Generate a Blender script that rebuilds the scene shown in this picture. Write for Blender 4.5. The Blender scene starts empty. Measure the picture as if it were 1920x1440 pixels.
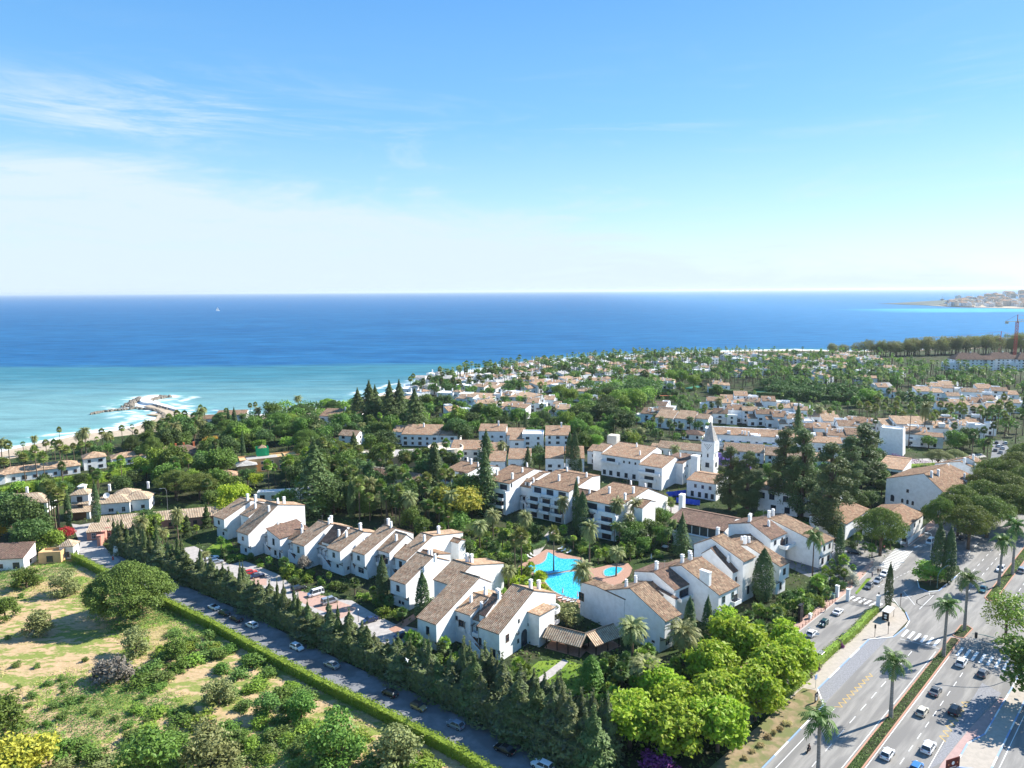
import bpy, math, random, bmesh
from math import sin, cos, pi, radians as rad, hypot, atan2
from mathutils import Vector, Matrix
RND = random.Random(7)
S = bpy.context.scene
# ---------------- camera, sky, sun ----------------
FP, CAMH, PITCH, ROLL = 1333.0, 90.0, rad(7.46), rad(0.36)
cd = bpy.data.cameras.new('camera'); cam = bpy.data.objects.new('camera', cd); S.collection.objects.link(cam)
cd.sensor_width = 36; cd.lens = FP / 1920 * 36; cd.clip_start = 1; cd.clip_end = 200000
cam.location = (0, 0, CAMH)
cam.rotation_euler = (Matrix.Rotation(pi/2 - PITCH, 3, 'X') @ Matrix.Rotation(-ROLL, 3, 'Z')).to_euler()
S.camera = cam
SUN_AZ, SUN_EL = rad(24), rad(37.5)          # azimuth measured from +x towards +y
w = bpy.data.worlds.new('World'); S.world = w; w.use_nodes = True
nt = w.node_tree; nt.nodes.clear(); N = nt.nodes.new; L = nt.links.new
out = N('ShaderNodeOutputWorld'); bg = N('ShaderNodeBackground'); sky = N('ShaderNodeTexSky')
sky.sky_type = 'NISHITA'; sky.sun_disc = False; sky.sun_elevation = SUN_EL; sky.sun_rotation = pi/2 - SUN_AZ
sky.altitude = 50; sky.air_density = 1.0; sky.dust_density = 0.25; sky.ozone_density = 2.2
SKYK = 0.125
bg.inputs[1].default_value = SKYK
def mth(op, a, b=None, c=None, t=None):
    n = (t or nt).nodes.new('ShaderNodeMath'); n.operation = op
    for i, v in enumerate((a, b, c)):
        if v is None: continue
        if isinstance(v, (int, float)): n.inputs[i].default_value = v
        else: (t or nt).links.new(v, n.inputs[i])
    return n.outputs[0]
def ramp01(v, a, b, t=None):
    n = (t or nt).nodes.new('ShaderNodeMapRange'); n.interpolation_type = 'SMOOTHSTEP'
    (t or nt).links.new(v, n.inputs[0]); n.inputs[1].default_value = a; n.inputs[2].default_value = b
    return n.outputs[0]
tc = N('ShaderNodeTexCoord'); sx = N('ShaderNodeSeparateXYZ'); L(tc.outputs['Generated'], sx.inputs[0])
X_, Y_, Z_ = sx.outputs
az = mth('ARCTAN2', X_, Y_)                     # 0 straight ahead, + to the right
el = mth('ARCSINE', Z_)
def cnoise(sa, se, scale, det, rough, dist=0.0, off=0.0):
    c = N('ShaderNodeCombineXYZ'); L(mth('MULTIPLY', az, sa), c.inputs[0]); L(mth('MULTIPLY', el, se), c.inputs[1]); c.inputs[2].default_value = off
    n = N('ShaderNodeTexNoise'); n.inputs['Scale'].default_value = scale; n.inputs['Detail'].default_value = det
    n.inputs['Roughness'].default_value = rough; n.inputs['Distortion'].default_value = dist; L(c.outputs[0], n.inputs[0]); return n.outputs[0]
n1 = cnoise(1.0, 4.0, 3.2, 9, .62, .6)
n2 = cnoise(1.0, 7.0, 6.0, 8, .7, 1.0, 3.0)
# high bank of thin cloud on the left, its top edge falling to the right
edge = mth('MINIMUM', mth('ADD', mth('MULTIPLY', az, -0.15), 0.108), 0.175)
edge = mth('ADD', edge, mth('MULTIPLY', mth('SUBTRACT', n1, .5), .19))
bank = ramp01(mth('SUBTRACT', edge, el), -0.012, 0.05)
bank = mth('MULTIPLY', bank, mth('MINIMUM', mth('MAXIMUM', mth('MULTIPLY_ADD', n2, 2.2, -.14), .2), 1.0))
# wisps higher up at the far left
wl = mth('SUBTRACT', el, mth('MULTIPLY_ADD', az, 0.10, 0.262))
wg = mth('EXPONENT', mth('MULTIPLY', mth('MULTIPLY', wl, wl), -700.0))
wz = ramp01(az, -0.12, -0.42)
n3 = cnoise(1.0, 6.0, 3.0, 9, .68, 1.4, 9.0)
wisp = mth('MULTIPLY', mth('MULTIPLY', wg, wz), ramp01(n3, .38, .72))
n4 = cnoise(1.0, 9.0, 2.2, 9, .7, 1.5, 19.0)
veil = mth('MULTIPLY', ramp01(n4, .50, .80), mth('MULTIPLY', ramp01(el, .36, .1), .6))
glow = mth('MULTIPLY', mth('EXPONENT', mth('MULTIPLY', mth('MAXIMUM', el, 0.0), -18.0)), .5)   # thin cloud deck low over the horizon
tot = mth('MINIMUM', mth('ADD', mth('ADD', bank, mth('MULTIPLY', wisp, .75)), veil), 0.93)
inv = mth('MULTIPLY', mth('SUBTRACT', 1.0, tot), mth('SUBTRACT', 1.0, glow)); tot = mth('SUBTRACT', 1.0, inv)
mx = N('ShaderNodeMix'); mx.data_type = 'RGBA'; L(tot, mx.inputs[0]); 
hs = N('ShaderNodeHueSaturation'); hs.inputs['Saturation'].default_value = 1.15; hs.inputs['Value'].default_value = 1.0; L(sky.outputs[0], hs.inputs['Color'])

rp = N('ShaderNodeValToRGB'); L(mth('DIVIDE', mth('MAXIMUM', el, 0.0), 1.5708), rp.inputs[0]); E_ = rp.color_ramp.elements      # clear air: pale low down, deeper above; unseen upper sky brightened to fill shadows
for k_, (e_, c_) in enumerate([(0, (.62,.80,.93)), (.075, (.39,.69,.94)), (.14, (.20,.53,.92)), (.235, (.125,.405,.87)), (.45, (.09,.30,.72)), (1, (.10,.28,.62))]):
    q_ = E_[0] if k_ == 0 else E_[-1] if k_ == 5 else E_.new(e_); q_.color = (*c_, 1)
mu = N('ShaderNodeVectorMath'); mu.operation = 'SCALE'; L(rp.outputs[0], mu.inputs[0]); mu.inputs['Scale'].default_value = 3.12
ms = N('ShaderNodeMix'); ms.data_type = 'RGBA'; ms.inputs[0].default_value = .82; L(hs.outputs[0], ms.inputs[6]); L(mu.outputs[0], ms.inputs[7]); L(ms.outputs[2], mx.inputs[6]); mx.inputs[7].default_value = (2.38, 2.83, 3.15, 1)
L(mx.outputs[2], bg.inputs[0]); L(bg.outputs[0], out.inputs[0])
sd = bpy.data.lights.new('sun', 'SUN'); sd.energy = 4.2; sd.angle = rad(.53); sd.color = (1, .955, .88)
so = bpy.data.objects.new('sun', sd); S.collection.objects.link(so)
sdir = Vector((cos(SUN_EL)*cos(SUN_AZ), cos(SUN_EL)*sin(SUN_AZ), sin(SUN_EL)))
so.rotation_euler = (-sdir).to_track_quat('-Z', 'Y').to_euler(); so.location = (60, 30, 160)
S.view_settings.view_transform = 'Standard'; S.view_settings.look = 'None'; S.view_settings.gamma = 1
S.view_settings.exposure = 1.38; S.view_settings.use_curve_mapping = False
S.render.engine = 'CYCLES'; S.cycles.max_bounces = 6; S.cycles.diffuse_bounces = 3; S.cycles.glossy_bounces = 2
S.cycles.transmission_bounces = 3; S.cycles.transparent_max_bounces = 4; S.cycles.volume_bounces = 0; S.cycles.caustics_reflective = False
S.cycles.use_denoising = True; S.cycles.denoising_input_passes = 'RGB_ALBEDO_NORMAL'
# ---------------- survey helpers: where a sight line from the drone meets a level or an upright plane ----------------
_cr, _sr, _cp, _sp = cos(ROLL), sin(ROLL), cos(PITCH), sin(PITCH)
def ray(px, py):
    a = (px-960)/FP; b = (720-py)/FP
    x = a*_cr + b*_sr; y = -a*_sr + b*_cr
    return Vector((x, _cp + y*_sp, -_sp + y*_cp))
def at(px, py, z=0.0):
    d = ray(px, py); t = (z-CAMH)/d.z
    return Vector((d.x*t, d.y*t, z))
def onplane(px, py, A, ang):
    """sight line meets the upright plane through A with horizontal direction ang: (distance along, height)"""
    d = ray(px, py); dx, dy = cos(ang), sin(ang)
    # d*t - A = s*dir ; 2x2
    det = d.x*(-dy) - d.y*(-dx)
    t = (A[0]*(-dy) - A[1]*(-dx))/det; s = (d.x*A[1] - d.y*A[0])/det
    s = (d.x*t - A[0])*dx + (d.y*t - A[1])*dy
    return s, CAMH + d.z*t
def proj(p):
    v = p[2]-CAMH; fw = p[1]*_cp - v*_sp; up = p[1]*_sp + v*_cp
    if fw < 1: return (-9999, -9999)
    x = p[0]/fw; y = up/fw
    return (960+FP*(x*_cr-y*_sr), 720-FP*(x*_sr+y*_cr))
def crop(ox, oy, k): return lambda x, y: (ox+x/k, oy+y/k)
# ---------------- materials ----------------
M = {}
def base_mat(name, col, rough=.8, spec=.3, metal=0.0):
    m = bpy.data.materials.new(name); m.use_nodes = True; b = m.node_tree.nodes['Principled BSDF']
    b.inputs['Base Color'].default_value = (*col, 1); b.inputs['Roughness'].default_value = rough
    b.inputs['Specular IOR Level'].default_value = spec; b.inputs['Metallic'].default_value = metal
    M[name] = m; return m, m.node_tree, b
def noise_mat(name, c1, c2, scale=1.0, rough=.85, spec=.2, lo=.35, hi=.65, bump=0.0, det=6, c3=None, s3=.1, stretch=None, coord='Object', bdist=.1, rot=None):
    m, t, b = base_mat(name, c1, rough, spec)
    tc = t.nodes.new('ShaderNodeTexCoord'); src = tc.outputs['Object' if coord == 'World' else coord]
    if coord == 'World':
        g = t.nodes.new('ShaderNodeNewGeometry'); src = g.outputs['Position']
    if stretch:
        mp = t.nodes.new('ShaderNodeMapping'); mp.inputs['Scale'].default_value = stretch
        if rot is not None: mp.vector_type = 'TEXTURE'; mp.inputs['Rotation'].default_value = (0,0,rot)
        t.links.new(src, mp.inputs[0]); src = mp.outputs[0]
    n = t.nodes.new('ShaderNodeTexNoise'); n.inputs['Scale'].default_value = scale; n.inputs['Detail'].default_value = det; n.inputs['Roughness'].default_value = .6
    t.links.new(src, n.inputs[0])
    f = ramp01(n.outputs[0], lo, hi, t)
    mx = t.nodes.new('ShaderNodeMix'); mx.data_type = 'RGBA'; t.links.new(f, mx.inputs[0]); mx.inputs[6].default_value = (*c1, 1); mx.inputs[7].default_value = (*c2, 1)
    o = mx.outputs[2]
    if c3:
        n3 = t.nodes.new('ShaderNodeTexNoise'); n3.inputs['Scale'].default_value = s3; n3.inputs['Detail'].default_value = 5; t.links.new(src, n3.inputs[0])
        m3 = t.nodes.new('ShaderNodeMix'); m3.data_type = 'RGBA'; t.links.new(ramp01(n3.outputs[0], .45, .6, t), m3.inputs[0]); t.links.new(o, m3.inputs[6]); m3.inputs[7].default_value = (*c3, 1); o = m3.outputs[2]
    t.links.new(o, b.inputs['Base Color'])
    if bump:
        bp = t.nodes.new('ShaderNodeBump'); bp.inputs['Strength'].default_value = bump; bp.inputs['Distance'].default_value = bdist; t.links.new(n.outputs[0], bp.inputs['Height']); t.links.new(bp.outputs[0], b.inputs['Normal'])
    return m
def leaf_mat(name, col, var=.25, hue=.02, rough=.55, tr=.28, warm=None):
    """foliage: dark to light clumps from noise in the crown, each tree its own shade"""
    col = (min(.6, col[0]*1.75), min(.6, col[1]*1.55), col[2]*1.15) if col[1] > col[0] else tuple(min(.6, c*1.4) for c in col); m, t, b = base_mat(name, col, rough, .25)
    tc = t.nodes.new('ShaderNodeTexCoord'); n = t.nodes.new('ShaderNodeTexNoise'); n.inputs['Scale'].default_value = .9; n.inputs['Detail'].default_value = 4
    t.links.new(tc.outputs['Object'], n.inputs[0]); oi = t.nodes.new('ShaderNodeObjectInfo')
    n2 = t.nodes.new('ShaderNodeTexNoise'); n2.inputs['Scale'].default_value = 7; n2.inputs['Detail'].default_value = 2; t.links.new(tc.outputs['Object'], n2.inputs[0])
    h = t.nodes.new('ShaderNodeHueSaturation'); h.inputs['Color'].default_value = (*col, 1)
    v = mth('ADD', mth('MULTIPLY_ADD', n.outputs[0], 1.0, .15, t), mth('MULTIPLY_ADD', n2.outputs[0], .7, 0.0, t), None, t)
    v = mth('MULTIPLY', v, mth('MULTIPLY_ADD', oi.outputs['Random'], var*2, 1-var, t), None, t)
    t.links.new(v, h.inputs['Value'])
    t.links.new(mth('ADD', mth('MULTIPLY_ADD', oi.outputs['Random'], hue*2, .5-hue, t), mth('MULTIPLY_ADD', n2.outputs[0], -.05, .025, t), None, t), h.inputs['Hue'])
    o = h.outputs[0]
    if warm:
        n3 = t.nodes.new('ShaderNodeTexNoise'); n3.inputs['Scale'].default_value = warm[1]; n3.inputs['Detail'].default_value = 4; t.links.new(tc.outputs['Object'], n3.inputs[0])
        m3 = t.nodes.new('ShaderNodeMix'); m3.data_type = 'RGBA'; t.links.new(ramp01(n3.outputs[0], warm[2], warm[2]+.1, t), m3.inputs[0]); t.links.new(o, m3.inputs[6]); m3.inputs[7].default_value = (*warm[0], 1); o = m3.outputs[2]
    t.links.new(o, b.inputs['Base Color'])
    trn = t.nodes.new('ShaderNodeBsdfTranslucent'); t.links.new(o, trn.inputs[0]); mxs = t.nodes.new('ShaderNodeMixShader'); mxs.inputs[0].default_value = tr
    t.links.new(b.outputs[0], mxs.inputs[1]); t.links.new(trn.outputs[0], mxs.inputs[2])
    t.links.new(mxs.outputs[0], t.nodes['Material Output'].inputs[0])
    return m
def roof_mat(name, cols, pitch=.5, course=.62, chan=(.10, .07, .055)):
    m, t, b = base_mat(name, cols[0], .9, .1)
    uv = t.nodes.new('ShaderNodeUVMap'); s = t.nodes.new('ShaderNodeSeparateXYZ'); t.links.new(uv.outputs[0], s.inputs[0])
    u = mth('DIVIDE', s.outputs[0], pitch, None, t); v = mth('DIVIDE', s.outputs[1], course, None, t)
    c = t.nodes.new('ShaderNodeCombineXYZ'); t.links.new(mth('FLOOR', u, None, None, t), c.inputs[0]); t.links.new(mth('FLOOR', v, None, None, t), c.inputs[1])
    wn = t.nodes.new('ShaderNodeTexWhiteNoise'); wn.noise_dimensions = '2D'; t.links.new(c.outputs[0], wn.inputs[0])
    r = t.nodes.new('ShaderNodeValToRGB'); el_ = r.color_ramp.elements; k = len(cols)
    el_[0].color = (*cols[0], 1); el_[1].color = (*cols[-1], 1)
    for i in range(1, k-1): e = el_.new(i/(k-1)); e.color = (*cols[i], 1)
    t.links.new(wn.outputs[0], r.inputs[0])
    n = t.nodes.new('ShaderNodeTexNoise'); n.inputs['Scale'].default_value = .35; n.inputs['Detail'].default_value = 5; t.links.new(uv.outputs[0], n.inputs[0])
    h = t.nodes.new('ShaderNodeHueSaturation'); t.links.new(r.outputs[0], h.inputs['Color']); t.links.new(mth('MULTIPLY_ADD', n.outputs[0], 1.1, .45, t), h.inputs['Value'])
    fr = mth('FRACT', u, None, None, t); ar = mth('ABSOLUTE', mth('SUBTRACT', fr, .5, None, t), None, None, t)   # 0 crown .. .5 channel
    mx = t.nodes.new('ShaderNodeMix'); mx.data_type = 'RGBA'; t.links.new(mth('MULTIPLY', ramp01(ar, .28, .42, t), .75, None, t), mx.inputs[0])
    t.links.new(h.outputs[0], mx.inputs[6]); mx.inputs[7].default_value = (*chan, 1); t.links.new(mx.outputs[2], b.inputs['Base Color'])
    bp = t.nodes.new('ShaderNodeBump'); bp.inputs['Strength'].default_value = .8; bp.inputs['Distance'].default_value = .12
    hh = mth('ADD', mth('COSINE', mth('MULTIPLY', u, 2*pi, None, t), None, None, t), mth('FRACT', v, None, None, t), None, t)
    t.links.new(mth('MULTIPLY', hh, -.5, None, t), bp.inputs['Height']); bp.invert = True; t.links.new(bp.outputs[0], b.inputs['Normal'])
    return m
noise_mat('plaster', (.86,.86,.845), (.72,.715,.69), .7, .9, .2, .3, .8, .15, coord='Object', det=8)
noise_mat('cream', (.70,.62,.50), (.62,.54,.42), .5, .9, .2, .3, .8)
noise_mat('ochre', (.62,.40,.20), (.52,.33,.17), .5, .9, .2, .3, .8)
noise_mat('pink_wall', (.55,.27,.20), (.48,.22,.17), .5, .9, .2, .3, .8)
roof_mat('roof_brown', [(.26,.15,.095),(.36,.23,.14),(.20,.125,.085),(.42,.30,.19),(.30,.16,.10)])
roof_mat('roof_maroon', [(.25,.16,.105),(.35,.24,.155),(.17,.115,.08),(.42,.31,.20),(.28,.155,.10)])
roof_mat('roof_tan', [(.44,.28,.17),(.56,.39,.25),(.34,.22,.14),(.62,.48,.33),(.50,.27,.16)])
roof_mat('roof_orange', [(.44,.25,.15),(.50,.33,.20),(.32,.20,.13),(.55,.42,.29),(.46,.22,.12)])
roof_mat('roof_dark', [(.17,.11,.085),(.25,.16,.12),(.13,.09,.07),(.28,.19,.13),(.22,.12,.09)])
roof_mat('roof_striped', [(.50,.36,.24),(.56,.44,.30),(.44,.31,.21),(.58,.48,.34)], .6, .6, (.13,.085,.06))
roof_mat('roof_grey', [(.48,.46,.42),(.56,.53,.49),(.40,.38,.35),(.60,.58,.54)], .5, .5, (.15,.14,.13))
noise_mat('parapet_top', (.72,.55,.42), (.6,.42,.3), 2)
base_mat('glass', (.035,.045,.06), .08, .6)
base_mat('shade_glass', (.05,.06,.07), .3, .4)
base_mat('wood_dark', (.045,.03,.022), .7, .2)
base_mat('wood', (.20,.10,.05), .6, .3)
base_mat('door_white', (.6,.6,.58), .6, .3)
base_mat('frame_green', (.16,.25,.22), .6, .3)
base_mat('iron', (.02,.02,.022), .5, .4, .3)
base_mat('steel', (.32,.34,.34), .45, .5, .5)
base_mat('white_paint', (.74,.74,.72), .6, .3)
base_mat('blue_paint', (.24,.35,.54), .6, .3)
base_mat('yellow_paint', (.62,.40,.08), .7, .2)
base_mat('red_paint', (.5,.035,.025), .5, .4)
base_mat('orange', (.7,.2,.08), .6, .3)
base_mat('yellow_metal', (.62,.42,.07), .5, .4)
base_mat('crane_red', (.42,.07,.05), .5, .4)
base_mat('blue_tarp', (.02,.09,.62), .6, .3)
base_mat('green_net', (.03,.42,.17), .8, .1)
base_mat('tyre', (.012,.012,.012), .9, .1)
base_mat('rim', (.4,.4,.42), .35, .5, .8)
base_mat('tail_lamp', (.35,.01,.01), .3, .5)
base_mat('head_lamp', (.75,.77,.8), .15, .6)
base_mat('plate', (.7,.7,.62), .6, .3)
base_mat('skin', (.45,.26,.18), .6, .3)
base_mat('cloth_dark', (.015,.016,.02), .8, .1)
base_mat('cloth_blue', (.05,.09,.2), .8, .1)
base_mat('hair', (.02,.013,.01), .6, .2)
base_mat('stone_white', (.75,.74,.71), .8, .2)
for nm, c, mtl in (('white',(.78,.79,.80),0),('silver',(.42,.45,.48),.5),('silver_blue',(.24,.32,.42),.4),('grey',(.13,.14,.155),.4),('black',(.010,.011,.013),0),('navy',(.018,.035,.10),.2),('dark_green',(.012,.05,.032),.2),('teal',(.05,.16,.18),.3),('red',(.50,.02,.02),0),('blue',(.06,.22,.50),.3),('cream',(.66,.60,.47),.1),('tan',(.42,.31,.14),.3),('champagne',(.50,.47,.42),.4),('yellow',(.72,.55,.04),0)):
    m, t, b = base_mat('paint_'+nm, c, .28, .5, mtl); b.inputs['Coat Weight'].default_value = .6; b.inputs['Coat Roughness'].default_value = .05
leaf_mat('lf_dark', (.052,.098,.034)); leaf_mat('lf_mid', (.075,.14,.032)); leaf_mat('lf_light', (.13,.22,.04), .2)
leaf_mat('lf_lime', (.22,.31,.035), .12, .01, tr=.4); leaf_mat('lf_yellow', (.34,.33,.045), .12, .01, tr=.35, warm=((.14,.2,.03), .5, .56))
leaf_mat('lf_plane', (.19,.30,.035), .12, .01, tr=.42, warm=((.34,.36,.05), 1.1, .56))
leaf_mat('lf_olive', (.15,.19,.095), .2); leaf_mat('lf_grey', (.17,.15,.12), .1, .0)
leaf_mat('lf_pine', (.088,.135,.036), .15); leaf_mat('lf_conifer', (.068,.105,.045), .2); leaf_mat('lf_cypress', (.05,.09,.04), .15, tr=.15)
leaf_mat('lf_araucaria', (.075,.125,.055), .15); leaf_mat('lf_leyland', (.10,.135,.068), .18, warm=((.125,.15,.09), 1.4, .5)); leaf_mat('lf_blackpine', (.078,.122,.062), .12, warm=((.13,.15,.075), .8, .6))
leaf_mat('lf_palm', (.12,.165,.055), .2, tr=.3); leaf_mat('lf_date', (.135,.165,.08), .15, tr=.25); leaf_mat('lf_royal', (.065,.12,.035), .15, tr=.25)
leaf_mat('lf_fanbright', (.19,.26,.055), .15, tr=.35); leaf_mat('lf_purple', (.23,.17,.42), .1, .01); leaf_mat('lf_magenta', (.16,.035,.15), .15, .02, warm=((.08,.13,.03), .8, .55))
leaf_mat('lf_red', (.36,.04,.035), .1, .01, warm=((.10,.13,.04), 1.2, .6)); leaf_mat('lf_orangef', (.50,.27,.03), .1, .01, warm=((.14,.2,.04), 1.0, .55))
leaf_mat('lf_hedge', (.12,.20,.028), .1, .01, tr=.2); leaf_mat('lf_scrub', (.085,.15,.045), .2, .02); leaf_mat('lf_eucalypt', (.15,.18,.075), .2, .02, warm=((.26,.23,.10), .3, .52))
leaf_mat('lf_plume', (.55,.47,.34), .1, 0); leaf_mat('lf_drygrass', (.33,.27,.12), .2, .02)
noise_mat('bark', (.16,.11,.08), (.09,.065,.05), 3, .9, .1, stretch=(1,1,.3)); noise_mat('bark_palm', (.20,.15,.105), (.12,.09,.065), 6, .9, .1, stretch=(.4,.4,3))
noise_mat('bark_royal', (.34,.31,.27), (.22,.2,.18), 2, .9, .1, stretch=(.4,.4,3)); noise_mat('skirt', (.30,.22,.12), (.2,.14,.08), 5)
# ---------------- mesh builder and object helpers ----------------
class MB:
    def __init__(s): s.v = []; s.f = []; s.m = []; s.uv = []; s.hasuv = False
    def face(s, pts, m=0, uv=None):
        i = len(s.v); s.v.extend([tuple(p) for p in pts]); s.f.append(tuple(range(i, i+len(pts)))); s.m.append(m)
        s.uv.append(uv); s.hasuv |= uv is not None
    def box(s, c, sz, rot=0.0, m=0, top=None):
        """top: scale of the top face (taper)"""
        hx, hy, hz = sz[0]/2, sz[1]/2, sz[2]/2; t = top if top is not None else 1.0; cr, sr = cos(rot), sin(rot); i = len(s.v)
        for z, k in ((-hz, 1.0), (hz, t)):
            for x, y in ((-hx, -hy), (hx, -hy), (hx, hy), (-hx, hy)):
                x *= k; y *= k; s.v.append((c[0]+x*cr-y*sr, c[1]+x*sr+y*cr, c[2]+z))
        for f in ((0,3,2,1), (4,5,6,7), (0,1,5,4), (1,2,6,5), (2,3,7,6), (3,0,4,7)):
            s.f.append(tuple(i+k for k in f)); s.m.append(m); s.uv.append(None)
    def prism(s, poly, z0, z1, m=0, mt=None):
        if sum(a[0]*b[1]-b[0]*a[1] for a, b in zip(poly, poly[1:]+poly[:1])) < 0: poly = poly[::-1]
        n = len(poly); i = len(s.v)
        s.v.extend([(p[0], p[1], z0) for p in poly]); s.v.extend([(p[0], p[1], z1) for p in poly])
        s.f.append(tuple(i+n-1-k for k in range(n))); s.m.append(m); s.uv.append(None)
        s.f.append(tuple(i+n+k for k in range(n))); s.m.append(m if mt is None else mt); s.uv.append(None)
        for k in range(n):
            j = (k+1) % n; s.f.append((i+k, i+j, i+n+j, i+n+k)); s.m.append(m); s.uv.append(None)
    def profile(s, prof, O, d, u, w0, w1, m=0):
        """prof = [(dist, z)] closed outline in the (d, up) plane, extruded along u from w0 to w1"""
        n = len(prof); i = len(s.v)
        for w_ in (w0, w1):
            for a, z in prof: s.v.append((O[0]+d[0]*a+u[0]*w_, O[1]+d[1]*a+u[1]*w_, z))
        area = sum(a[0]*b[1]-b[0]*a[1] for a, b in zip(prof, prof[1:]+prof[:1])); cross = d[0]*u[1]-d[1]*u[0]
        flip = (area*cross > 0) == (w1 > w0)
        A = tuple(range(i, i+n)); B = tuple(range(i+n, i+2*n))
        s.f.append(A if flip else A[::-1]); s.f.append(B[::-1] if flip else B)
        s.m += [m, m]; s.uv += [None, None]
        for k in range(n):
            j = (k+1) % n; q = (i+k, i+n+k, i+n+j, i+j); s.f.append(q if flip else q[::-1]); s.m.append(m); s.uv.append(None)
    def tube(s, pts, rs, n=6, m=0, cap=True):
        i = len(s.v); k = len(pts); P = [Vector(p) for p in pts]
        if not isinstance(rs, (list, tuple)): rs = [rs]*k
        for a in range(k):
            t = (P[min(a+1, k-1)]-P[max(a-1, 0)]); t = t.normalized() if t.length > 1e-9 else Vector((0,0,1))
            x = t.cross(Vector((0,0,1))); x = x.normalized() if x.length > 1e-3 else Vector((1,0,0)); y = t.cross(x)
            for b in range(n):
                an = 2*pi*b/n; s.v.append(tuple(P[a]+x*cos(an)*rs[a]+y*sin(an)*rs[a]))
        for a in range(k-1):
            for b in range(n):
                c = (b+1) % n; s.f.append((i+a*n+b, i+(a+1)*n+b, i+(a+1)*n+c, i+a*n+c)); s.m.append(m); s.uv.append(None)
        if cap:
            s.f.append(tuple(i+b for b in range(n))); s.f.append(tuple(i+(k-1)*n+b for b in range(n-1, -1, -1))); s.m += [m, m]; s.uv += [None, None]
    def lathe(s, c, prof, n=12, m=0):
        i = len(s.v)
        for r, z in prof:
            for b in range(n): s.v.append((c[0]+r*cos(2*pi*b/n), c[1]+r*sin(2*pi*b/n), c[2]+z))
        for a in range(len(prof)-1):
            for b in range(n):
                d = (b+1) % n; s.f.append((i+a*n+b, i+a*n+d, i+(a+1)*n+d, i+(a+1)*n+b)); s.m.append(m); s.uv.append(None)
        s.f.append(tuple(i+(len(prof)-1)*n+b for b in range(n))); s.m.append(m); s.uv.append(None)
    def leaf(s, p, sz, R, out=None, m=0, asp=.62):
        """one small leaf clump: a bent diamond"""
        a = Vector((R.gauss(0,1), R.gauss(0,1), R.gauss(0,1)*.8)); 
        nrm = Vector((R.gauss(0,1), R.gauss(0,1), R.gauss(0,1)+.5))
        if out is not None: nrm = nrm.normalized()*.75 + out
        if nrm.length < 1e-4 or a.length < 1e-4: return
        nrm.normalize(); a = (a - nrm*a.dot(nrm)); 
        if a.length < 1e-4: return
        a.normalize(); b = nrm.cross(a); p = Vector(p); i = len(s.v); L_ = sz*R.uniform(.7, 1.3); W = L_*asp
        dz = nrm*L_*R.uniform(-.2, .2)
        s.v += [tuple(p-a*L_*.5), tuple(p+b*W*.5+dz), tuple(p+a*L_*.5), tuple(p-b*W*.5+dz)]
        s.f.append((i, i+1, i+2, i+3)); s.m.append(m); s.uv.append(None)
    def mesh(s, name, mats):
        me = bpy.data.meshes.new(name); me.from_pydata(s.v, [], s.f)
        for m in mats: me.materials.append(M[m] if isinstance(m, str) else m)
        if len(mats) > 1: me.polygons.foreach_set('material_index', s.m)
        if s.hasuv:
            l = me.uv_layers.new(name='UVMap'); d = []
            for f, u in zip(s.f, s.uv):
                for k in range(len(f)): d += (u[k] if u else (0, 0))
            l.data.foreach_set('uv', d)
        me.update(); return me
    def build(s, name, mats, parent=None, loc=None, smooth=False):
        if isinstance(mats, str): mats = [mats]
        me = s.mesh(name, mats)
        if smooth: me.polygons.foreach_set('use_smooth', [True]*len(me.polygons))
        o = bpy.data.objects.new(name, me); S.collection.objects.link(o)
        if parent is not None: o.parent = parent
        if loc is not None: o.location = loc
        return o
def tag(o, label=None, cat=None, group=None, kind=None):
    if label: o['label'] = label
    if cat: o['category'] = cat
    if group: o['group'] = group
    if kind: o['kind'] = kind
    return o
def thing(name, label, cat, loc=(0,0,0), rz=0.0, group=None):
    o = bpy.data.objects.new(name, None); S.collection.objects.link(o); o.location = loc; o.rotation_euler = (0,0,rz); o.empty_display_size = .5
    return tag(o, label, cat, group)
def inst(name, me, parent, loc=(0,0,0), rz=0.0, mat=None, sc=None):
    o = bpy.data.objects.new(name, me); S.collection.objects.link(o); o.parent = parent; o.location = loc; o.rotation_euler = (0,0,rz)
    if sc: o.scale = sc
    if mat:
        for k in range(len(o.material_slots)):
            if k in (mat if isinstance(mat, dict) else {0: mat}):
                o.material_slots[k].link = 'OBJECT'; o.material_slots[k].material = M[(mat if isinstance(mat, dict) else {0: mat})[k]]
    return o
def struct(o): o['kind'] = 'structure'; return o
BLOCK = []      # (ox, oy, ux, uy, u0, u1, n0, n1) footprints nothing may grow in
def block(O, u, u0, u1, n0, n1):
    BLOCK.append((O[0], O[1], u[0], u[1], min(u0,u1), max(u0,u1), min(n0,n1), max(n0,n1)))
POLYB = []
def inpoly(x, y, P):
    c = False; j = len(P)-1
    for i in range(len(P)):
        if (P[i][1] > y) != (P[j][1] > y) and x < (P[j][0]-P[i][0])*(y-P[i][1])/(P[j][1]-P[i][1])+P[i][0]: c = not c
        j = i
    return c
def blocked(x, y, r=.5):
    for ox, oy, ux, uy, u0, u1, n0, n1 in BLOCK:
        a = (x-ox)*ux+(y-oy)*uy; b = -(x-ox)*uy+(y-oy)*ux
        if u0-r < a < u1+r and n0-r < b < n1+r: return True
    for P in POLYB:
        if inpoly(x, y, P): return True
    return False
LAND = []       # (x, y, phrase): what labels measure from
NAMED = []      # trees and plants that still want a label
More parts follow.
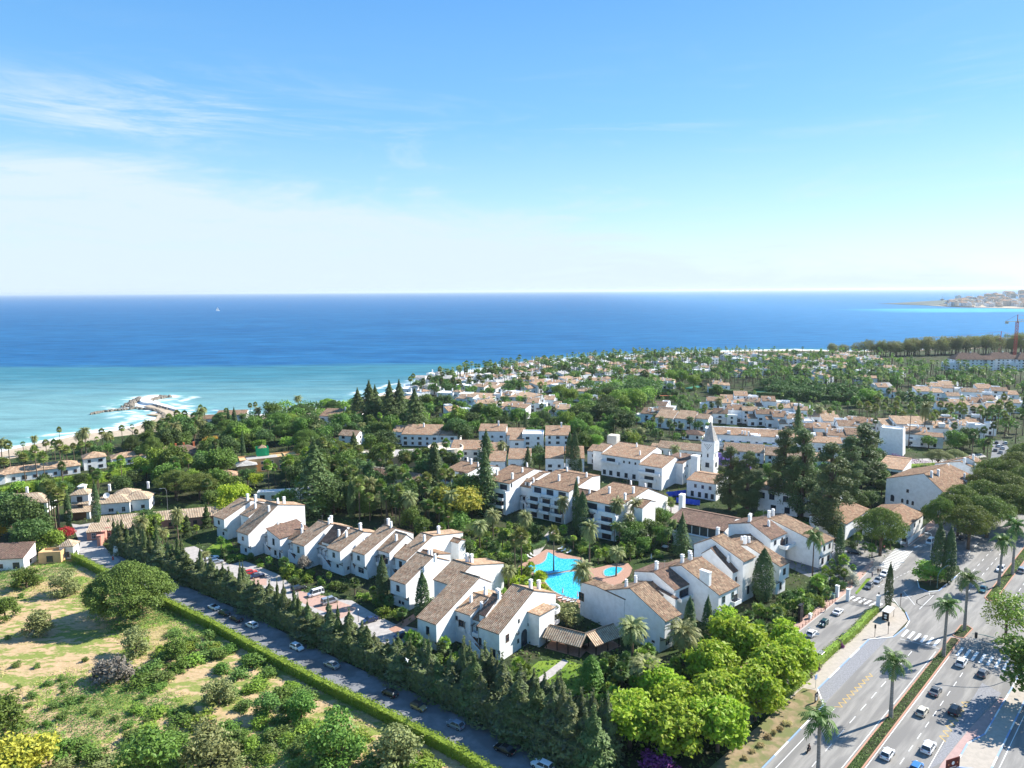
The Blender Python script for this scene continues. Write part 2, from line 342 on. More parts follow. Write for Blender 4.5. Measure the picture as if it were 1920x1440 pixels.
# ---------------- shared parts ----------------
_wm = {}
def window(parent, c, ang, wd=1.0, ht=1.2, style='dark', sill=False, arch=False, name='window'):
    """c: centre on the wall in the parent's coordinates, ang: outward direction"""
    key = (round(wd,1), round(ht,1), style, arch)
    if key not in _wm:
        g = MB(); f = MB(); wd, ht = key[0], key[1]
        if arch:
            pr = [(-wd/2, -ht/2), (wd/2, -ht/2), (wd/2, ht/2-wd/2)] + [(wd/2*cos(a), ht/2-wd/2+wd/2*sin(a)) for a in (.5, 1.0, pi/2, pi-1.0, pi-.5)] + [(-wd/2, ht/2-wd/2)]
            g.face([(.03, y, z) for y, z in pr]); f.box((.04, 0, -.1), (.05, .06, ht-.5))
        else:
            g.face([(.03, -wd/2, -ht/2), (.03, wd/2, -ht/2), (.03, wd/2, ht/2), (.03, -wd/2, ht/2)])
            t = .07
            f.box((.04, 0, ht/2), (.1, wd+t, t)); f.box((.04, 0, -ht/2), (.14, wd+t*3, t)); f.box((.04, wd/2, 0), (.09, t, ht-t)); f.box((.04, -wd/2, 0), (.09, t, ht-t))
            if wd > .7: f.box((.045, 0, 0), (.05, .05, ht-t))
            if ht > 1.5: f.box((.04, 0, ht*.12), (.045, wd-t, .045))
        fm = {'dark': 'wood_dark', 'white': 'white_paint', 'green': 'frame_green', 'wood': 'wood'}[style]
        _wm[key] = (g.mesh('pane', [M['glass']]), f.mesh('frame', [M[fm]]))
    a, b = _wm[key]; o = inst(name, a, parent, c, ang); inst('frame', b, o); return o
def chimney_mesh(h=2.0, w=.7, kind=0):
    b = MB(); b.box((0,0,h*.4), (w, w*.8, h*.8), top=.8)
    if kind == 0: b.box((0,0,h*.83), (w*.95, w*.78, .1)); b.box((0,0,h*.95), (w*.7, w*.6, h*.2), top=.8); b.box((0,0,h*1.07), (w*.9, w*.7, .08))
    else: b.box((0,0,h*.84), (w*1.1, w, .12)); b.box((0,0,h*.95), (w*.8, w*.7, h*.16)); b.box((0,0,h*1.05), (w*1.1, w, .1), top=.5)
    return b.mesh('chimney', [M['plaster']])
CHIM = [chimney_mesh(2.2, .8), chimney_mesh(2.8, .95, 1), chimney_mesh(1.6, .7)]
def slope(mb, O, d, u, a0, z0, a1, z1, w0, w1, th=.22, m=0):
    """a tiled slab: from (a0,z0) eave up to (a1,z1), between w0 and w1 along u; UV in metres"""
    L_ = hypot(a1-a0, z1-z0); P = lambda a, z, w_: (O[0]+d[0]*a+u[0]*w_, O[1]+d[1]*a+u[1]*w_, z)
    W = abs(w1-w0); c = [P(a0,z0,w0), P(a0,z0,w1), P(a1,z1,w1), P(a1,z1,w0)]; e = [(x,y,z-th) for x,y,z in c]
    v1, v2 = Vector(c[1])-Vector(c[0]), Vector(c[3])-Vector(c[0]); uvq = [(0,0),(W,0),(W,L_),(0,L_)]
    if v1.cross(v2).z < 0: c = c[::-1]; e = e[::-1]; uvq = uvq[::-1]
    mb.face(c, m, uvq); mb.face(e[::-1], m)
    for k in range(4):
        j = (k+1) % 4; mb.face([e[k], e[j], c[j], c[k]], m)
class Wing:
    """profile house: walls extruded under a two-slope roof; frame: O near eave corner, n inwards, u towards the far eave corner"""
    def __init__(s, O, n, u, w_, ze, d1, zr, d2, ze2): s.O, s.n, s.u, s.w, s.ze, s.d1, s.zr, s.d2, s.ze2 = O, n, u, w_, ze, d1, zr, d2, ze2
    def P(s, a, w_, z, rel=None):
        v = Vector((s.O[0]+s.n[0]*a+s.u[0]*w_, s.O[1]+s.n[1]*a+s.u[1]*w_, z)); return v-rel if rel is not None else v
def solve(E0, E1, K0, ze, angn, angu, B=None, d2=5.0, ze2=None):
    A = at(*E0, ze); d1, zr = onplane(*K0, A, angn); e = at(*E1, ze)
    u = Vector((cos(angu), sin(angu), 0)); n = Vector((cos(angn), sin(angn), 0))
    # the far eave corner: on the upright plane through A along u
    wd, _ = onplane(*E1, A, angu)
    if B: d12, z2 = onplane(*B, A, angn); d2, ze2 = d12-d1, z2
    if ze2 is None: ze2 = zr-d2*.4
    return Wing(A, n, u, wd, ze, d1, zr, d2, ze2)
def wing_meshes(W_, root, roofm='roof_brown', wallm='plaster', base=0.0, over=0.0, zo=3.2, ohang=.35, name='wall', rooft=True, side=.12, low=None):
    loc = root.location; O = (W_.O[0]-loc.x, W_.O[1]-loc.y)
    zr, ze, ze2, d1, d2 = W_.zr-.2, W_.ze-.2, W_.ze2-.2, W_.d1, W_.d2; b = MB()
    pr = [(over, base), (over, zo), (0, zo), (0, ze)] if over else [(0, base), (0, ze)]
    if d2 > .3: pr += [(d1, zr), (d1+d2, ze2), (d1+d2, base)]
    else: pr += [(d1, zr), (d1, base)]
    b.profile(pr, O, W_.n, W_.u, 0, W_.w); wl = b.build(name, wallm, root)
    sg = 1 if W_.w > 0 else -1; r = MB(); k1 = (W_.zr-W_.ze)/max(d1, .1); k2 = (W_.zr-W_.ze2)/max(d2, .1)
    slope(r, O, W_.n, W_.u, -ohang, W_.ze-k1*ohang+.06, d1, W_.zr+.06, -side*sg, W_.w+side*sg)
    if d2 > .3: slope(r, O, W_.n, W_.u, d1+d2+ohang*.6, W_.ze2-k2*ohang*.6+.055, d1+.002, W_.zr+.055, -side*sg, W_.w+side*sg)
    if d2 > .3:
        p = lambda w_: (O[0]+W_.n[0]*d1+W_.u[0]*w_, O[1]+W_.n[1]*d1+W_.u[1]*w_, W_.zr+.1)
        r.tube([p(-side*sg), p(W_.w+side*sg)], .15, 6)
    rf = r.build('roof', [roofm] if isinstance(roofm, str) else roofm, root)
    block(W_.O, W_.u, 0, W_.w, 0, 0) if False else BLOCK.append((W_.O[0], W_.O[1], W_.n[0], W_.n[1], -.8, d1+max(d2,0)+.8, *(sorted((0, W_.w if (W_.n[0]*W_.u[1]-W_.n[1]*W_.u[0]) > 0 else -W_.w)))))
    return wl, rf
def roof_z(W_, a): return W_.ze+(W_.zr-W_.ze)*a/W_.d1 if a <= W_.d1 else W_.zr+(W_.ze2-W_.zr)*(a-W_.d1)/max(W_.d2,.1)
def add_chimney(W_, root, a, w_, k=0, rel=None):
    inst('chimney', CHIM[k], root, W_.P(a, w_, roof_z(W_, a)-.35, root.location), atan2(W_.n[1], W_.n[0]))
def brackets(W_, root, zo, over):
    for w_ in (.3*(1 if W_.w>0 else -1), W_.w*.94):
        b = MB(); r = root.location
        b.tube([W_.P(over, w_, zo-1.1, r), W_.P(-.15, w_, zo-.12, r)], .11, 4); b.tube([W_.P(over, w_, zo-.12, r), W_.P(-.3, w_, zo-.12, r)], .12, 4); b.build('bracket', 'wood_dark', root)
def parapet_balcony(W_, root, w0, w1, z, dep=1.6, a=0.0, wall=1.0, pergola=False, glass=True):
    """balcony tray on the front face (towards -n) at height z"""
    r = root.location; b = MB(); O = (W_.O[0]-r.x, W_.O[1]-r.y)
    b.profile([(a-dep, z-.2), (a-dep, z), (a, z), (a, z-.2)], O, W_.n, W_.u, w0, w1)
    b.profile([(a-dep, z), (a-dep, z+wall), (a-dep+.15, z+wall), (a-dep+.15, z)], O, W_.n, W_.u, w0, w1)
    for e in (w0, w1-.15 if w1 > w0 else w1+.15): b.profile([(a-dep+.15, z), (a-dep+.15, z+wall), (a, z+wall), (a, z)], O, W_.n, W_.u, e, e+.15*(1 if w1 > w0 else -1))
    b.build('balcony', 'plaster', root)
    if glass: window(root, W_.P(a, (w0+w1)/2, z+1.15, r), atan2(-W_.n[1], -W_.n[0]), min(abs(w1-w0)*.75, 4.5), 2.1, 'dark', name='balcony_door')
    if pergola:
        p = MB(); zt = z+2.6
        for w_ in (w0+(w1-w0)*.06, w1-(w1-w0)*.06):
            p.tube([W_.P(a-dep+.1, w_, z+wall, r), W_.P(a-dep+.1, w_, zt, r)], .09, 4); p.tube([W_.P(a-dep-.3, w_, zt, r), W_.P(a, w_, zt+.15, r)], .09, 4)
        k = max(4, int(abs(w1-w0)/.45))
        for i in range(k+1):
            w_ = w0+(w1-w0)*i/k; p.tube([W_.P(a-dep-.4, w_, zt+.14, r), W_.P(a, w_, zt+.3, r)], .06, 4)
        p.build('pergola', 'wood_dark', root)
# ================= GROUND, SEA, ROADS =================
COAST_PX = [(-420,905),(-150,868),(0,846),(60,832),(110,822),(160,812),(215,806),(262,797),(296,784),(300,772),(285,765),(262,761),(262,757),(272,746),(296,743),(300,747),(282,753),(284,761),(322,770),(360,777),(420,780),(500,777),(570,769),(640,757),(700,744),(770,724),(830,707),(880,697),(940,689),(1000,682),(1100,672),(1200,665),(1300,661),(1400,657),(1500,656),(1600,658),(1700,656),(1800,652),(1920,644),(2100,630),(2500,610)]
coast = [at(x, y, 0) for x, y in COAST_PX]
bay = [(3000,2400),(4200,3100),(3600,3250),(2950,3180)]
FARC = [at(x,y,0) for x,y in [(1990,582),(1920,579),(1860,577.5),(1800,576),(1750,573.5),(1712,570.5),(1708,569),(1760,569),(1800,569),(1850,565),(1920,561),(2100,557)]]
def polydist(x, y, P):
    best = 1e9
    for a, b in zip(P, P[1:]):
        dx, dy = b[0]-a[0], b[1]-a[1]; l = dx*dx+dy*dy
        t = 0 if l == 0 else max(0, min(1, ((x-a[0])*dx+(y-a[1])*dy)/l)); d = hypot(x-a[0]-dx*t, y-a[1]-dy*t)
        if d < best: best = d
    return best
def offs(P, d):
    o = []
    for i, p in enumerate(P):
        a, b = P[max(i-1,0)], P[min(i+1,len(P)-1)]; t_ = Vector((b[0]-a[0], b[1]-a[1])).normalized(); o.append((p[0]+t_.y*d, p[1]-t_.x*d))
    return o
LC, RCc = [(p.x,p.y) for p in coast[:8]], [(p.x,p.y) for p in coast[18:]]
LI, RI = offs(LC, 27), offs(RCc, 20)
land_poly = [(-900,-400)] + LI + [tuple(at(*p)[:2]) for p in [(262,806),(300,790),(335,784),(350,782)]] + RI + [(5200,2300),(5200,-400)]
def sheet(name, poly, z, mat, kind='structure'):
    bm = bmesh.new(); vs = [bm.verts.new((x, y, z)) for x, y in poly]; f = bm.faces.new(vs); 
    f.normal_update()
    if f.normal.z < 0: f.normal_flip()
    bmesh.ops.triangulate(bm, faces=[f]); me = bpy.data.meshes.new(name); bm.to_mesh(me); bm.free()
    me.materials.append(M[mat]); o = bpy.data.objects.new(name, me); S.collection.objects.link(o)
    if kind: o['kind'] = kind
    return o
noise_mat('garden_soil', (.03,.042,.018), (.06,.06,.032), .12, .95, .1, .4, .6, .3, c3=(.04,.065,.02), s3=.05, coord='World')
noise_mat('sand', (.46,.38,.28), (.38,.30,.22), .3, .95, .1, coord='World')
noise_mat('asphalt', (.21,.20,.185), (.30,.285,.26), .9, .9, .2, .3, .7, .1, coord='World', c3=(.195,.187,.175), s3=.35, bdist=.02, stretch=(9,1,1), rot=rad(45))
noise_mat('asphalt_old', (.16,.165,.175), (.22,.225,.235), .6, .9, .2, .3, .7, .2, coord='World', c3=(.13,.135,.14), s3=.12, bdist=.02)
noise_mat('cobble', (.27,.27,.28), (.20,.20,.21), 3.0, .9, .2, .4, .6, .3, coord='World', bdist=.03)
noise_mat('paving_pink', (.46,.30,.24), (.38,.25,.20), 1.5, .9, .2, coord='World')
noise_mat('paving_sand', (.42,.37,.31), (.36,.32,.27), 1.0, .9, .2, coord='World')
noise_mat('verge_soil', (.32,.24,.15), (.22,.18,.10), .5, .95, .1, coord='World', c3=(.16,.17,.07), s3=.3)
noise_mat('paving_light', (.42,.39,.36), (.34,.31,.29), .8, .9, .2, coord='World')
noise_mat('terracotta', (.42,.25,.18), (.34,.20,.145), 2.0, .9, .2, coord='World')
noise_mat('red_lane', (.44,.30,.27), (.38,.26,.235), .8, .9, .2, coord='World')
noise_mat('lawn', (.12,.20,.025), (.18,.25,.035), .35, .95, .1, coord='World', c3=(.09,.16,.02), s3=.15)
noise_mat('court_green', (.03,.16,.11), (.04,.19,.13), .5, .9, coord='World'); noise_mat('court_red', (.42,.13,.07), (.36,.11,.06), .5, .9, coord='World')
noise_mat('clay', (.40,.21,.13), (.34,.18,.11), .5, .9, coord='World')
sheet('ground', land_poly, 0.0, 'garden_soil')
# field: dry tan earth with green patches
m, t, b = base_mat('field', (.3,.2,.1), .95, .1)
g = t.nodes.new('ShaderNodeNewGeometry'); mp = t.nodes.new('ShaderNodeMapping'); mp.inputs['Rotation'].default_value = (0,0,.5); mp.inputs['Scale'].default_value = (.6,1.25,1); t.links.new(g.outputs[0], mp.inputs[0])
def _n(s, d, r=.6):
    n = t.nodes.new('ShaderNodeTexNoise'); n.inputs['Scale'].default_value = s; n.inputs['Detail'].default_value = d; n.inputs['Roughness'].default_value = r; t.links.new(mp.outputs[0], n.inputs[0]); return n.outputs[0]
def _mx(f, a, c):
    n = t.nodes.new('ShaderNodeMix'); n.data_type = 'RGBA'; t.links.new(f, n.inputs[0])
    if isinstance(a, tuple): n.inputs[6].default_value = (*a, 1)
    else: t.links.new(a, n.inputs[6])
    n.inputs[7].default_value = (*c, 1); return n.outputs[2]
fa, fb, fc, fd = _n(.10, 8), _n(.5, 8, .7), _n(2.2, 4), _n(.035, 4)
c = _mx(ramp01(fb, .35, .65, t), (.50,.35,.20), (.36,.26,.14))
c = _mx(ramp01(fc, .55, .7, t), c, (.58,.46,.31))
gf = ramp01(mth('ADD', mth('MULTIPLY', fa, .55, None, t), mth('MULTIPLY', fb, .5, None, t), None, t), .512, .565, t)
c = _mx(gf, c, (.17,.22,.05)); c = _mx(mth('MULTIPLY', ramp01(fc, .45, .6, t), gf, None, t), c, (.25,.26,.075)); c = _mx(mth('MULTIPLY', ramp01(fd, .50, .62, t), .35, None, t), c, (.24,.24,.075))
t.links.new(c, b.inputs['Base Color']); bp = t.nodes.new('ShaderNodeBump'); bp.inputs['Strength'].default_value = .5; bp.inputs['Distance'].default_value = .25; t.links.new(fb, bp.inputs['Height']); t.links.new(bp.outputs[0], b.inputs['Normal'])
HEDGE_PX = [(137,1036),(185,1061),(245,1090),(330,1131),(400,1164),(480,1209),(560,1251),(610,1276),(700,1318),(775,1357),(860,1400),(930,1443),(1040,1505)]
HEDGE = [at(x, y, 2.4) for x, y in HEDGE_PX]
field_poly = [(p.x-.5, p.y-.6) for p in HEDGE] + [(20,60),(-140,60),(-330,150),(-330,290)] + [tuple(at(-60,1090)[:2]), tuple(at(0,1066)[:2]), tuple(at(60,1052)[:2])]
sheet('field', field_poly, .004, 'field')
# beach: strips that slope into the water
b = MB()
for P, inn in ((LC, LI), (RCc, RI)):
    o_ = offs(P, -7)
    for i in range(len(P)-1):
        b.face([(*inn[i], .008), (*P[i], -.45), (*P[i+1], -.45), (*inn[i+1], .008)][::-1]); b.face([(*P[i], -.45), (*o_[i], -2.2), (*o_[i+1], -2.2), (*P[i+1], -.45)][::-1])
struct(b.build('beach', 'sand'))
# cove sand, the white causeway head
sheet('cove_sand', [tuple(at(*p)[:2]) for p in [(255,815),(240,803),(262,797),(292,785),(300,772),(286,765),(268,761),(284,759),(322,768),(345,775),(360,783),(345,796),(290,812)]], .05, 'sand')
# ---- sea sheet with a distance-to-shore attribute ----
def axis(lo, hi, a, b_, step):
    v = [a+i*step for i in range(int((b_-a)/step)+1)]; g_ = step; x = v[0]
    while x > lo: g_ *= 1.35; x -= g_; v.insert(0, max(x, lo))
    g_ = step; x = v[-1]
    while x < hi: g_ *= 1.35; x += g_; v.append(min(x, hi))
    return v
xs = axis(-60000, 60000, -620, 1300, 12); ys = axis(150, 70000, 330, 1400, 12)
V = [(x, y, -.55) for y in ys for x in xs]; nx = len(xs)
F_ = [(j*nx+i, j*nx+i+1, (j+1)*nx+i+1, (j+1)*nx+i) for j in range(len(ys)-1) for i in range(nx-1)]
me = bpy.data.meshes.new('sea'); me.from_pydata(V, [], F_)
at_ = me.attributes.new('shore', 'FLOAT', 'POINT'); fc2 = [(p.x, p.y) for p in FARC]; cp_ = [(p.x, p.y) for p in coast]
at_.data.foreach_set('value', [min(polydist(x, y, cp_) if abs(x) < 3000 and y < 2600 else 9999, 9999) for x, y, z in V])
m, t, b = base_mat('sea', (.02,.12,.3), .28, .32)
ad = t.nodes.new('ShaderNodeAttribute'); ad.attribute_name = 'shore'; sh = ad.outputs['Fac']
g = t.nodes.new('ShaderNodeNewGeometry'); sp = t.nodes.new('ShaderNodeSeparateXYZ'); t.links.new(g.outputs[0], sp.inputs[0]); gx, gy = sp.outputs[0], sp.outputs[1]
def sn(s, d, r=.6, st=(1,1,1), rot=0.0):
    mp = t.nodes.new('ShaderNodeMapping'); mp.inputs['Scale'].default_value = st; mp.inputs['Rotation'].default_value = (0,0,rot); t.links.new(g.outputs[0], mp.inputs[0])
    n = t.nodes.new('ShaderNodeTexNoise'); n.inputs['Scale'].default_value = s; n.inputs['Detail'].default_value = d; n.inputs['Roughness'].default_value = r; t.links.new(mp.outputs[0], n.inputs[0]); return n.outputs[0]
big = sn(.004, 5, .6, (.5,1,1)); mid_ = sn(.02, 6, .65, (.6,1.6,1)); fine = sn(.16, 5, .7, (.5,1.2,1), .35)
def smx(f, a, c_):
    n = t.nodes.new('ShaderNodeMix'); n.data_type = 'RGBA'
    if isinstance(f, (int, float)): n.inputs[0].default_value = f
    else: t.links.new(f, n.inputs[0])
    for k, v in ((6, a), (7, c_)):
        if isinstance(v, tuple): n.inputs[k].default_value = (*v, 1)
        else: t.links.new(v, n.inputs[k])
    return n.outputs[2]
mo = lambda op, a, b_=None, c_=None: mth(op, a, b_, c_, t)
deep = smx(ramp01(mo('ADD', mid_, mo('MULTIPLY', big, .6)), .6, 1.0, t), (.008,.08,.20), (.018,.12,.26))
far = smx(ramp01(gy, 900, 7000, t), deep, (.02,.12,.27))
right = smx(ramp01(mo('SUBTRACT', gx, mo('MULTIPLY', gy, .12)), -300, 1100, t), far, (.045,.18,.35))
turq = smx(ramp01(mo('ADD', mo('MULTIPLY', mid_, .6), ramp01(gy, 900, 420, t)), .35, 1.15, t), (.04,.16,.215), (.135,.27,.285))
line = mo('ADD', mo('MULTIPLY_ADD', big, 120, 795), mo('MULTIPLY', mid_, 55))                # outer edge of the milky water
near = mo('MULTIPLY', mo('SUBTRACT', 1.0, ramp01(mo('SUBTRACT', gy, line), -26, 30, t)), ramp01(gx, 120, -60, t))
near2 = mo('MULTIPLY', ramp01(sh, 75, 22, t), .8)
col = smx(mo('MAXIMUM', near, near2), right, turq)
shal = mo('MULTIPLY', ramp01(sh, 45, 6, t), ramp01(gy, 800, 500, t)); col = smx(mo('MULTIPLY', shal, .6), col, (.14,.36,.35))
seaw = mo('MULTIPLY', mo('MULTIPLY', ramp01(fine, .45, .6, t), ramp01(sh, 60, 10, t)), mo('MULTIPLY', ramp01(gx, -290, -230, t), ramp01(gx, -20, -90, t))); col = smx(mo('MULTIPLY', seaw, .6), col, (.03,.10,.2))
# far pale patch off the marina
pa = mo('MULTIPLY', ramp01(mo('ABSOLUTE', mo('SUBTRACT', gy, 2950)), 330, 180, t), ramp01(gx, 1350, 1750, t)); col = smx(mo('MULTIPLY', pa, .7), col, (.10,.42,.50))
# surf: foam lines that follow the shore
wob = mo('ADD', sh, mo('MULTIPLY', mo('SUBTRACT', mid_, .5), 60)); 
fo = ramp01(mo('ADD', mo('MULTIPLY', fine, 9), mo('MULTIPLY_ADD', sh, -1.0, 3.0)), -1.0, 4.0, t)
b2 = mo('EXPONENT', mo('MULTIPLY', mo('POWER', mo('DIVIDE', mo('SUBTRACT', wob, 26), 3.5), 2.0), -1.0)); brk = mo('MULTIPLY', mo('MULTIPLY', b2, ramp01(sn(.012, 3), .5, .62, t)), ramp01(fine, .35, .55, t))
b3 = mo('EXPONENT', mo('MULTIPLY', mo('POWER', mo('DIVIDE', mo('SUBTRACT', wob, 14), 4.5), 2.0), -1.0)); brk3 = mo('MULTIPLY', mo('MULTIPLY', b3, ramp01(sn(.02, 3), .42, .55, t)), ramp01(fine, .38, .55, t))
strong = mo('MULTIPLY', ramp01(gy, 650, 760, t), ramp01(sh, 26, 10, t)); surf = mo('MAXIMUM', mo('MAXIMUM', fo, mo('MULTIPLY', mo('MAXIMUM', brk, brk3), .9)), mo('MULTIPLY', strong, ramp01(fine, .36, .56, t)))
st_ = sn(.045, 5, .7, (.35,1.5,1), .15); hv = t.nodes.new('ShaderNodeHueSaturation'); t.links.new(col, hv.inputs['Color']); t.links.new(mo('MULTIPLY_ADD', st_, 1.3, .35), hv.inputs['Value']); col = hv.outputs[0]
caps = mo('MULTIPLY', ramp01(sn(.35, 3, .5, (.35,1.3,1)), .74, .80, t), .45)
col = smx(mo('MINIMUM', mo('ADD', surf, caps), 1.0), col, (.80,.84,.85))
b.inputs['Specular IOR Level'].default_value = 0; b.inputs['Roughness'].default_value = 1; t.links.new(col, b.inputs['Base Color'])
hn = mo('ADD', mo('MULTIPLY', sn(.10, 4, .6, (.5,1.6,1), .3), 1.6), mo('MULTIPLY', sn(.6, 4, .6, (.6,1.5,1), .3), .35))
bp = t.nodes.new('ShaderNodeBump'); bp.inputs['Strength'].default_value = .5; bp.inputs['Distance'].default_value = 1.0; t.links.new(hn, bp.inputs['Height']); t.links.new(bp.outputs[0], b.inputs['Normal'])
df = t.nodes.new('ShaderNodeBsdfDiffuse'); t.links.new(col, df.inputs[0]); t.links.new(bp.outputs[0], df.inputs['Normal']); gl = t.nodes.new('ShaderNodeBsdfGlossy'); gl.inputs['Roughness'].default_value = .32; t.links.new(bp.outputs[0], gl.inputs['Normal'])
ms = t.nodes.new('ShaderNodeMixShader'); ms.inputs[0].default_value = .06; t.links.new(df.outputs[0], ms.inputs[1]); t.links.new(gl.outputs[0], ms.inputs[2]); t.links.new(ms.outputs[0], t.nodes['Material Output'].inputs[0])
me.materials.append(M['sea']); so_ = bpy.data.objects.new('sea', me); S.collection.objects.link(so_); struct(so_)
# ---- highway frame: s along the road, t to its left ----
HA = rad(45); HO = (63.2, 124.0)
def H(s, t_): return (HO[0]+s*cos(HA)-t_*sin(HA), HO[1]+s*sin(HA)+t_*cos(HA))
def hsheet(name, pts, z, mat): return sheet(name, [H(*p) for p in pts], z, mat)
hsheet('road', [(-60,11.5),(17.5,11.5),(23,15),(55.3,14.8),(61,10.7),(74,10.5),(80,13.5),(84,17),(84,32),(110,32),(118,44),(132,44),(128,32),(136,28.6),(420,32),(420,-40),(-60,-40)], .012, 'asphalt')
POLYB.append([H(*p) for p in [(-60,18),(26,19),(34,31),(84,31),(136,31),(420,34),(420,-26),(-60,-40)]])
hsheet('side_street', [(-8,19.6),(84,18.6),(84,29.4),(20,29.4),(-8,29.6)], .010, 'asphalt')
hsheet('parking_bay', [(18.5,11.6),(23.3,14.9),(55.2,14.7),(60,11.6)], .017, 'cobble')
hsheet('pavement_by_hedge', [(10,11.7),(17.3,11.7),(22.8,15.1),(55.2,15.0),(61.3,11.0),(73.7,10.9),(78,13.0),(83,17.0),(83,18.2),(10,18.4)], .13, 'paving_sand')
hsheet('dry_verge', [(-30,11.7),(17.2,11.7),(22.0,15.0),(21,17.5),(-30,19)], .135, 'verge_soil')
hsheet('pavement', [(-10,29.4),(82,29.4),(112,31.2),(112,33),(82,32.2),(-10,31.8)], .12, 'paving_pink')
hsheet('pavement_far', [(134,28.9),(160,28.2),(300,28.2),(300,31),(136,31)], .12, 'paving_pink')
hsheet('median', [(-60,-1.8),(71,-1.8),(71.6,-.9),(71,-.1),(-60,.4)], .14, 'garden_soil')
hsheet('median_islet', [(73.4,-2.3),(80.5,-2.6),(81.6,-1.3),(80.8,-.1),(73.2,-.1),(72.8,-1.1)], .14, 'garden_soil')
hsheet('median_far', [(105,-2.9),(300,-2.9),(300,-.6),(106,-.6),(104,-1.7)], .14, 'garden_soil')
isl = [(106,17.4),(100,15.2),(98.8,12.6),(101.5,10.7),(122.4,9.6),(128,11.5),(124,14),(114,16.4)]
hsheet('traffic_island', isl, .14, 'garden_soil')
hsheet('pavement_right', [(-60,-16.9),(16,-17.0),(14.5,-14.3),(24,-14.3),(30,-16),(75,-16.6),(75,-19.2),(-60,-19.2)], .13, 'paving_sand')
hsheet('red_lane', [(-60,-12.2),(14,-12.2),(30,-13.2),(48,-15.2),(48,-16.2),(30,-15.8),(24,-14.2),(14.6,-14.2),(-60,-14.2)], .018, 'red_lane')
hsheet('bay_right', [(10,-10.9),(52,-10.9),(50,-15.0),(30,-13.1),(14,-12.1)], .016, 'cobble')
# parking under the pines
hsheet('car_park', [(134,12.6),(260,12.6),(260,23),(140,23),(132,18)], .016, 'asphalt_old')
# plaza with parked cars beyond the side street, and the service road by the hotel
sheet('plaza', [H(*p) for p in [(84,31.5),(112,31.4),(118,44),(123,50),(108,72),(96,70),(84,40)]], .02, 'asphalt_old')
POLYB.append([H(*p) for p in [(96,31.5),(112,31.4),(118,44),(123,50),(116,60),(104,52)]])
# kerbs: white and blue painted stretches
def kerb_line(pts, name='kerb', cols=('white_paint','blue_paint'), seg=6.0, w_=.28, h=.15, z=0.0):
    b = MB(); i = 0; acc = 0.0
    for a, c_ in zip(pts, pts[1:]):
        a, c_ = Vector(a), Vector(c_); d = c_-a; L_ = d.length; n_ = max(1, int(round(L_/seg)))
        for k in range(n_):
            p = a+d*(k+.5)/n_; b.box((p.x, p.y, z+h/2+.012), (L_/n_-.02, w_, h), atan2(d.y, d.x), m=i % len(cols)); i += 1
    return struct(b.build(name, list(cols)))
hk = lambda P, **k: kerb_line([H(*p) for p in P], **k)
hk([(-30,11.5),(17.5,11.5),(22.9,14.95),(55.3,14.85),(61.1,10.75),(69,10.2),(74,10.6),(79,13.0)])
base_mat('kerb_stone', (.42,.40,.37), .9, .1); base_mat('kerb_terracotta', (.45,.25,.18), .9, .1)
hk([(-60,.55),(71,.05),(71.8,-.9),(71.2,-1.95),(-60,-1.95)], cols=('kerb_terracotta',), seg=200)
hk([(72.9,-.0),(80.9,.0),(81.8,-1.3),(80.7,-2.75),(73.2,-2.45),(72.6,-1.1),(72.9,-.0)], cols=('kerb_terracotta',), seg=200)
hk([(300,-.45),(105.5,-.45),(103.6,-1.7),(105.2,-3.05),(300,-3.05)], cols=('kerb_terracotta',), seg=200)
hk([(106,17.55),(99.8,15.3),(98.6,12.5),(101.4,10.5),(122.5,9.4)], seg=5)
hk([(-60,-16.85),(16.2,-16.95),(14.3,-14.2),(24,-14.2),(30,-15.9),(75,-16.5)], seg=4)
hk([(-60,-19.3),(75,-19.3)], seg=4)
hk([(-10,29.45),(82,29.45),(112,31.3)], cols=('kerb_stone',), seg=200); hk([(300,28.1),(160,28.1),(136,28.7)], cols=('kerb_stone',), seg=200)
# markings, laid 4 mm above the road
def mark(segs, mat='white_paint', w_=.13, z=.022, name='road_marking'):
    b = MB()
    for (s0,t0),(s1,t1) in segs:
        a, c_ = Vector(H(s0,t0)), Vector(H(s1,t1)); d = (c_-a); n_ = Vector((-d.y, d.x)).normalized()*w_/2
        b.face([(a.x+n_.x,a.y+n_.y,z),(a.x-n_.x,a.y-n_.y,z),(c_.x-n_.x,c_.y-n_.y,z),(c_.x+n_.x,c_.y+n_.y,z)])
    return struct(b.build(name, mat))
sg = []
for k in range(-10, 11):
    if k*6.4+5.5 < 60: sg.append(((k*6.4+2, 5.05), (k*6.4+5.3, 5.05)))
for k in range(-8, 12):
    if k*5.4+5.5 < 58: sg += [((k*5.4+2.6, -6.6), (k*5.4+5.2, -6.6))]
sg += [((-60,.95),(60.4,.75)), ((-60,-2.3),(60,-2.3)), ((62.8,.6),(61.4,9.2)), ((11.5,9.3),(18.2,9.3)), ((-60,9.9),(10,9.7)), ((74,-2.6),(74.6,-10.5)), ((-60,-10.6),(10.5,-10.8)), ((10.5,-10.8),(22,-10.6))]
for k in range(8): sg += [((106+k*6,4.1),(109+k*6,4.1)), ((108+k*6,7.0),(110.8+k*6,7.0)), ((106+k*6,-6.6),(109+k*6,-6.6))]
sg += [((84,10.9),(97,10.7)), ((86,12.6),(94,18.0)), ((80,14.4),(91,21.5)), ((-60,-20.3),(120,-20.3)), ((128,26.4),(132.6,26.4)), ((140,11.7),(146,12.0)), ((151,12.0),(157,12.1))]
for k in range(9): a = .5+k*.16; sg.append(((92+k*2.3, 24.5-k*.35), (93.2+k*2.3, 24.3-k*.35)))
sg += [((89,15.2),(89.5,17.6)), ((90.2,15.0),(90.7,17.4)), ((91.4,14.8),(91.9,17.2)), ((96,11.4),(98,12.2))]
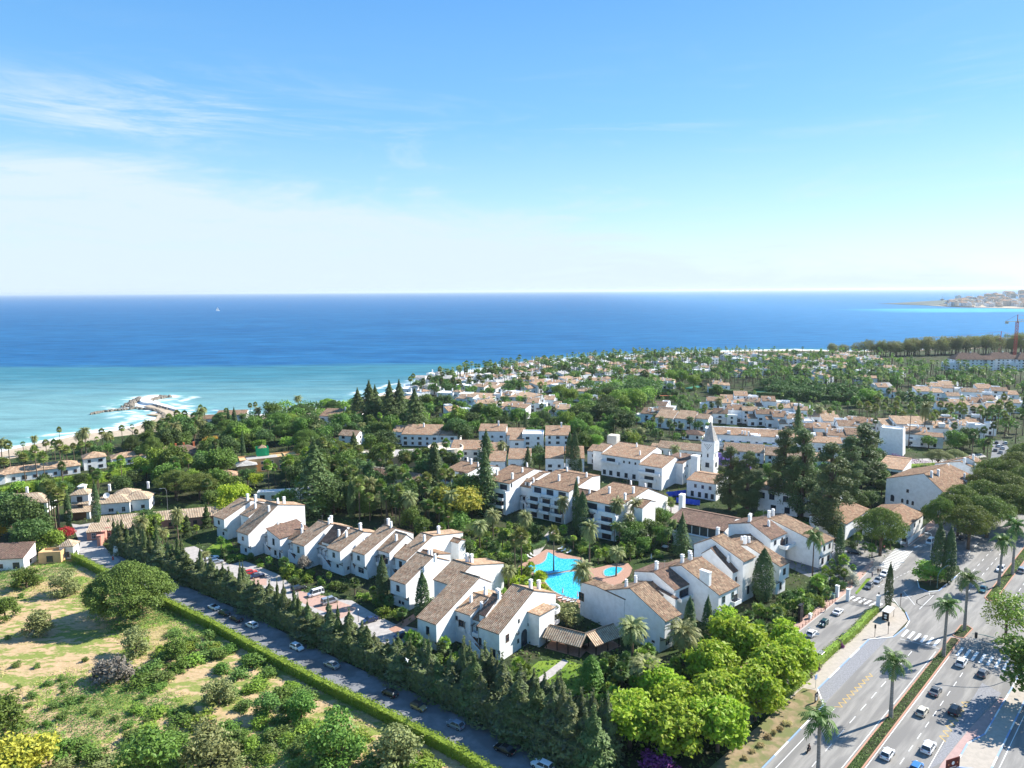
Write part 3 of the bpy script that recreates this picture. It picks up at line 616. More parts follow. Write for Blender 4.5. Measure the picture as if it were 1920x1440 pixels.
mark(sg)
zb = [((63.2, 9.3-k*1.48), (68.2, 9.3-k*1.48)) for k in range(6)]; mark(zb, w_=.62, name='zebra_crossing')
zb = [((61.8, -3.5-k*1.6), (67.6, -3.5-k*1.6)) for k in range(7)]; mark(zb, w_=.62, name='zebra_crossing')
zb = [((76.5, 27.6-k*1.5), (80.5, 27.2-k*1.5)) for k in range(6)]; mark(zb, w_=.7, name='zebra_crossing')
zb = []
for k in range(14):
    f = k/13; s0, t0 = 110+20*f, 27.0+1.3*f; zb.append(((s0, t0-2.2), (s0+.5, t0+3.0)))
mark(zb, w_=.62, name='zebra_crossing')
mark([((136.5+k*1.9, 26.9-k*.9), (141+k*1.9, 25.7-k*.9)) for k in range(4)], w_=.8, name='zebra_crossing')
zg = []; pr = (18.6, 9.6)
for k in range(1, 19): q = (18.6+k*1.1, 9.6-.03*k if k % 2 == 0 else 8.3-.02*k); zg.append((pr, q)); pr = q
mark(zg, 'yellow_paint', .16, name='zigzag_marking'); zg = []; pr = (21.8,-10.9)
for k in range(1, 17): q = (21.8+k*1.2, -10.9 if k % 2 == 0 else -9.5); zg.append((pr, q)); pr = q
mark(zg, 'yellow_paint', .16, name='zigzag_marking')
# tyre mark loop on the junction
b = MB(); pts = [Vector(H(*p)) for p in [(98.6,10.4),(95.5,12.2),(90,13.2),(87.6,12.6),(86.6,11.2),(88,9.6),(91,8.6),(97,7.4)]]
for a, c_ in zip(pts, pts[1:]):
    d = c_-a; n_ = Vector((-d.y,d.x)).normalized()*.14; b.face([(a.x+n_.x,a.y+n_.y,.024),(a.x-n_.x,a.y-n_.y,.024),(c_.x-n_.x,c_.y-n_.y,.024),(c_.x+n_.x,c_.y+n_.y,.024)])
base_mat('rubber_mark', (.03,.03,.03), .9, .1); struct(b.build('tyre_mark', 'rubber_mark'))
# ---- private lane beside the clipped hedge ----
U1 = Vector((cos(rad(-36)), sin(rad(-36)))); N1 = Vector((-U1.y, U1.x))
hl = [Vector((p.x, p.y)) for p in HEDGE]
def hoff(d): return offs([(p.x, p.y) for p in hl], -d)
lane = hoff(.6)+hoff(10.8)[::-1]
sheet('lane', lane, .014, 'asphalt_old'); POLYB.append(hoff(-1.2)+hoff(10.6)[::-1])
junc = [tuple(at(*p)[:2]) for p in [(141,1040),(150,1020),(140,995),(134,982),(150,984),(186,978),(205,982),(196,1000),(185,1015),(205,1035),(225,1050),(215,1062)]]
sheet('lane_end', junc, .018, 'paving_light'); POLYB.append(junc)
# parking yard in front of the long terrace
def pxsheet(name, pts, z, mat, blk=True):
    P = [tuple(at(*p)[:2]) for p in pts]; o = sheet(name, P, z, mat)
    if blk: POLYB.append(P)
    return o
pxsheet('parking_yard', [(325,1030),(365,1024),(395,1040),(430,1058),(460,1052),(520,1076),(560,1106),(600,1120),(660,1126),(700,1150),(740,1170),(790,1180),(760,1205),(735,1215),(690,1190),(640,1170),(570,1140),(520,1110),(440,1085),(370,1060)], .016, 'paving_light')
pxsheet('parking_tiles', [(452,1068),(500,1080),(500,1098),(456,1096)], .022, 'paving_pink', False)
pxsheet('parking_tiles', [(560,1108),(612,1118),(670,1140),(640,1160),(560,1128)], .022, 'paving_pink', False)
pxsheet('footpath', [(728,1180),(778,1150),(788,1154),(742,1188)], .026, 'terracotta', False)
base_mat('pool_wall', (.75,.78,.78), .6, .3)
# ---- courtyard: paths, lawns, pools ----
deck = [(975,1074),(972,1062),(990,1050),(1010,1038),(1024,1030),(1040,1032),(1062,1040),(1092,1046),(1102,1056),(1112,1066),(1130,1062),(1150,1057),(1178,1056),(1186,1066),(1180,1080),(1160,1098),(1156,1120),(1110,1135),(1090,1140),(1050,1128),(1030,1112),(1012,1094),(1010,1082)]
pxsheet('pool_deck', deck, .03, 'terracotta')
pxsheet('path', [(1012,1038),(1030,1012),(1050,1000),(1046,990),(1030,995),(1016,1010),(1000,1030),(1000,1045)], .034, 'paving_light')
for P in ([(880,1040),(935,1018),(960,1020),(955,1040),(905,1052)], [(985,1010),(1040,1002),(1010,1024),(985,1034)]): pxsheet('lawn', P, .03, 'lawn', False)
pxsheet('lawn', [(975,1268),(1010,1240),(1060,1236),(1100,1250),(1130,1290),(1060,1310),(1000,1300)], .03, 'lawn', False)
pxsheet('stepping_path', [(990,1286),(1040,1248),(1056,1236),(1066,1240),(1050,1258),(1000,1294)], .034, 'paving_light')
pxsheet('lawn', [(1500,1163),(1522,1150),(1532,1156),(1514,1170)], .03, 'lawn', False)
pxsheet('lawn', [(1603,1112),(1625,1085),(1634,1084),(1622,1098),(1606,1115)], .03, 'lawn', False)
pxsheet('lawn', [(360,1050),(400,1020),(430,1010),(440,1030),(400,1046)], .012, 'lawn', False)
pxsheet('lawn', [(1700,870),(1780,866),(1760,880),(1700,884)], .03, 'lawn', False)
m, t, b = base_mat('pool_water', (.0,.40,.66), .05, .5)
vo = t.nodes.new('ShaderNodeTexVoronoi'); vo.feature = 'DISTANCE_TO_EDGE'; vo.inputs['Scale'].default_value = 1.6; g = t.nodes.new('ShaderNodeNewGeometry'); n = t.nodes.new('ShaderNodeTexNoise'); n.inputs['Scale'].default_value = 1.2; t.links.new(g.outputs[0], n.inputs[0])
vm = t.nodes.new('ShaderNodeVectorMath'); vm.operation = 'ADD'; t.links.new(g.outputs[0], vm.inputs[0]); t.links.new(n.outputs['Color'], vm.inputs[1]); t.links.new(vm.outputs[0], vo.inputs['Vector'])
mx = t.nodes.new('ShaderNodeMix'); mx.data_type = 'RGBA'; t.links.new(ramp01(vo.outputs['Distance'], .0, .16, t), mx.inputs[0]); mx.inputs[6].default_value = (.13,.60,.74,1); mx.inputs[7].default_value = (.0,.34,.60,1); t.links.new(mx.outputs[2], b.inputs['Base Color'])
bp = t.nodes.new('ShaderNodeBump'); bp.inputs['Strength'].default_value = .15; t.links.new(n.outputs[0], bp.inputs['Height']); t.links.new(bp.outputs[0], b.inputs['Normal'])
def pool(pts, label, steps=None):
    P = [at(*p) for p in pts]; cx = sum(p.x for p in P)/len(P); cy = sum(p.y for p in P)/len(P)
    # smooth outline
    Q = [Vector((p.x-cx, p.y-cy)) for p in P]; R_ = []
    for i in range(len(Q)):
        a, b_, c_, d = Q[i-1], Q[i], Q[(i+1) % len(Q)], Q[(i+2) % len(Q)]
        for k in range(4): tt = k/4; R_.append(.5*((2*b_)+(c_-a)*tt+(2*a-5*b_+4*c_-d)*tt**2+(3*b_-a-3*c_+d)*tt**3))
    t_ = thing('swimming_pool', label, 'swimming pool', (cx, cy, 0)); 
    o = sheet('water', [(p.x, p.y) for p in R_], .05, 'pool_water', None); o.parent = t_
    b = MB(); rr = [(p.x, p.y) for p in R_]
    for i in range(len(rr)):
        a, c_ = Vector(rr[i]), Vector(rr[(i+1) % len(rr)]); d = c_-a
        if d.length > .05: mdp = (a+c_)/2; b.box((mdp.x, mdp.y, .07), (d.length+.1, .45, .09), atan2(d.y, d.x))
    b.build('coping', 'paving_sand', t_); POLYB.append([(p.x, p.y) for p in P]); LAND.append((cx, cy, 'the '+label.split(' with')[0].split(' between')[0])); return t_
pool([(1027,1036),(1036,1039),(1052,1047),(1076,1048),(1092,1052),(1088,1062),(1070,1070),(1042,1074),(1020,1078),(1000,1074),(990,1066),(992,1060),(1010,1058),(1022,1050)], 'upper bright blue pool with a narrow waist and a palm at its edge')
pool([(1016,1082),(1040,1076),(1080,1071),(1096,1074),(1096,1086),(1103,1096),(1130,1098),(1150,1098),(1148,1112),(1118,1116),(1082,1124),(1052,1116),(1034,1106),(1024,1094)], 'large kidney shaped turquoise pool with steps at its far end')
pool([(1132,1070),(1144,1064),(1158,1063),(1168,1066),(1162,1074),(1150,1080),(1134,1080)], 'small round paddling pool on the terracotta deck')
pool([(1288,816),(1300,812),(1322,814),(1324,818),(1296,820)], 'green tinted hotel pool with a thatched bar behind the spired tower')
# tennis courts
for i, (pts, lab) in enumerate([([(1228,736),(1252,734),(1262,739),(1234,741)],'green tennis court beyond the lime green trees'), ([(1238,741),(1272,741),(1270,748),(1236,748)],'red clay tennis court in the middle distance'), ([(1280,728),(1314,722),(1322,730),(1284,736)],'green tennis court with tall fencing at its far side'), ([(1412,734),(1440,732),(1448,740),(1420,743)],'green tennis court below the dark tree belt'), ([(1432,743),(1460,743),(1458,750),(1434,750)],'clay tennis court behind the right hand hotel wing'), ([(1565,748),(1590,750),(1592,760),(1570,760)],'narrow clay court seen between palms')]):
    P = [at(*p) for p in pts]; cx = sum(p.x for p in P)/4; cy = sum(p.y for p in P)/4; t_ = thing('tennis_court', lab, 'tennis court', (cx, cy, 0))
    o = sheet('court_surface', [(p.x-cx, p.y-cy) for p in P], .04, 'court_red' if i in (1,4,5) else 'court_green', None); o.parent = t_
    b = MB()
    for k in (0,1,2,3):
        a, c_ = Vector((P[k].x-cx, P[k].y-cy)), Vector((P[(k+1)%4].x-cx, P[(k+1)%4].y-cy)); d = c_-a; b.box(((a.x+c_.x)/2, (a.y+c_.y)/2, 1.3), (d.length, .08, 2.6), atan2(d.y, d.x))
    b.build('windscreen', 'lf_dark', t_); POLYB.append([(p.x, p.y) for p in P]); LAND.append((cx, cy, 'the '+lab))
pxsheet('yard', [(1680,862),(1780,858),(1840,850),(1850,856),(1780,872),(1690,876)], .02, 'paving_light', False)
pxsheet('far_road', [(1862,826),(1880,826),(1900,850),(1868,880),(1842,880),(1858,858)], .02, 'asphalt_old')
pxsheet('car_park', [(1020,864),(1090,872),(1098,884),(1030,884)], .02, 'asphalt_old')
pxsheet('service_road', [(1150,936),(1180,928),(1230,940),(1290,952),(1450,1000),(1500,1010),(1480,1022),(1400,1012),(1290,968),(1240,958),(1180,950)], .02, 'paving_light')
# ================= BUILDINGS =================
Z1, Z2, Z6, Z8, Z7 = crop(380,880,4), crop(700,960,4), crop(1080,1000,4), crop(1020,780,4), crop(780,820,4)
R4, R5, RC, RD = crop(860,860,8), crop(1060,820,6.857), crop(1440,780,4), crop(1340,1000,6)
AN, AU = rad(53), rad(143)         # long terrace by the lane: slope direction, and along the front towards the left
CN, CU = rad(130), rad(40)         # right hand terrace
DEBUG = []; ROW = {}
def house(label, specs, name='townhouse', cat='house', group=None, phrase=None):
    W0 = None; root = None; out_ = []
    for i, sp in enumerate(specs):
        if isinstance(sp, Wing): W_ = sp; o = {}
        else:
            o = dict(sp); Z = o.pop('Z'); E0, E1, K0 = Z(*o.pop('E0')), Z(*o.pop('E1')), Z(*o.pop('K0')); B = o.pop('B', None)
            W_ = solve(E0, E1, K0, o.pop('ze'), o.pop('n', AN), o.pop('u', AU), Z(*B) if B else None, o.pop('d2', 5.0), o.pop('ze2', None))
            W_.d1 = max(1.0, min(W_.d1, 24)); W_.zr = max(W_.ze+.3, min(W_.zr, W_.ze+9)); W_.d2 = max(0.2, min(W_.d2, 18)); W_.ze2 = max(2.5, min(W_.ze2, W_.zr))
            DEBUG.append('%-40s w %.1f ze %.1f d1 %.1f zr %.1f d2 %.1f ze2 %.1f' % (label[:40]+str(i), W_.w, W_.ze, W_.d1, W_.zr, W_.d2, W_.ze2))
        if root is None:
            c = W_.P(W_.d1/2, W_.w/2, 0); root = thing(name, label, cat, tuple(c), 0, group); root['_x'] = 0; del root['_x']
            LAND.append((c.x, c.y, phrase or 'the '+label))
        r = root.location; ww = o.get('w')
        wing_meshes(W_, root, o.get('roof', 'roof_brown'), o.get('wall', 'plaster'), o.get('base', 0.0), o.get('over', 0.0), o.get('zo', 3.3))
        if o.get('over') and o.get('br', True): brackets(W_, root, o.get('zo', 3.3), o['over'])
        fa = atan2(-W_.n[1], -W_.n[0]); sg = 1 if W_.w > 0 else -1
        for (fw, z, a, h, st) in o.get('win', []): window(root, W_.P(o.get('over', 0) if z < o.get('zo', 3.3) else 0, W_.w*fw, z, r), fa, a, h, st)
        for (a, z, wd, h, st, arch) in o.get('side', []): window(root, W_.P(a, 0, z, r), atan2(-W_.u[1]*sg, -W_.u[0]*sg), wd, h, st, arch=arch)
        for (a, fw, k) in o.get('ch', []): add_chimney(W_, root, a*W_.d1 if a <= 1 else W_.d1+(a-1)*W_.d2, W_.w*fw, k)
        for bl in o.get('bal', []): parapet_balcony(W_, root, W_.w*bl[0], W_.w*bl[1], bl[2], *bl[3:])
        out_.append(W_)
    ROW.setdefault(group, []).append((root, out_[0])); return root, out_
WIN2 = [(.5, 1.7, .9, 1.2, 'dark')]
gA = 'white townhouses of the long terrace beside the lane'
house('white townhouse at the far left end of the long terrace, tan roof and outside stair', [
  dict(Z=Z1, E0=(160,372), E1=(80,350), K0=(365,232), ze=8.2, d2=9, ze2=9.5, roof='roof_tan', over=1.1, zo=4.3, win=[(.5,6.2,1.0,1.4,'dark'),(.4,1.8,.9,1.1,'dark')], ch=[(.95,.2,1),(1.1,-.2,1)]),
  dict(Z=Z1, E0=(345,352), E1=(284,337), K0=(462,262), ze=9, d2=6, ze2=9.5, roof='roof_tan', win=[(.5,5.5,1.2,1.4,'dark'),(.5,2,.9,2,'dark')], ch=[(.6,.3,0)])], group=gA, phrase='the far left end of the long terrace')
house('white townhouse with a long stepped tan roof, second from the left end of the terrace', [
  dict(Z=Z1, E0=(342,487), E1=(258,480), K0=(566,264), B=(765,267), ze=8.4, roof='roof_tan', over=.9, zo=4, win=[(.5,6.2,1,1.3,'dark'),(.5,1.8,1,1.2,'dark')], ch=[(.75,.15,0),(1.35,.3,1),(1.1,.25,0)])], group=gA, phrase='the second house of the long terrace')
# roof that falls sideways
def side_shed(label, Z, FL, FR, RR, ze, rise, roofm, extras=None, group=gA):
    W_ = solve(Z(*FR), Z(*FL), Z(*RR), ze, AN, AU, None, 0.0); d = min(max(W_.d1, 8), 16); w_ = max(4.5, min(W_.w, 9)); zh = ze+rise
    O, n, u = W_.O, W_.n, W_.u; c = O+n*d/2+u*w_/2; root = thing('townhouse', label, 'house', (c.x, c.y, 0), 0, group); r = root.location
    LAND.append((c.x, c.y, 'the '+label)); b = MB(); Ol = (O.x-r.x, O.y-r.y)
    b.profile([(0,0),(0,ze-.2),(w_,zh-.2),(w_,0)], Ol, u, n, 1.0, d); b.profile([(0,3.9),(0,ze-.2),(w_,zh-.2),(w_,3.9)], Ol, u, n, 0, 1.0); b.build('wall', 'plaster', root)
    q = MB(); slope(q, Ol, u, n, -.3, ze-.06-rise*.3/w_+.1, w_+.15, zh+.1, -.3, d+.2); q.build('roof', [roofm], root)
    W2 = Wing(O, n, u, w_, ze, d, zh, .2, ze); BLOCK.append((O.x, O.y, n.x, n.y, -1, d+1, -w_-1, 1))
    window(root, W2.P(0, w_*.5, 6.2, r), atan2(-n.y,-n.x), 1.0, 2.2, 'dark'); window(root, W2.P(1.0, w_*.6, 1.9, r), atan2(-n.y,-n.x), 1.1, 1.6, 'dark'); window(root, W2.P(1.0, w_*.25, 1.6, r), atan2(-n.y,-n.x), .9, 2.1, 'dark', arch=True)
    brackets(W2, root, 3.9, 1.0); inst('chimney', CHIM[0], root, W2.P(d*.8, w_*.1, ze+rise*.1-.2, r), 0); ROW.setdefault(group, []).append((root, W2))
    return root
side_shed('white townhouse with a dark tiled roof that falls sideways and a small balcony', Z1, (480,445), (578,517), (800,440), 8.2, 2.0, 'roof_dark')
house('white gabled townhouse in the long terrace with a red leaved tree before its door', [
  dict(Z=Z1, E0=(762,572), E1=(672,555), K0=(962,408), ze=8.2, d2=9, ze2=9, roof='roof_tan', over=.9, zo=4.2, win=[(.5,6.1,1.0,2.1,'dark'),(.5,1.9,1.2,2,'dark')], ch=[(.98,.1,0),(1.3,.5,1)]),
  dict(Z=Z1, E0=(985,560), E1=(893,530), K0=(1080,440), ze=8.8, d2=3, ze2=8.6, roof='roof_dark', win=[(.4,6.6,1.2,1.2,'dark'),(.5,2,1,2,'dark')], ch=[(.5,.1,0)])], group=gA, phrase='the terrace house behind the red leaved tree')
house('white townhouse with green shuttered window and overhanging upper floor above a lawn', [
  dict(Z=Z1, E0=(1030,613), E1=(935,588), K0=(1205,467), ze=8.6, d2=8, ze2=9.5, roof='roof_tan', over=1.1, zo=4.4, win=[(.5,6.6,1.1,1.6,'green'),(.45,2.7,.9,1,'dark')], side=[(3,2,.8,1,'dark',False)], ch=[(.6,.6,0),(1.05,.3,1)])], group=gA, phrase='the terrace house above the small lawn')
house('white townhouse with a railed ground floor terrace, left of the tall cypress', [
  dict(Z=Z1, E0=(1215,637), E1=(1122,612), K0=(1447,440), ze=8.6, d2=8, ze2=9.5, roof='roof_tan', over=.9, zo=4.4, win=[(.5,6.7,1.1,1.5,'green'),(.5,2.4,2.6,1.8,'white')], ch=[(.98,.3,0),(1.15,.8,1)]),
  dict(Z=Z1, E0=(1400,622), E1=(1318,598), K0=(1530,488), ze=8.8, d2=4, ze2=9, roof='roof_tan', win=[(.5,6.8,1.1,1.1,'dark'),(.5,2.5,1,2,'dark')], ch=[(.6,.3,0)], bal=[(.05,.95,4.2,1.6,0,.9,True)])], group=gA, phrase='the terrace house left of the tall cypress')
house('white townhouse between the two tall dark cypresses of the front garden', [
  dict(Z=Z2, E0=(248,360), E1=(160,340), K0=(446,178), B=(672,152), ze=8.2, roof='roof_tan', over=.8, zo=4.2, win=[(.5,6.2,1.2,1.9,'dark'),(.5,1.9,1.1,2,'dark')], ch=[(.75,.15,0),(1.3,.3,1)]),
  dict(Z=Z2, E0=(640,228), E1=(470,215), K0=(660,206), ze=8.6, n=AN, d2=2, ze2=8.5, roof='roof_orange')], group=gA, phrase='the terrace house between the two cypresses')
house('white townhouse with boxed out upper floor, just right of the second cypress', [
  dict(Z=Z2, E0=(243,537), E1=(125,503), K0=(447,335), ze=8.4, d2=7, ze2=9.5, roof='roof_tan', over=1.2, zo=4.0, win=[(.5,6.2,1.1,1.7,'dark'),(.4,1.5,.7,.8,'dark'),(.6,1.5,.7,.8,'dark')], ch=[(.9,-.3,0),(1.2,.3,0)]),
  dict(Z=Z2, E0=(590,545), E1=(455,515), K0=(733,397), B=(978,383), ze=10.2, roof='roof_tan', over=0, win=[(.3,7.5,1,1.1,'dark')], ch=[(1.15,.5,1),(1.2,.35,1)])], group=gA, phrase='the terrace house right of the second cypress')
house('white townhouse with the longest single roof slope, brown tiles down to one storey', [
  dict(Z=Z2, E0=(472,838), E1=(330,832), K0=(797,490), ze=7.6, d2=5, ze2=11, roof='roof_tan', over=.6, zo=2.6, win=[(.45,4.9,1.0,2.1,'dark')], br=True),
  dict(Z=Z2, E0=(728,770), E1=(595,775), K0=(860,640), ze=8.6, d2=6, ze2=9.5, roof='roof_tan', win=[(.5,5.4,1.5,1.6,'wood'),(.8,6.4,1,1,'dark')], ch=[(.55,.5,0),(1.2,.3,1),(1.3,-.3,1)]),
  dict(Z=Z2, E0=(842,772), E1=(795,765), K0=(945,625), ze=9.4, d2=3, ze2=10.2, roof='roof_dark', win=[(.5,6.7,1.1,1.2,'dark')], ch=[(.9,-.2,0)])], group=gA, phrase='the terrace house with the longest roof')
rt, ws = house('white townhouse closing the long terrace at right, arched recess in its sunlit gable', [
  dict(Z=Z2, E0=(945,908), E1=(784,864), K0=(1202,588), B=(1368,606), ze=7.6, roof='roof_tan', over=.35, zo=3.0, win=[(.35,1.6,1.6,2.0,'dark'),(.9,3.6,.8,1.8,'dark')], side=[(3.2,5.0,1.2,1.9,'wood',False),(8.0,7.6,.5,.9,'dark',False),(7.6,2.4,.6,1,'dark',False)], ch=[(1.15,.3,1),(1.6,.4,1)])], group=gA, phrase='the right hand end of the long terrace')
W_ = ws[0]; r = rt.location
# side wing with the arch and the round balcony
b = MB(); O = (W_.O[0]-r.x, W_.O[1]-r.y); d0 = 9.2; un = -W_.u
b.profile([(d0+2.6,0),(d0+2.6,8.6),(d0+9.5,8.2),(d0+9.5,0)], O, W_.n, un, .004, 3.6); b.build('wall', 'plaster', rt)
q = MB(); slope(q, O, W_.n, un, d0+2.3, 8.75, d0+9.8, 8.35, 0.0, 3.9); q.build('roof', ['roof_tan'], rt)
window(rt, Vector((O[0]+W_.n[0]*(d0+1)+un[0]*.02, O[1]+W_.n[1]*(d0+1)+un[1]*.02, 2.3)), atan2(un.y, un.x), 2.6, 4.4, 'dark', arch=True, name='arch')
b = MB(); c = Vector((O[0], O[1], 0))+Vector((W_.n[0], W_.n[1], 0))*(d0+11)+Vector((un.x, un.y, 0))*1.2
for z in (3.2, 6.0): b.lathe((c.x, c.y, z), [(2.6,0),(2.7,0),(2.7,1.1),(2.5,1.1),(2.5,.15),(0.1,.15)], 20)
b.build('balcony', 'plaster', rt); BLOCK.append((W_.O[0], W_.O[1], W_.n[0], W_.n[1], 8, 24, 0, 6))
# outside stairs in front of the row
def stair(parent, W_, w0, a0, a1, z, width=1.2):
    b = MB(); r = parent.location; O = (W_.O[0]-r.x, W_.O[1]-r.y); k = 12; dw = (a1-a0)/k
    for i in range(k): b.profile([(-width-.2,0),(-width-.2,z*(i+1)/k),(-.2,z*(i+1)/k),(-.2,0)], O, W_.n, W_.u, a0+dw*i, a0+dw*(i+1)-.002, 0)
    b.build('stair', 'terracotta', parent); p = MB()
    for a in (-width-.38, ):
        L0 = [(a0, 0), (a0, .9), (a1, z+.9), (a1, 0)]; p.profile(L0, (O[0]+W_.n[0]*a, O[1]+W_.n[1]*a), W_.u, W_.n, 0, .18)
    p.build('stair_wall', 'plaster', parent)
stair(rt, W_, W_.w, 3.2, 7.5, 2.8)
for w0_ in (.15,): pass
# rear block fronts seen from the pool side are the back slopes already built
# ---- covered walkway joining the two terraces ----
def canopy(label, A0, A1, z0, z1, wd, roofm, posts=4, name='covered_walkway'):
    """gabled porch roof on dark posts from A0 to A1"""
    A0, A1 = Vector(A0), Vector(A1); u = (A1-A0); Lw = u.length; u = u/Lw; n = Vector((-u.y, u.x)); c = (A0+A1)/2
    root = thing(name, label, 'walkway', (c.x, c.y, 0)); o = A0-c; r = MB(); LAND.append((c.x, c.y, 'the '+label))
    slope(r, (o.x-n.x*wd/2, o.y-n.y*wd/2), n, u, -.5, z0, wd/2, z1, -.3, Lw+.3); slope(r, (o.x+n.x*wd/2, o.y+n.y*wd/2), -n, u, -.5, z0, wd/2+.002, z1-.003, -.3, Lw+.3)
    r.tube([(o.x, o.y, z1+.05), (o.x+u.x*Lw, o.y+u.y*Lw, z1+.05)], .16, 6); r.build('roof', [roofm], root)
    for sd_ in (-1, 1):
        for k in range(posts):
            p = o+u*(Lw*(k+.15)/(posts-.7))+n*sd_*(wd/2-.2); b = MB(); b.box((p.x, p.y, z0/2-.1), (.28, .28, z0-.2)); b.build('post', 'wood_dark', root)
    f = MB(); f.prism([(o.x-n.x*wd/2, o.y-n.y*wd/2), (o.x+u.x*Lw-n.x*wd/2, o.y+u.y*Lw-n.y*wd/2), (o.x+u.x*Lw+n.x*wd/2, o.y+u.y*Lw+n.y*wd/2), (o.x+n.x*wd/2, o.y+n.y*wd/2)], .0, .15); f.build('floor', 'terracotta', root)
    BLOCK.append((A0.x, A0.y, u.x, u.y, -1, Lw+1, -wd/2-1, wd/2+1)); return root
a0 = at(1031, 1172, 4.8); a1 = at(1098, 1189, 4.8); a2 = at(1150, 1170, 4.8)
canopy('striped tile covered walkway on dark posts at the right end of the long terrace', a0.xy, a1.xy, 3.0, 4.9, 6.2, 'roof_striped')
canopy('shaded arm of the covered walkway leading to the right hand terrace', a1.xy+Vector((.4,.3)), a2.xy, 3.0, 4.88, 6.0, 'roof_striped', 3)
# ---- right hand terrace ----
gC = 'white townhouses of the right hand terrace'
cw = dict(n=CN, u=CU)
house('white townhouse at the near end of the right hand terrace, steep roof, blind gable', [
  dict(Z=Z6, E0=(668,655), E1=(785,600), K0=(405,410), ze=9.0, d2=9.5, ze2=10.0, roof='roof_maroon', over=1.5, zo=4.2, win=[(.5,6.8,1.2,2.2,'dark'),(.5,1.8,1.6,1.6,'white')], side=[(3.5,2.2,.8,.5,'wood',False),(6,2.4,.8,.5,'wood',False)], ch=[(1.3,.3,0),(1.3,.9,0)], **cw),
  dict(Z=Z6, E0=(362,492), E1=(430,465), K0=(150,478), ze=10.2, d2=6, ze2=9.8, roof='roof_maroon', over=0, side=[(15.5,5.6,1.9,2.3,'wood',False)], **cw)], group=gC, phrase='the near end of the right hand terrace')
house('white townhouse with sunken middle roof and small balcony, second in the right hand terrace', [
  dict(Z=Z6, E0=(737,420), E1=(900,398), K0=(585,290), ze=9.6, d2=7, ze2=10.5, roof='roof_dark', win=[(.3,7.6,1.2,1.4,'dark'),(.7,4.6,1.2,1.6,'dark')], ch=[(.55,.7,0),(1.1,.2,1)], bal=[(.1,.9,6.2,1.8,0,.9,False)], **cw),
  dict(Z=Z6, E0=(745,490), E1=(760,485), K0=(605,412), ze=7.8, d2=1, ze2=9, roof='roof_dark', **cw)], group=gC, phrase='the second house of the right hand terrace')
rt, ws = house('white townhouse with a broad maroon roof and a very wide chimney stack at its edge', [
  dict(Z=Z6, E0=(1070,457), E1=(1222,355), K0=(790,238), ze=9.6, d2=9, ze2=10.5, roof='roof_maroon', over=1.6, zo=4.6, win=[(.25,7.4,1.3,1.9,'green'),(.7,7.4,1.0,1.9,'green'),(.3,2.0,.9,1.2,'dark')], ch=[(1.2,.3,1),(1.1,.6,0),(1.3,.8,1)], bal=[(.62,.98,5.0,1.2,0,.9,False)], **cw)], group=gC, phrase='the wide chimneyed terrace house')
W_ = ws[0]; b = MB(); p = W_.P(4.6, .5, 0, rt.location); b.box((p.x, p.y, 7.2), (3.0, 1.1, 14.4), CN); b.box((p.x, p.y, 14.5), (3.2, 1.25, .25), CN); b.build('chimney_stack', 'plaster', rt)
house('white townhouse with sunken side roof and tall blank gable in the right hand terrace', [
  dict(Z=Z6, E0=(1175,287), E1=(1236,265), K0=(1012,110), ze=9.4, d2=3, ze2=12, roof='roof_dark', win=[(.5,6.6,1.3,1.3,'dark'),(.5,2.2,1.1,2.2,'dark')], ch=[(.35,.4,0)], **cw),
  dict(Z=Z6, E0=(1255,208), E1=(1342,162), K0=(1015,36), ze=12.5, d2=6, ze2=13, roof='roof_maroon', over=0, win=[(.5,3,1.0,2.4,'dark')], ch=[(1.1,.7,1)], **cw)], group=gC, phrase='the tall blank gabled terrace house')
house('white townhouse with long dark roof behind the big dark conifer, right hand terrace', [
  dict(Z=Z6, E0=(1528,245), E1=(1600,218), K0=(1283,88), ze=9.4, d2=7, ze2=11, roof='roof_maroon', over=1.0, zo=4.6, win=[(.5,7.0,1.3,1.9,'dark'),(.5,2.2,1,2,'dark')], ch=[(1.2,.2,1),(1.15,.5,0)], **cw)], group=gC, phrase='the house behind the big dark conifer')
house('white townhouse with orange door and tiled steps, sixth in the right hand terrace', [
  dict(Z=Z8, E0=(1700,922), E1=(1815,908), K0=(1545,800), ze=9.8, d2=8, ze2=11, roof='roof_dark', win=[(.3,7.9,1.2,1.4,'dark'),(.75,7.2,1.0,2.6,'wood'),(.4,2.5,1.1,2.1,'dark')], ch=[(.55,.6,0),(1.1,.1,1),(1.25,.35,1)], bal=[(.55,1.2,5.6,2.6,0,.9,False)], **cw)], group=gC, phrase='the orange doored terrace house')
house('white townhouse closing the far end of the right hand terrace, behind the tall cypress', [
  dict(Z=RC, E0=(395,962), E1=(492,935), K0=(22,772), ze=8.2, d2=6, ze2=11, roof='roof_maroon', over=.4, zo=4, win=[(.3,6.2,1,1.5,'dark'),(.7,6.2,1,1.5,'dark'),(.3,1.8,1.2,2,'dark'),(.75,1.8,1.2,2,'dark')], ch=[(1.3,.2,1),(1.3,.5,1)], **cw)], group=gC, phrase='the far end of the right hand terrace')
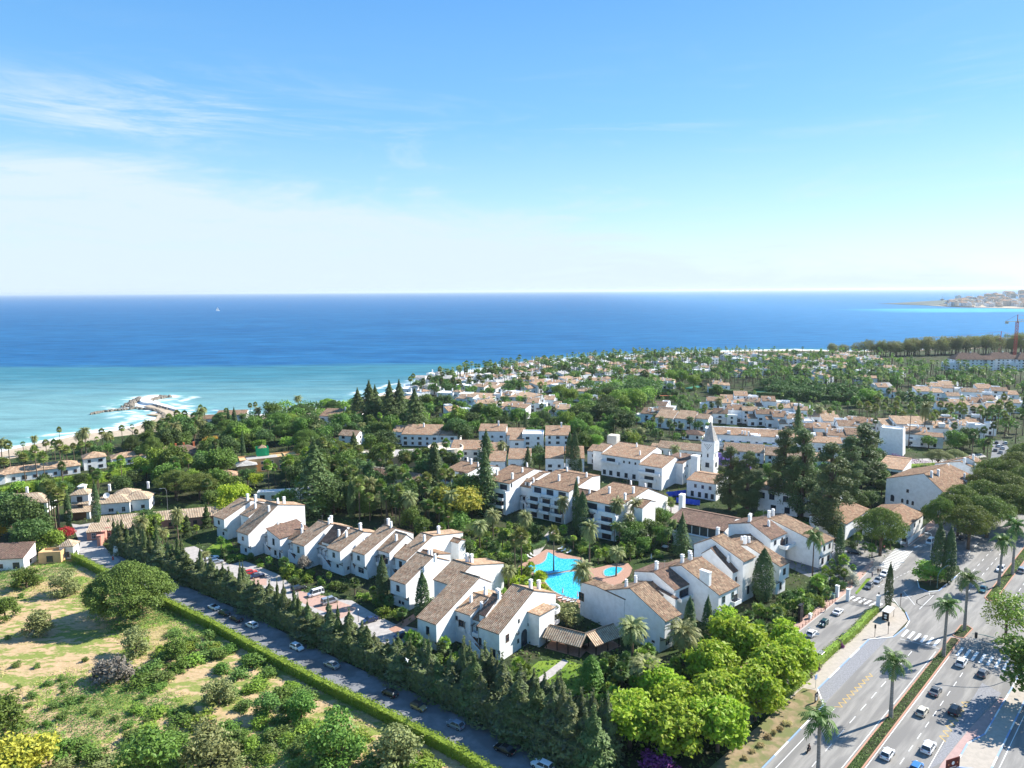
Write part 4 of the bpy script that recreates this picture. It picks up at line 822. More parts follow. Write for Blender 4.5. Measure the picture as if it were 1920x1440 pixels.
# infill of flat white party blocks so that no gap opens between the stepped houses
# ---- apartment blocks behind the pool ----
gB = 'white stepped apartment blocks behind the pool'
def flats(label, specs, phrase, fl=((.02,.48),(.52,.98)), step=2.6, zt=9.3, pg=((0,1),(1,0))):
    rt, ws = house(label, specs, 'apartment_block', 'apartment building', gB, phrase); W_ = ws[0]; r = rt.location; O = (W_.O[0]-r.x, W_.O[1]-r.y)
    b = MB(); b.profile([(-step,0),(-step,zt),(.01,zt),(.01,0)], O, W_.n, W_.u, .003, W_.w-.003); b.build('wall', 'plaster', rt)
    fa = atan2(-W_.n[1], -W_.n[0])
    for i, (f0, f1) in enumerate(fl):
        w0, w1 = W_.w*f0, W_.w*f1
        b = MB(); b.profile([(-step,zt),(-step,zt+.95),(-step+.18,zt+.95),(-step+.18,zt)], O, W_.n, W_.u, w0, w1); b.build('parapet', 'plaster', rt)
        window(rt, W_.P(0, (w0+w1)/2, zt+1.3, r), fa, abs(w1-w0)*.6, 2.1, 'dark')
        for j, z in enumerate((zt-3.0, zt-6.1)):
            parapet_balcony(W_, rt, w0+.3, w1-.3, z, 1.5+.5*j, -step, .95, bool(pg[i % 2][j]), True)
        window(rt, W_.P(-step, (w0+w1)/2, 1.3, r), fa, abs(w1-w0)*.5, 2.0, 'dark')
    BLOCK.append((W_.O[0], W_.O[1], W_.n[0], W_.n[1], -step-3, 1, *sorted((0, W_.w if (W_.n[0]*W_.u[1]-W_.n[1]*W_.u[0]) > 0 else -W_.w))))
    return rt, W_
flats('leftmost white apartment block behind the pool, half hidden by a yellow green tree', [
  dict(Z=R4, E0=(130,215), E1=(-190,150), K0=(368,92), B=(612,120), ze=11.5, roof='roof_brown', ch=[(.75,.05,0),(.85,.45,1),(1.2,.9,0)])], 'the left apartment block behind the pool')
flats('white apartment block left of the gap, arched top window and stepped terraces', [
  dict(Z=R4, E0=(765,372), E1=(405,262), K0=(1137,152), B=(1443,210), ze=12.6, roof='roof_brown', side=[(1.2,11.6,1.0,1.8,'dark',True)], ch=[(.25,.15,1),(.3,.85,1),(.7,.2,0),(1.1,.4,0)]),
  dict(Z=R4, E0=(1070,350), E1=(992,330), K0=(1287,215), ze=12.2, d2=3, ze2=13.5, roof='roof_brown', win=[(.5,10.8,1,1.7,'dark'),(.5,6.6,.8,2.2,'dark')])], 'the apartment block left of the gap')
flats('white apartment block in the middle of the row, dark pergolas on its stepped balconies', [
  dict(Z=R4, E0=(1655,497), E1=(1090,425), K0=(2010,265), ze=12.4, d2=6, ze2=13.8, roof='roof_brown', ch=[(.45,.55,1),(.5,.08,1),(.9,.1,0),(1.05,.7,0)])], 'the middle apartment block', fl=((.02,.33),(.35,.64),(.67,.98)))
flats('white apartment block at the right end of the row, big blank sunlit gable beside arches', [
  dict(Z=R5, E0=(700,885), E1=(228,772), K0=(1068,655), B=(1335,745), ze=12.6, roof='roof_brown', ch=[(.3,.1,1),(.65,.15,1),(.45,.65,1),(1.1,.55,0),(1.2,.2,0)]),
  dict(Z=R5, E0=(992,905), E1=(882,872), K0=(1098,812), ze=12.0, d2=4, ze2=11.8, roof='roof_brown')], 'the right end apartment block')
def infill(host, base, other, ze=7.2, roofm='roof_brown'):
    v = other.O-base.O; t0 = base.w; t1 = v.dot(base.u); a0 = max(0, v.dot(base.n))+2.8; g_ = t1-t0
    if not .4 < g_ < 14: return
    O = base.O+base.n*a0+base.u*t0; W_ = Wing(Vector((O.x,O.y,0)), base.n, base.u, g_, ze, 4.5, ze+1.9, 5.5, ze+.4); wing_meshes(W_, host, roofm, name='wall'); r = host.location; fa = atan2(-W_.n.y, -W_.n.x)
    for k in range(max(1, int(g_/3.2))):
        f = (k+.5)/max(1, int(g_/3.2)); window(host, W_.P(0, g_*f, 1.6, r), fa, 1.0, 2.1, 'dark', arch=k % 2 == 0); window(host, W_.P(0, g_*f, 5.0, r), fa, 1.1, 1.3, 'dark')
        if g_ > 2: parapet_balcony(W_, host, g_*f-1.1, g_*f+1.1, 3.4, 1.3, 0, .9, True, False)
    if g_ > 2.5: add_chimney(W_, host, 3, g_*.4, 0); stair(host, W_, g_*.1, .0, min(g_*.9, 4.5), 3.2)
RK = random.Random(12)
for grp in (gA, gB, gC):
    for host, W_ in ROW[grp]:
        r = host.location; sg = 1 if W_.w > 0 else -1
        for k in range(2):     # small outdoor units and a roof aerial
            a = RK.uniform(.5, .85)*W_.d1; b = MB(); p = W_.P(a, -.18*sg, 3.0+RK.uniform(0,2.2), r); b.box(p, (.9,.34,.7), atan2(W_.n.y, W_.n.x)); b.build('air_conditioner', 'steel', host)
        b = MB(); p = W_.P(W_.d1*.97, W_.w*RK.uniform(.3,.8), W_.zr, r); b.tube([p, p+Vector((0,0,2.4))], .035, 4); b.tube([p+Vector((-.5,0,2.2)), p+Vector((.5,0,2.2))], .025, 4); b.build('aerial', 'steel', host)
        b = MB(); b.tube([W_.P(-.08, W_.w*.97, .2 if grp == gB else W_.ze*.55, r), W_.P(-.08, W_.w*.97, W_.ze-.2, r)], .07, 5); b.build('drainpipe', 'cream', host)
for grp, ze_ in ((gA, 7.4), (gC, 7.6)):
    rw = ROW[grp]
    for (ra, wa), (rb, wb) in zip(rw, rw[1:]): infill(rb, wb, wa, ze_) if grp == gA else infill(ra, wa, wb, ze_)
rw = ROW[gB]
for (ra, wa), (rb, wb) in zip(rw, rw[1:]): infill(rb, wb, wa, 10.2)
# ---- restaurant wing with dark veranda above arches ----
rt, ws = house('long restaurant wing with dark glazed veranda and white arches below its brown roof', [
  dict(Z=Z8, E0=(1352,862), E1=(938,718), K0=(1440,768), ze=8.2, d2=5, ze2=8.5, roof='roof_dark', over=0)], 'restaurant_wing', 'building', None, 'the restaurant wing with arches')
W_ = ws[0]; r = rt.location; fa = atan2(-W_.n[1], -W_.n[0]); k = 7
b = MB(); O = (W_.O[0]-r.x, W_.O[1]-r.y); b.profile([(-1.6,0),(-1.6,4.6),(.01,4.6),(.01,0)], O, W_.n, W_.u, .003, W_.w-.003); b.build('wall', 'plaster', rt)
for i in range(k):
    w_ = W_.w*(i+.5)/k; window(rt, W_.P(0, w_, 6.4, r), fa, abs(W_.w)/k*.86, 2.9, 'dark')
    if i % 2 == 0: window(rt, W_.P(-1.6, w_, 1.9, r), fa, 2.6, 3.4, 'dark', arch=True, name='arch')
b = MB(); b.profile([(-1.75,4.55),(-1.75,4.8),(-1.2,4.8),(-1.2,4.55)], O, W_.n, W_.u, 0, W_.w); b.build('ledge', 'cream', rt)
b = MB(); p = at(*Z8(1035,655), 9.0); b.box((p.x-r.x, p.y-r.y, 6.2), (2.6,1.6,12.4), AN); b.box((p.x-r.x, p.y-r.y, 12.5), (2.8,1.8,.25), AN); b.build('chimney_stack', 'plaster', rt)
# ---- hotel wings further back ----
rt, ws = house('white hotel wing with two orange tiled roofs and bracketed balconies behind clipped round trees', [
  dict(Z=Z8, E0=(722,327), E1=(432,290), K0=(850,232), ze=10.6, d2=5, ze2=11, roof='roof_orange', win=[(.12,8.3,.8,1.1,'dark'),(.27,8.3,.8,1.1,'dark'),(.41,8.3,.8,1.1,'dark')]+[(f,1.8,1.6,2.2,'dark') for f in (.15,.35,.55,.75,.92)], ch=[(.8,.45,0),(.3,.14,0)], bal=[(.52,.98,6.9,1.6)]),
  dict(Z=Z8, E0=(440,265), E1=(368,255), K0=(505,212), ze=10.2, d2=3, ze2=10.5, roof='roof_orange'),
  dict(Z=Z8, E0=(885,388), E1=(712,355), K0=(985,305), ze=10.6, d2=4, ze2=11, roof='roof_orange', bal=[(.05,.98,6.9,1.6),(.2,.9,3.4,1.2)], win=[(.5,1.6,2.2,2.2,'dark')], ch=[(1.2,.3,0)]),
  dict(Z=Z8, E0=(1042,355), E1=(888,385), K0=(1075,330), ze=10.2, n=AN, d2=12, ze2=12, roof='roof_dark', side=[(2,7.5,.7,1.1,'dark',False),(5,8,.7,1.1,'dark',False),(14,8,.8,1.2,'dark',False),(3,3.4,.7,1,'dark',False)], win=[(.7,7.5,.8,1.0,'dark')], ch=[(1.3,.5,0)])], 'hotel_wing', 'building', None, 'the hotel wing with orange roofs')
r = rt.location; b = MB(); p = at(*Z8(1137,300), 13.6); b.box((p.x-r.x, p.y-r.y, 6.8), (3.2,3.2,13.6), AN); b.box((p.x-r.x, p.y-r.y, 13.75), (3.5,3.5,.3), AN); b.build('stair_tower', 'plaster', rt)
rt, ws = house('white hotel entrance building with small dark windows, left of the two tall pines', [
  dict(Z=Z8, E0=(1292,510), E1=(1072,460), K0=(1352,452), ze=7.6, d2=6, ze2=8.2, roof='roof_orange', win=[(f,5.3,1.1,1.5,'wood') for f in (.2,.45,.7)]+[(f,1.7,1.3,2.2,'dark') for f in (.12,.32,.55,.8)])], 'hotel_building', 'building', None, 'the hotel entrance building')
rt, ws = house('white hotel block with rooftop plant terrace and orange roof behind the tall pine trunks', [
  dict(Z=Z8, E0=(1905,590), E1=(1610,530), K0=(1960,530), ze=9.2, d2=7, ze2=9.4, roof='roof_orange', win=[(f,6.6,2.0,2.3,'dark') for f in (.3,.65,.9)]+[(f,2.0,2.0,2.4,'dark') for f in (.25,.6)]),
  dict(Z=Z8, E0=(2180,640), E1=(1912,585), K0=(2220,600), ze=8.2, d2=8, ze2=8.4, roof='roof_dark', win=[(.7,5.6,1.6,2.0,'dark'),(.3,5.6,1.6,2.0,'dark'),(.5,1.9,2.4,2.4,'dark')])], 'hotel_block', 'building', None, 'the hotel block with a rooftop plant terrace')
# rooftop terrace kit
r = rt.location; p = at(*Z8(1800,540), 10.0)
b = MB(); b.box((p.x-r.x, p.y-r.y, 9.6), (9,6,1.4), AU); b.build('roof_terrace', 'terracotta', rt)
for k in range(5): b = MB(); b.box((p.x-r.x-3.2+k*1.5, p.y-r.y+(-1)**k*1.0, 10.95), (1.1,.9,1.3)); b.box((p.x-r.x-3.2+k*1.5, p.y-r.y+(-1)**k*1.0, 11.66), (.8,.7,.1)); b.build('air_conditioner', 'steel', rt)
# low buildings beside the junction
rt, ws = house('white corner house with pink striped roof and long side wall at the junction', [
  dict(Z=RC, E0=(1065,975), E1=(1120,960), K0=(1030,690), ze=7, n=rad(118), u=rad(28), d2=.3, ze2=7, roof='roof_dark')] if False else [
  Wing(Vector((*H(137.5,30.2),0)), Vector((cos(rad(135)),sin(rad(135)),0)), Vector((cos(HA),sin(HA),0)), 20, 6.6, 7.5, 8.8, 7, 7.0)], 'corner_house', 'house', None, 'the corner house at the junction')
r = rt.location; W_ = ws[0]
for a, z, wd, h in ((3,1.8,1.4,1.6),(6,1.8,1.2,1.6)): window(rt, W_.P(a-4.6+2, 0, z, r), rad(225), wd, h, 'dark')
for f in (.2,.5,.8): window(rt, W_.P(0, W_.w*f, 4.6, r), rad(-45), 1.0, 1.3, 'dark')
b = MB(); O = (W_.O[0]-r.x, W_.O[1]-r.y); b.profile([(-1.0,0),(-1.0,1.9),(-.8,1.9),(-.8,0)], O, W_.n, W_.u, 0, W_.w); b.build('garden_wall', 'plaster', rt)
house('low white shop row with striped pink roof behind the large umbrella pine', [Wing(Vector((*H(127,47),0)), Vector((cos(rad(135)),sin(rad(135)),0)), Vector((cos(HA),sin(HA),0)), 24, 6.2, 7, 7.8, 6, 6.4)], 'shop_row', 'building', None, 'the low shop row')
# big gabled building right of the pines
rt, ws = house('large white gabled building with three small arched windows, right of the dark pines', [
  dict(Z=RC, E0=(1320,575), E1=(1480,540), K0=(1170,430), ze=9.2, d2=14, ze2=11, n=rad(133), u=CU, roof='roof_brown', side=[(1.5,4.0,.5,.5,'dark',False),(4.6,1.9,2.0,1.7,'wood',False),(11,2.5,.9,1.8,'wood',True),(13,2.6,.9,1.8,'wood',True),(15,2.7,.9,1.8,'wood',True),(13.2,7.2,.9,1.3,'wood',False),(19,3.0,1.8,2.8,'dark',True)], win=[(.3,6,1,1.4,'dark')], ch=[(.75,.1,1),(.7,.35,1)])], 'shopping_hall', 'building', None, 'the large white gabled building')
for i, (E0, E1, K0, ze, lab) in enumerate([((1545,505),(1600,470),(1290,380),9.2,'white shop house with a long brown roof, second in the stepped row at far right'), ((1600,415),(1612,405),(1440,340),9.5,'white shop house with long brown roof, third in the stepped row at far right'), ((1672,410),(1705,395),(1500,310),9.5,'white shop house at the far end of the stepped row, tall white parapet beside it')]):
    house(lab, [dict(Z=RC, E0=E0, E1=E1, K0=K0, ze=ze, n=rad(133), u=CU, d2=10, ze2=10, roof='roof_brown', ch=[(.8,.1,1),(.3,.1,0)], win=[(.5,6.5,1,1.4,'dark')])], 'shop_house', 'house', 'stepped shop houses at the far right', 'the '+['second','third','last'][i]+' shop house of the stepped row')
house('white building with orange tan roof and dark shop windows behind the dark pines', [
  dict(Z=RC, E0=(1010,405), E1=(815,372), K0=(1085,330), ze=7.5, d2=3, ze2=8, roof='roof_orange', win=[(f,5,3,2.2,'dark') for f in (.3,.75)]+[(.5,1.8,5,2.4,'dark')])], 'shop_building', 'building', None, 'the orange roofed shop building')
# ---- the two towers ----
p = at(1330, 896, 0); tw = thing('spired_tower', 'white square tower with a grey tiled spire and diamond pattern openings', 'tower', tuple(p)); LAND.append((p.x, p.y, 'the spired white tower'))
b = MB(); b.box((0,0,5), (6.2,6.2,10), AN); b.box((0,0,11.6), (5.7,5.7,3.2), AN); b.box((0,0,15.6), (6.4,6.4,4.8), AN); b.box((0,0,18.1), (6.6,6.6,.25), AN)
for k in range(4):
    a = AN+pi/4+k*pi/2; b.box((4.6*cos(a), 4.6*sin(a), 18.6), (.7,.7,1.0), AN, top=.4)
b.build('shaft', 'plaster', tw)
q = MB(); hgt = 9.6; 
cs = [Vector((2.9*1.414*cos(AN+pi/4+k*pi/2), 2.9*1.414*sin(AN+pi/4+k*pi/2), 18.2)) for k in range(4)]
for k in range(4): a, c = cs[k], cs[(k+1)%4]; q.face([a, c, (0,0,18.2+hgt)], 0, [(0,0),(6.4,0),(3.2,12)])
q.build('spire', ['roof_grey'], tw)
for fa in (AN+pi, AN-pi/2):
    n = Vector((cos(fa), sin(fa), 0)); t_ = Vector((-n.y, n.x, 0)); d = MB()
    for row in range(5):
        for k in range(5-row): c = n*3.22+t_*((k-(4-row)/2)*.85)+Vector((0,0,16.9-row*.62)); d.face([c+t_*.22, c+Vector((0,0,.28)), c-t_*.22, c-Vector((0,0,.28))])
    d.build('diamond_opening', 'glass', tw); window(tw, n*2.86+Vector((0,0,11.6)), fa, .8, 1.8, 'wood', arch=True); window(tw, n*3.1+Vector((0,0,7)), fa, 1.8, 2.2, 'dark')
BLOCK.append((p.x, p.y, 1, 0, -5, 5, -5, 5))
p = at(1671, 850, 0); tw = thing('white_tower', 'plain white tapering tower with scalloped parapet above the shop roofs', 'tower', tuple(p)); LAND.append((p.x, p.y, 'the plain white tower'))
b = MB(); b.box((0,0,7), (12.5,8.5,14), AU, top=.88); b.build('shaft', 'plaster', tw); b = MB()
for ux, uy in ((1,1),(1,-1),(-1,1),(-1,-1)):
    x, y = ux*5.0, uy*3.3; b.box((x*cos(AU)-y*sin(AU), x*sin(AU)+y*cos(AU), 14.5), (1.1,1.1,1.1), AU, top=.5)
for ux, uy, sx_, sy_ in ((0,1,9.4,.3),(0,-1,9.4,.3),(1,0,.3,6.0),(-1,0,.3,6.0)):
    x, y = ux*5.3, uy*3.6; b.box((x*cos(AU)-y*sin(AU), x*sin(AU)+y*cos(AU), 14.3), (sx_,sy_,.7), AU)
b.build('parapet', 'plaster', tw); BLOCK.append((p.x, p.y, cos(AU), sin(AU), -7, 7, -5, 5))
# ---- hipped villas and simpler houses ----
def hip(mb, cx, cy, lx, ly, z0, z1, rot, over=.5, m=0):
    hx, hy = lx/2+over, ly/2+over; rx = max(hx-hy, 0); ry = max(hy-hx, 0); cr, sr = cos(rot), sin(rot)
    T = lambda x, y, z: (cx+x*cr-y*sr, cy+x*sr+y*cr, z)
    A, B, C, D = T(-hx,-hy,z0), T(hx,-hy,z0), T(hx,hy,z0), T(-hx,hy,z0)
    if rx >= ry: R1, R2 = T(-rx,0,z1), T(rx,0,z1); fs = [([A,B,R2,R1],[(0,0),(2*hx,0),(hx+rx,hy),(hx-rx,hy)]),([B,C,R2],[(0,0),(2*hy,0),(hy,hy)]),([C,D,R1,R2],[(0,0),(2*hx,0),(hx+rx,hy),(hx-rx,hy)]),([D,A,R1],[(0,0),(2*hy,0),(hy,hy)])]
    else: R1, R2 = T(0,-ry,z1), T(0,ry,z1); fs = [([A,B,R1],[(0,0),(2*hx,0),(hx,hx)]),([B,C,R2,R1],[(0,0),(2*hy,0),(hy+ry,hx),(hy-ry,hx)]),([C,D,R2],[(0,0),(2*hx,0),(hx,hx)]),([D,A,R1,R2],[(0,0),(2*hy,0),(hy+ry,hx),(hy-ry,hx)])]
    for f, uv in fs: mb.face(f, m, uv)
    lo = [(p[0],p[1],p[2]-.18) for p in (A,B,C,D)]; mb.face(lo[::-1], m)
    for k in range(4): j = (k+1)%4; mb.face([lo[k], lo[j], (A,B,C,D)[j], (A,B,C,D)[k]], m)
def gable_rt(mb, cx, cy, lx, ly, z0, z1, rot, over=.4):
    u = Vector((cos(rot), sin(rot))); n = Vector((-u.y, u.x)); O = Vector((cx,cy))-n*ly/2-u*lx/2; O2 = Vector((cx,cy))+n*ly/2-u*lx/2; k = (z1-z0)/(ly/2)
    slope(mb, O, n, u, -over, z0-k*over, ly/2, z1, -.2, lx+.2); slope(mb, O2, -n, u, -over, z0-k*over, ly/2+.002, z1-.002, -.2, lx+.2)
def villa(px, py, label, parts, name='villa', cat='house', rot=0.0, wall='plaster', roofm='roof_tan', group=None, phrase=None, win='dark', lod=0):
    """parts: (dx, dy, lx, ly, z_eave, rise, kind h/g/f/s) in metres, in the villa's own frame"""
    p = at(px, py, 0); root = thing(name, label, cat, (p.x, p.y, 0), rot, group)
    if phrase != '': LAND.append((p.x, p.y, phrase or 'the '+label))
    wm_ = MB(); rm = MB()
    for i, (dx, dy, lx, ly, ze, rise, kd) in enumerate(parts):
        e = i*.003
        if i and lod == 0:
            wm_.build('wall', wall, root); wm_ = MB()
            if rm.f: rm.build('roof', [roofm], root); rm = MB()
        if kd == 'h': wm_.box((dx,dy,ze/2), (lx-e,ly-e,ze)); hip(rm, dx, dy, lx, ly, ze+e, ze+rise, 0)
        elif kd == 'g':
            wm_.profile([(0,0),(0,ze-.15),(ly/2,ze+rise-.2),(ly,ze-.15),(ly,0)], (dx-lx/2,dy-ly/2), (0,1), (1,0), 0, lx-e); gable_rt(rm, dx, dy, lx, ly, ze+e, ze+rise, 0)
        elif kd == 's':
            wm_.profile([(0,0),(0,ze-.15),(ly,ze+rise-.2),(ly,0)], (dx-lx/2,dy-ly/2), (0,1), (1,0), 0, lx-e); slope(rm, (dx-lx/2,dy-ly/2), (0,1), (1,0), -.35, ze-.02, ly+.2, ze+rise+.05, -.15, lx+.15)
        elif kd == 'f':
            wm_.box((dx,dy,ze/2), (lx-e,ly-e,ze)); t_ = .25
            for a, b_, c_, d_ in ((0,1,lx,t_),(0,-1,lx,t_),(1,0,t_,ly-2*t_-.01),(-1,0,t_,ly-2*t_-.01)): wm_.box((dx+a*(lx/2-t_/2-.01), dy+b_*(ly/2-t_/2-.01), ze+.3), (c_-.02, d_, .6))
        R_ = Vector((cos(rot),sin(rot),0)); BLOCK.append((p.x+dx*cos(rot)-dy*sin(rot), p.y+dx*sin(rot)+dy*cos(rot), cos(rot), sin(rot), -lx/2-1, lx/2+1, -ly/2-1, ly/2+1))
        # windows towards the viewer on the local -y face and on the +x / -x face
        nf = max(1, int(ze//3)); 
        for f in range(nf):
            z = 1.6+f*3.0; k = max(1, int(lx//(4.2 if lod == 0 else 5)))
            for q in range(k): window(root, (dx-lx/2+lx*(q+.5)/k, dy-ly/2+(e/2), z), -pi/2, 1.3 if (q+i) % 2 else 1.9, 1.4 if (f or q % 2) else 2.0, ('white','wood','dark')[(i+len(parts)+int(px)) % 3])
            k = max(1, int(ly//6))
            for sgn in (1, -1):
                for q in range(k): window(root, (dx+sgn*(lx/2-e/2)-(e/2 if sgn > 0 else 0), dy-ly/2+ly*(q+.5)/k, z), 0 if sgn > 0 else pi, 1.1, 1.3, win)
    wm_.build('wall', wall, root)
    if rm.f: rm.build('roof', [roofm], root)
    if lod == 0 and 300 < p.y < 700: BLOCK.append((p.x,p.y,1,0,-parts[0][2]/2,parts[0][2]*.8,-parts[0][3]/2-15,0))
    return root
def vchim(root, x, y, z, k=1): inst('chimney', CHIM[k], root, (x, y, z))
v = villa(75, 893, 'long white villa with tan roofs beyond the bright hedge near the beach', [(0,0,34,10,4.2,2.4,'h'),(24,4,10,9,6.2,2.4,'h'),(-20,-3,12,9,4,2,'h'),(40,6,16,9,4,2,'h')], rot=rad(35))
v = villa(157, 964, 'white villa with square tower, round window and brown garage door', [(0,0,6.4,6.2,9.2,2.0,'h'),(11,2,14,9,4.6,2.4,'h'),(20,4,10,9,4.8,2.6,'h'),(14,9,9,8,5.4,2.2,'h')], rot=rad(14), roofm='roof_striped', phrase='the white villa with a square tower')
b = MB(); b.lathe((0,0,0), [(.95,0),(.95,.08),(.01,.08)], 20); o = b.build('round_window', 'glass', v, (0,-3.15,6.6)); o.rotation_euler = (pi/2,0,0)
b = MB(); b.box((0,0,1.4), (5.6,.2,2.8)); b.build('garage_door', 'wood', v, (.6,-7.3,0)); b = MB(); b.box((-3.4,0,1.6),(1.2,1.2,3.2)); b.box((3.4,0,1.6),(1.2,1.2,3.2)); b.box((0,3.2,1.5),(9,.3,3.0)); b.build('garage_wall', 'plaster', v, (.6,-7.0,0))
b = MB(); slope(b, (-4.2,-8.2), (0,1), (1,0), 0, 3.2, 5.0, 4.3, 0, 9.4); slope(b, (-3.2,-4.6), (0,1), (1,0), 0, 5.5, 1.6, 6.3, 0, 6.6); b.build('porch_roof', ['roof_striped'], v)
vchim(v, 8, 8, 7); vchim(v, 23, 8, 7); 
b = MB(); b.lathe((0,0,0), [(.1,-.4),(1.2,0),(1.25,.1),(.1,-.25)], 14); o = b.build('satellite_dish', 'white_paint', v, (9,0,7.2)); o.rotation_euler = (rad(55),0,0)
b = MB(); b.box((0,0,.6), (2.4,2.4,1.2)); hip(b, 0, 0, 2.4, 2.4, 1.2, 2.0, 0, .3); b.build('cupola', 'plaster', v, (0,1,10.6))
v = villa(25, 958, 'white villa with broad striped hipped roof at the left edge, partly behind trees', [(0,0,30,11,4.4,3.0,'h'),(-12,-8,12,9,4,3,'h')], rot=rad(12), roofm='roof_striped'); vchim(v, 5, 2, 6.5)
v = villa(332, 862, 'brown roofed villa with orange chimneys under the large trees', [(0,0,26,14,3.6,4.2,'h'),(16,6,18,11,3.4,3.2,'h')], rot=rad(30), wall='pink_wall', roofm='roof_dark'); 
for x in (0,4,9): b = MB(); b.box((0,0,1),(1,1,2.6),top=.9); b.build('chimney', 'orange', v, (x,2,6.3))
v = villa(424, 905, 'small white lodge with a hipped terracotta roof beside the lime green tree', [(0,0,10,8,4.0,2.2,'h')], rot=rad(20), roofm='roof_orange', name='lodge')
v = villa(492, 880, 'ochre villa with flat white roof terrace', [(0,0,22,10,6.2,.1,'f'),(-8,-5,9,9,5.0,1.8,'h'),(12,4,16,9,5.6,.1,'f')], rot=rad(25), wall='ochre', roofm='roof_grey', phrase='the ochre villa')
b = MB(); b.box((0,0,0), (15,7,.12)); b.build('roof_deck', 'paving_light', v, (0,0,6.3))
p = at(492, 858, 6); gn = thing('scaffold_net', 'bright green scaffold netting wrapped round a rooftop turret of the ochre villa', 'scaffolding', (at(492,853,6.4).x, at(492,853,6.4).y, 6.45), rad(25)); LAND.append((p.x, p.y, 'the green scaffold netting'))
b = MB()
for a in range(4):
    k = 6
    for i in range(k):
        x0, x1 = -3+i, -2+i; j0, j1 = RND.uniform(-.12,.12), RND.uniform(-.12,.12); y0, y1 = -3+j0, -3+j1; ca, sa = cos(a*pi/2), sin(a*pi/2)
        b.face([(x0*ca-y0*sa, x0*sa+y0*ca, .1), (x1*ca-y1*sa, x1*sa+y1*ca, .1), (x1*ca-y1*sa, x1*sa+y1*ca, 4.2), (x0*ca-y0*sa, x0*sa+y0*ca, 4.2)])
b.build('netting', 'green_net', gn); b = MB(); hip(b, 0,0,4.2,4.2,4.0,5.4,0,.1); b.build('turret_roof', ['roof_orange'], gn)
v = villa(312, 985, 'long low pinkish villa with striped roof behind the avenue of small cypresses', [(0,0,44,9,3.8,2.2,'g'),(-16,-7,18,6,3.2,1.4,'s')], rot=rad(17), wall='pink_wall', roofm='roof_striped')
v = villa(436, 790, 'white beach house with dark window beside two tall cypresses', [(0,0,20,9,5.4,2,'s'),(-16,-2,14,9,3.6,2,'g')], rot=rad(8), roofm='roof_brown', name='beach_house')
v = villa(625, 796, 'white house with stepped brown roofs below the norfolk pines', [(0,0,14,12,7,3.2,'s'),(14,2,13,12,6.5,3,'s'),(28,2,12,12,5.8,2.6,'g')], rot=rad(-12), roofm='roof_brown'); vchim(v,8,3,9); vchim(v,22,3,8.5)
v = villa(583, 800, 'low tan roofed house half hidden by an umbrella pine', [(0,0,16,10,4,2.4,'h')], rot=rad(-10), phrase='')
v = villa(660, 832, 'white house glimpsed between dark evergreens', [(0,0,12,9,6,2.4,'g')], rot=rad(-20), phrase='')
v = villa(793, 832, 'white house with bright orange tiled roof and a garden gate', [(0,0,22,13,7,3.6,'s'),(16,1,12,12,6.6,3.2,'s'),(-14,2,8,8,7.4,2.4,'s')], rot=rad(-8), roofm='roof_orange'); vchim(v,0,3,9)
# round modern building
p = at(800, 868, 0); v = thing('round_building', 'cream modern building with round flat roof drum and curved parapets', 'building', (p.x, p.y, 0)); LAND.append((p.x, p.y, 'the cream building with a round roof drum'))
b = MB(); b.box((0,0,3), (34,16,6), rad(8)); b.lathe((10,2,0), [(9,0),(9,6.4),(9.4,6.6),(9.4,8.6),(8.9,8.6),(8.9,7.2),(.1,7.2)], 32); b.lathe((-14,-4,0), [(6,0),(6,5.2),(5.6,5.2),(5.6,4.6),(.1,4.6)], 24); b.build('wall', 'cream', v)
b = MB(); b.box((0,0,6.05),(33,15,.1), rad(8)); b.build('flat_roof', 'paving_light', v); BLOCK.append((p.x,p.y,1,0,-22,24,-12,14))
for k in range(6): window(v, (-14+k*3.2, -8.1-.45*(k-2.5)*-.99 if False else -8.02*cos(rad(8))+(-14+k*3.2)*sin(rad(8))-.05, 3), rad(-82), 1.8, 1.6, 'dark')
v = villa(745, 905, 'grey tiled low house half lost in the palm grove', [(0,0,26,9,4,2,'g'),(-18,4,14,8,3.6,1.6,'f')], rot=rad(-25), roofm='roof_brown', wall='cream')
v = villa(700, 860, 'long white garden wall building behind the purple jacaranda', [(0,0,36,6,3.4,.1,'f')], rot=rad(-8), wall='cream', name='garden_building')
v = villa(533, 935, 'white walled courtyard with arched garden niches below the ochre villa', [(0,0,22,4,3.4,.1,'f'),(12,6,5,8,3.2,.1,'f')], rot=rad(10), name='courtyard_wall', cat='wall')
v = villa(876, 862, 'white house behind the grove with two orange roof slopes', [(0,0,16,10,7,2.8,'s'),(15,0,10,10,6,2.8,'s')], rot=rad(-6), roofm='roof_orange')
v = villa(925, 830, 'white house with patchy orange and grey roof and roof terrace', [(0,0,16,9,8,2.6,'s'),(14,-3,10,10,6.5,2.4,'s')], rot=rad(-6), roofm='roof_orange'); vchim(v,3,2,10)
v = villa(1000, 842, 'tall white house with rooftop belvedere and mottled orange roof beside a conical cypress', [(0,0,12,12,9.5,.1,'f'),(14,2,14,11,9,3.4,'s'),(-9,-3,8,10,7,2.6,'s')], rot=rad(-4), roofm='roof_orange'); vchim(v,16,4,12)
v = villa(975, 885, 'white house with mottled tile roof behind the crimson bougainvillea', [(0,0,11,10,8,3,'s'),(-11,-1,8,10,7,2.8,'s')], rot=rad(-4), roofm='roof_orange')
v = villa(1040, 885, 'white corner house with blank walls left of the huge dark cypress clump', [(0,0,9,12,8.6,3.2,'s'),(10,1,9,12,8.4,3.4,'s')], rot=rad(-4), roofm='roof_orange')
v = villa(1118, 868, 'small house with a white slatted stair tower behind the cypress clump', [(0,0,7,7,7,2,'s'),(9,-3,8,8,6,1.6,'s')], rot=rad(-30), roofm='roof_orange')
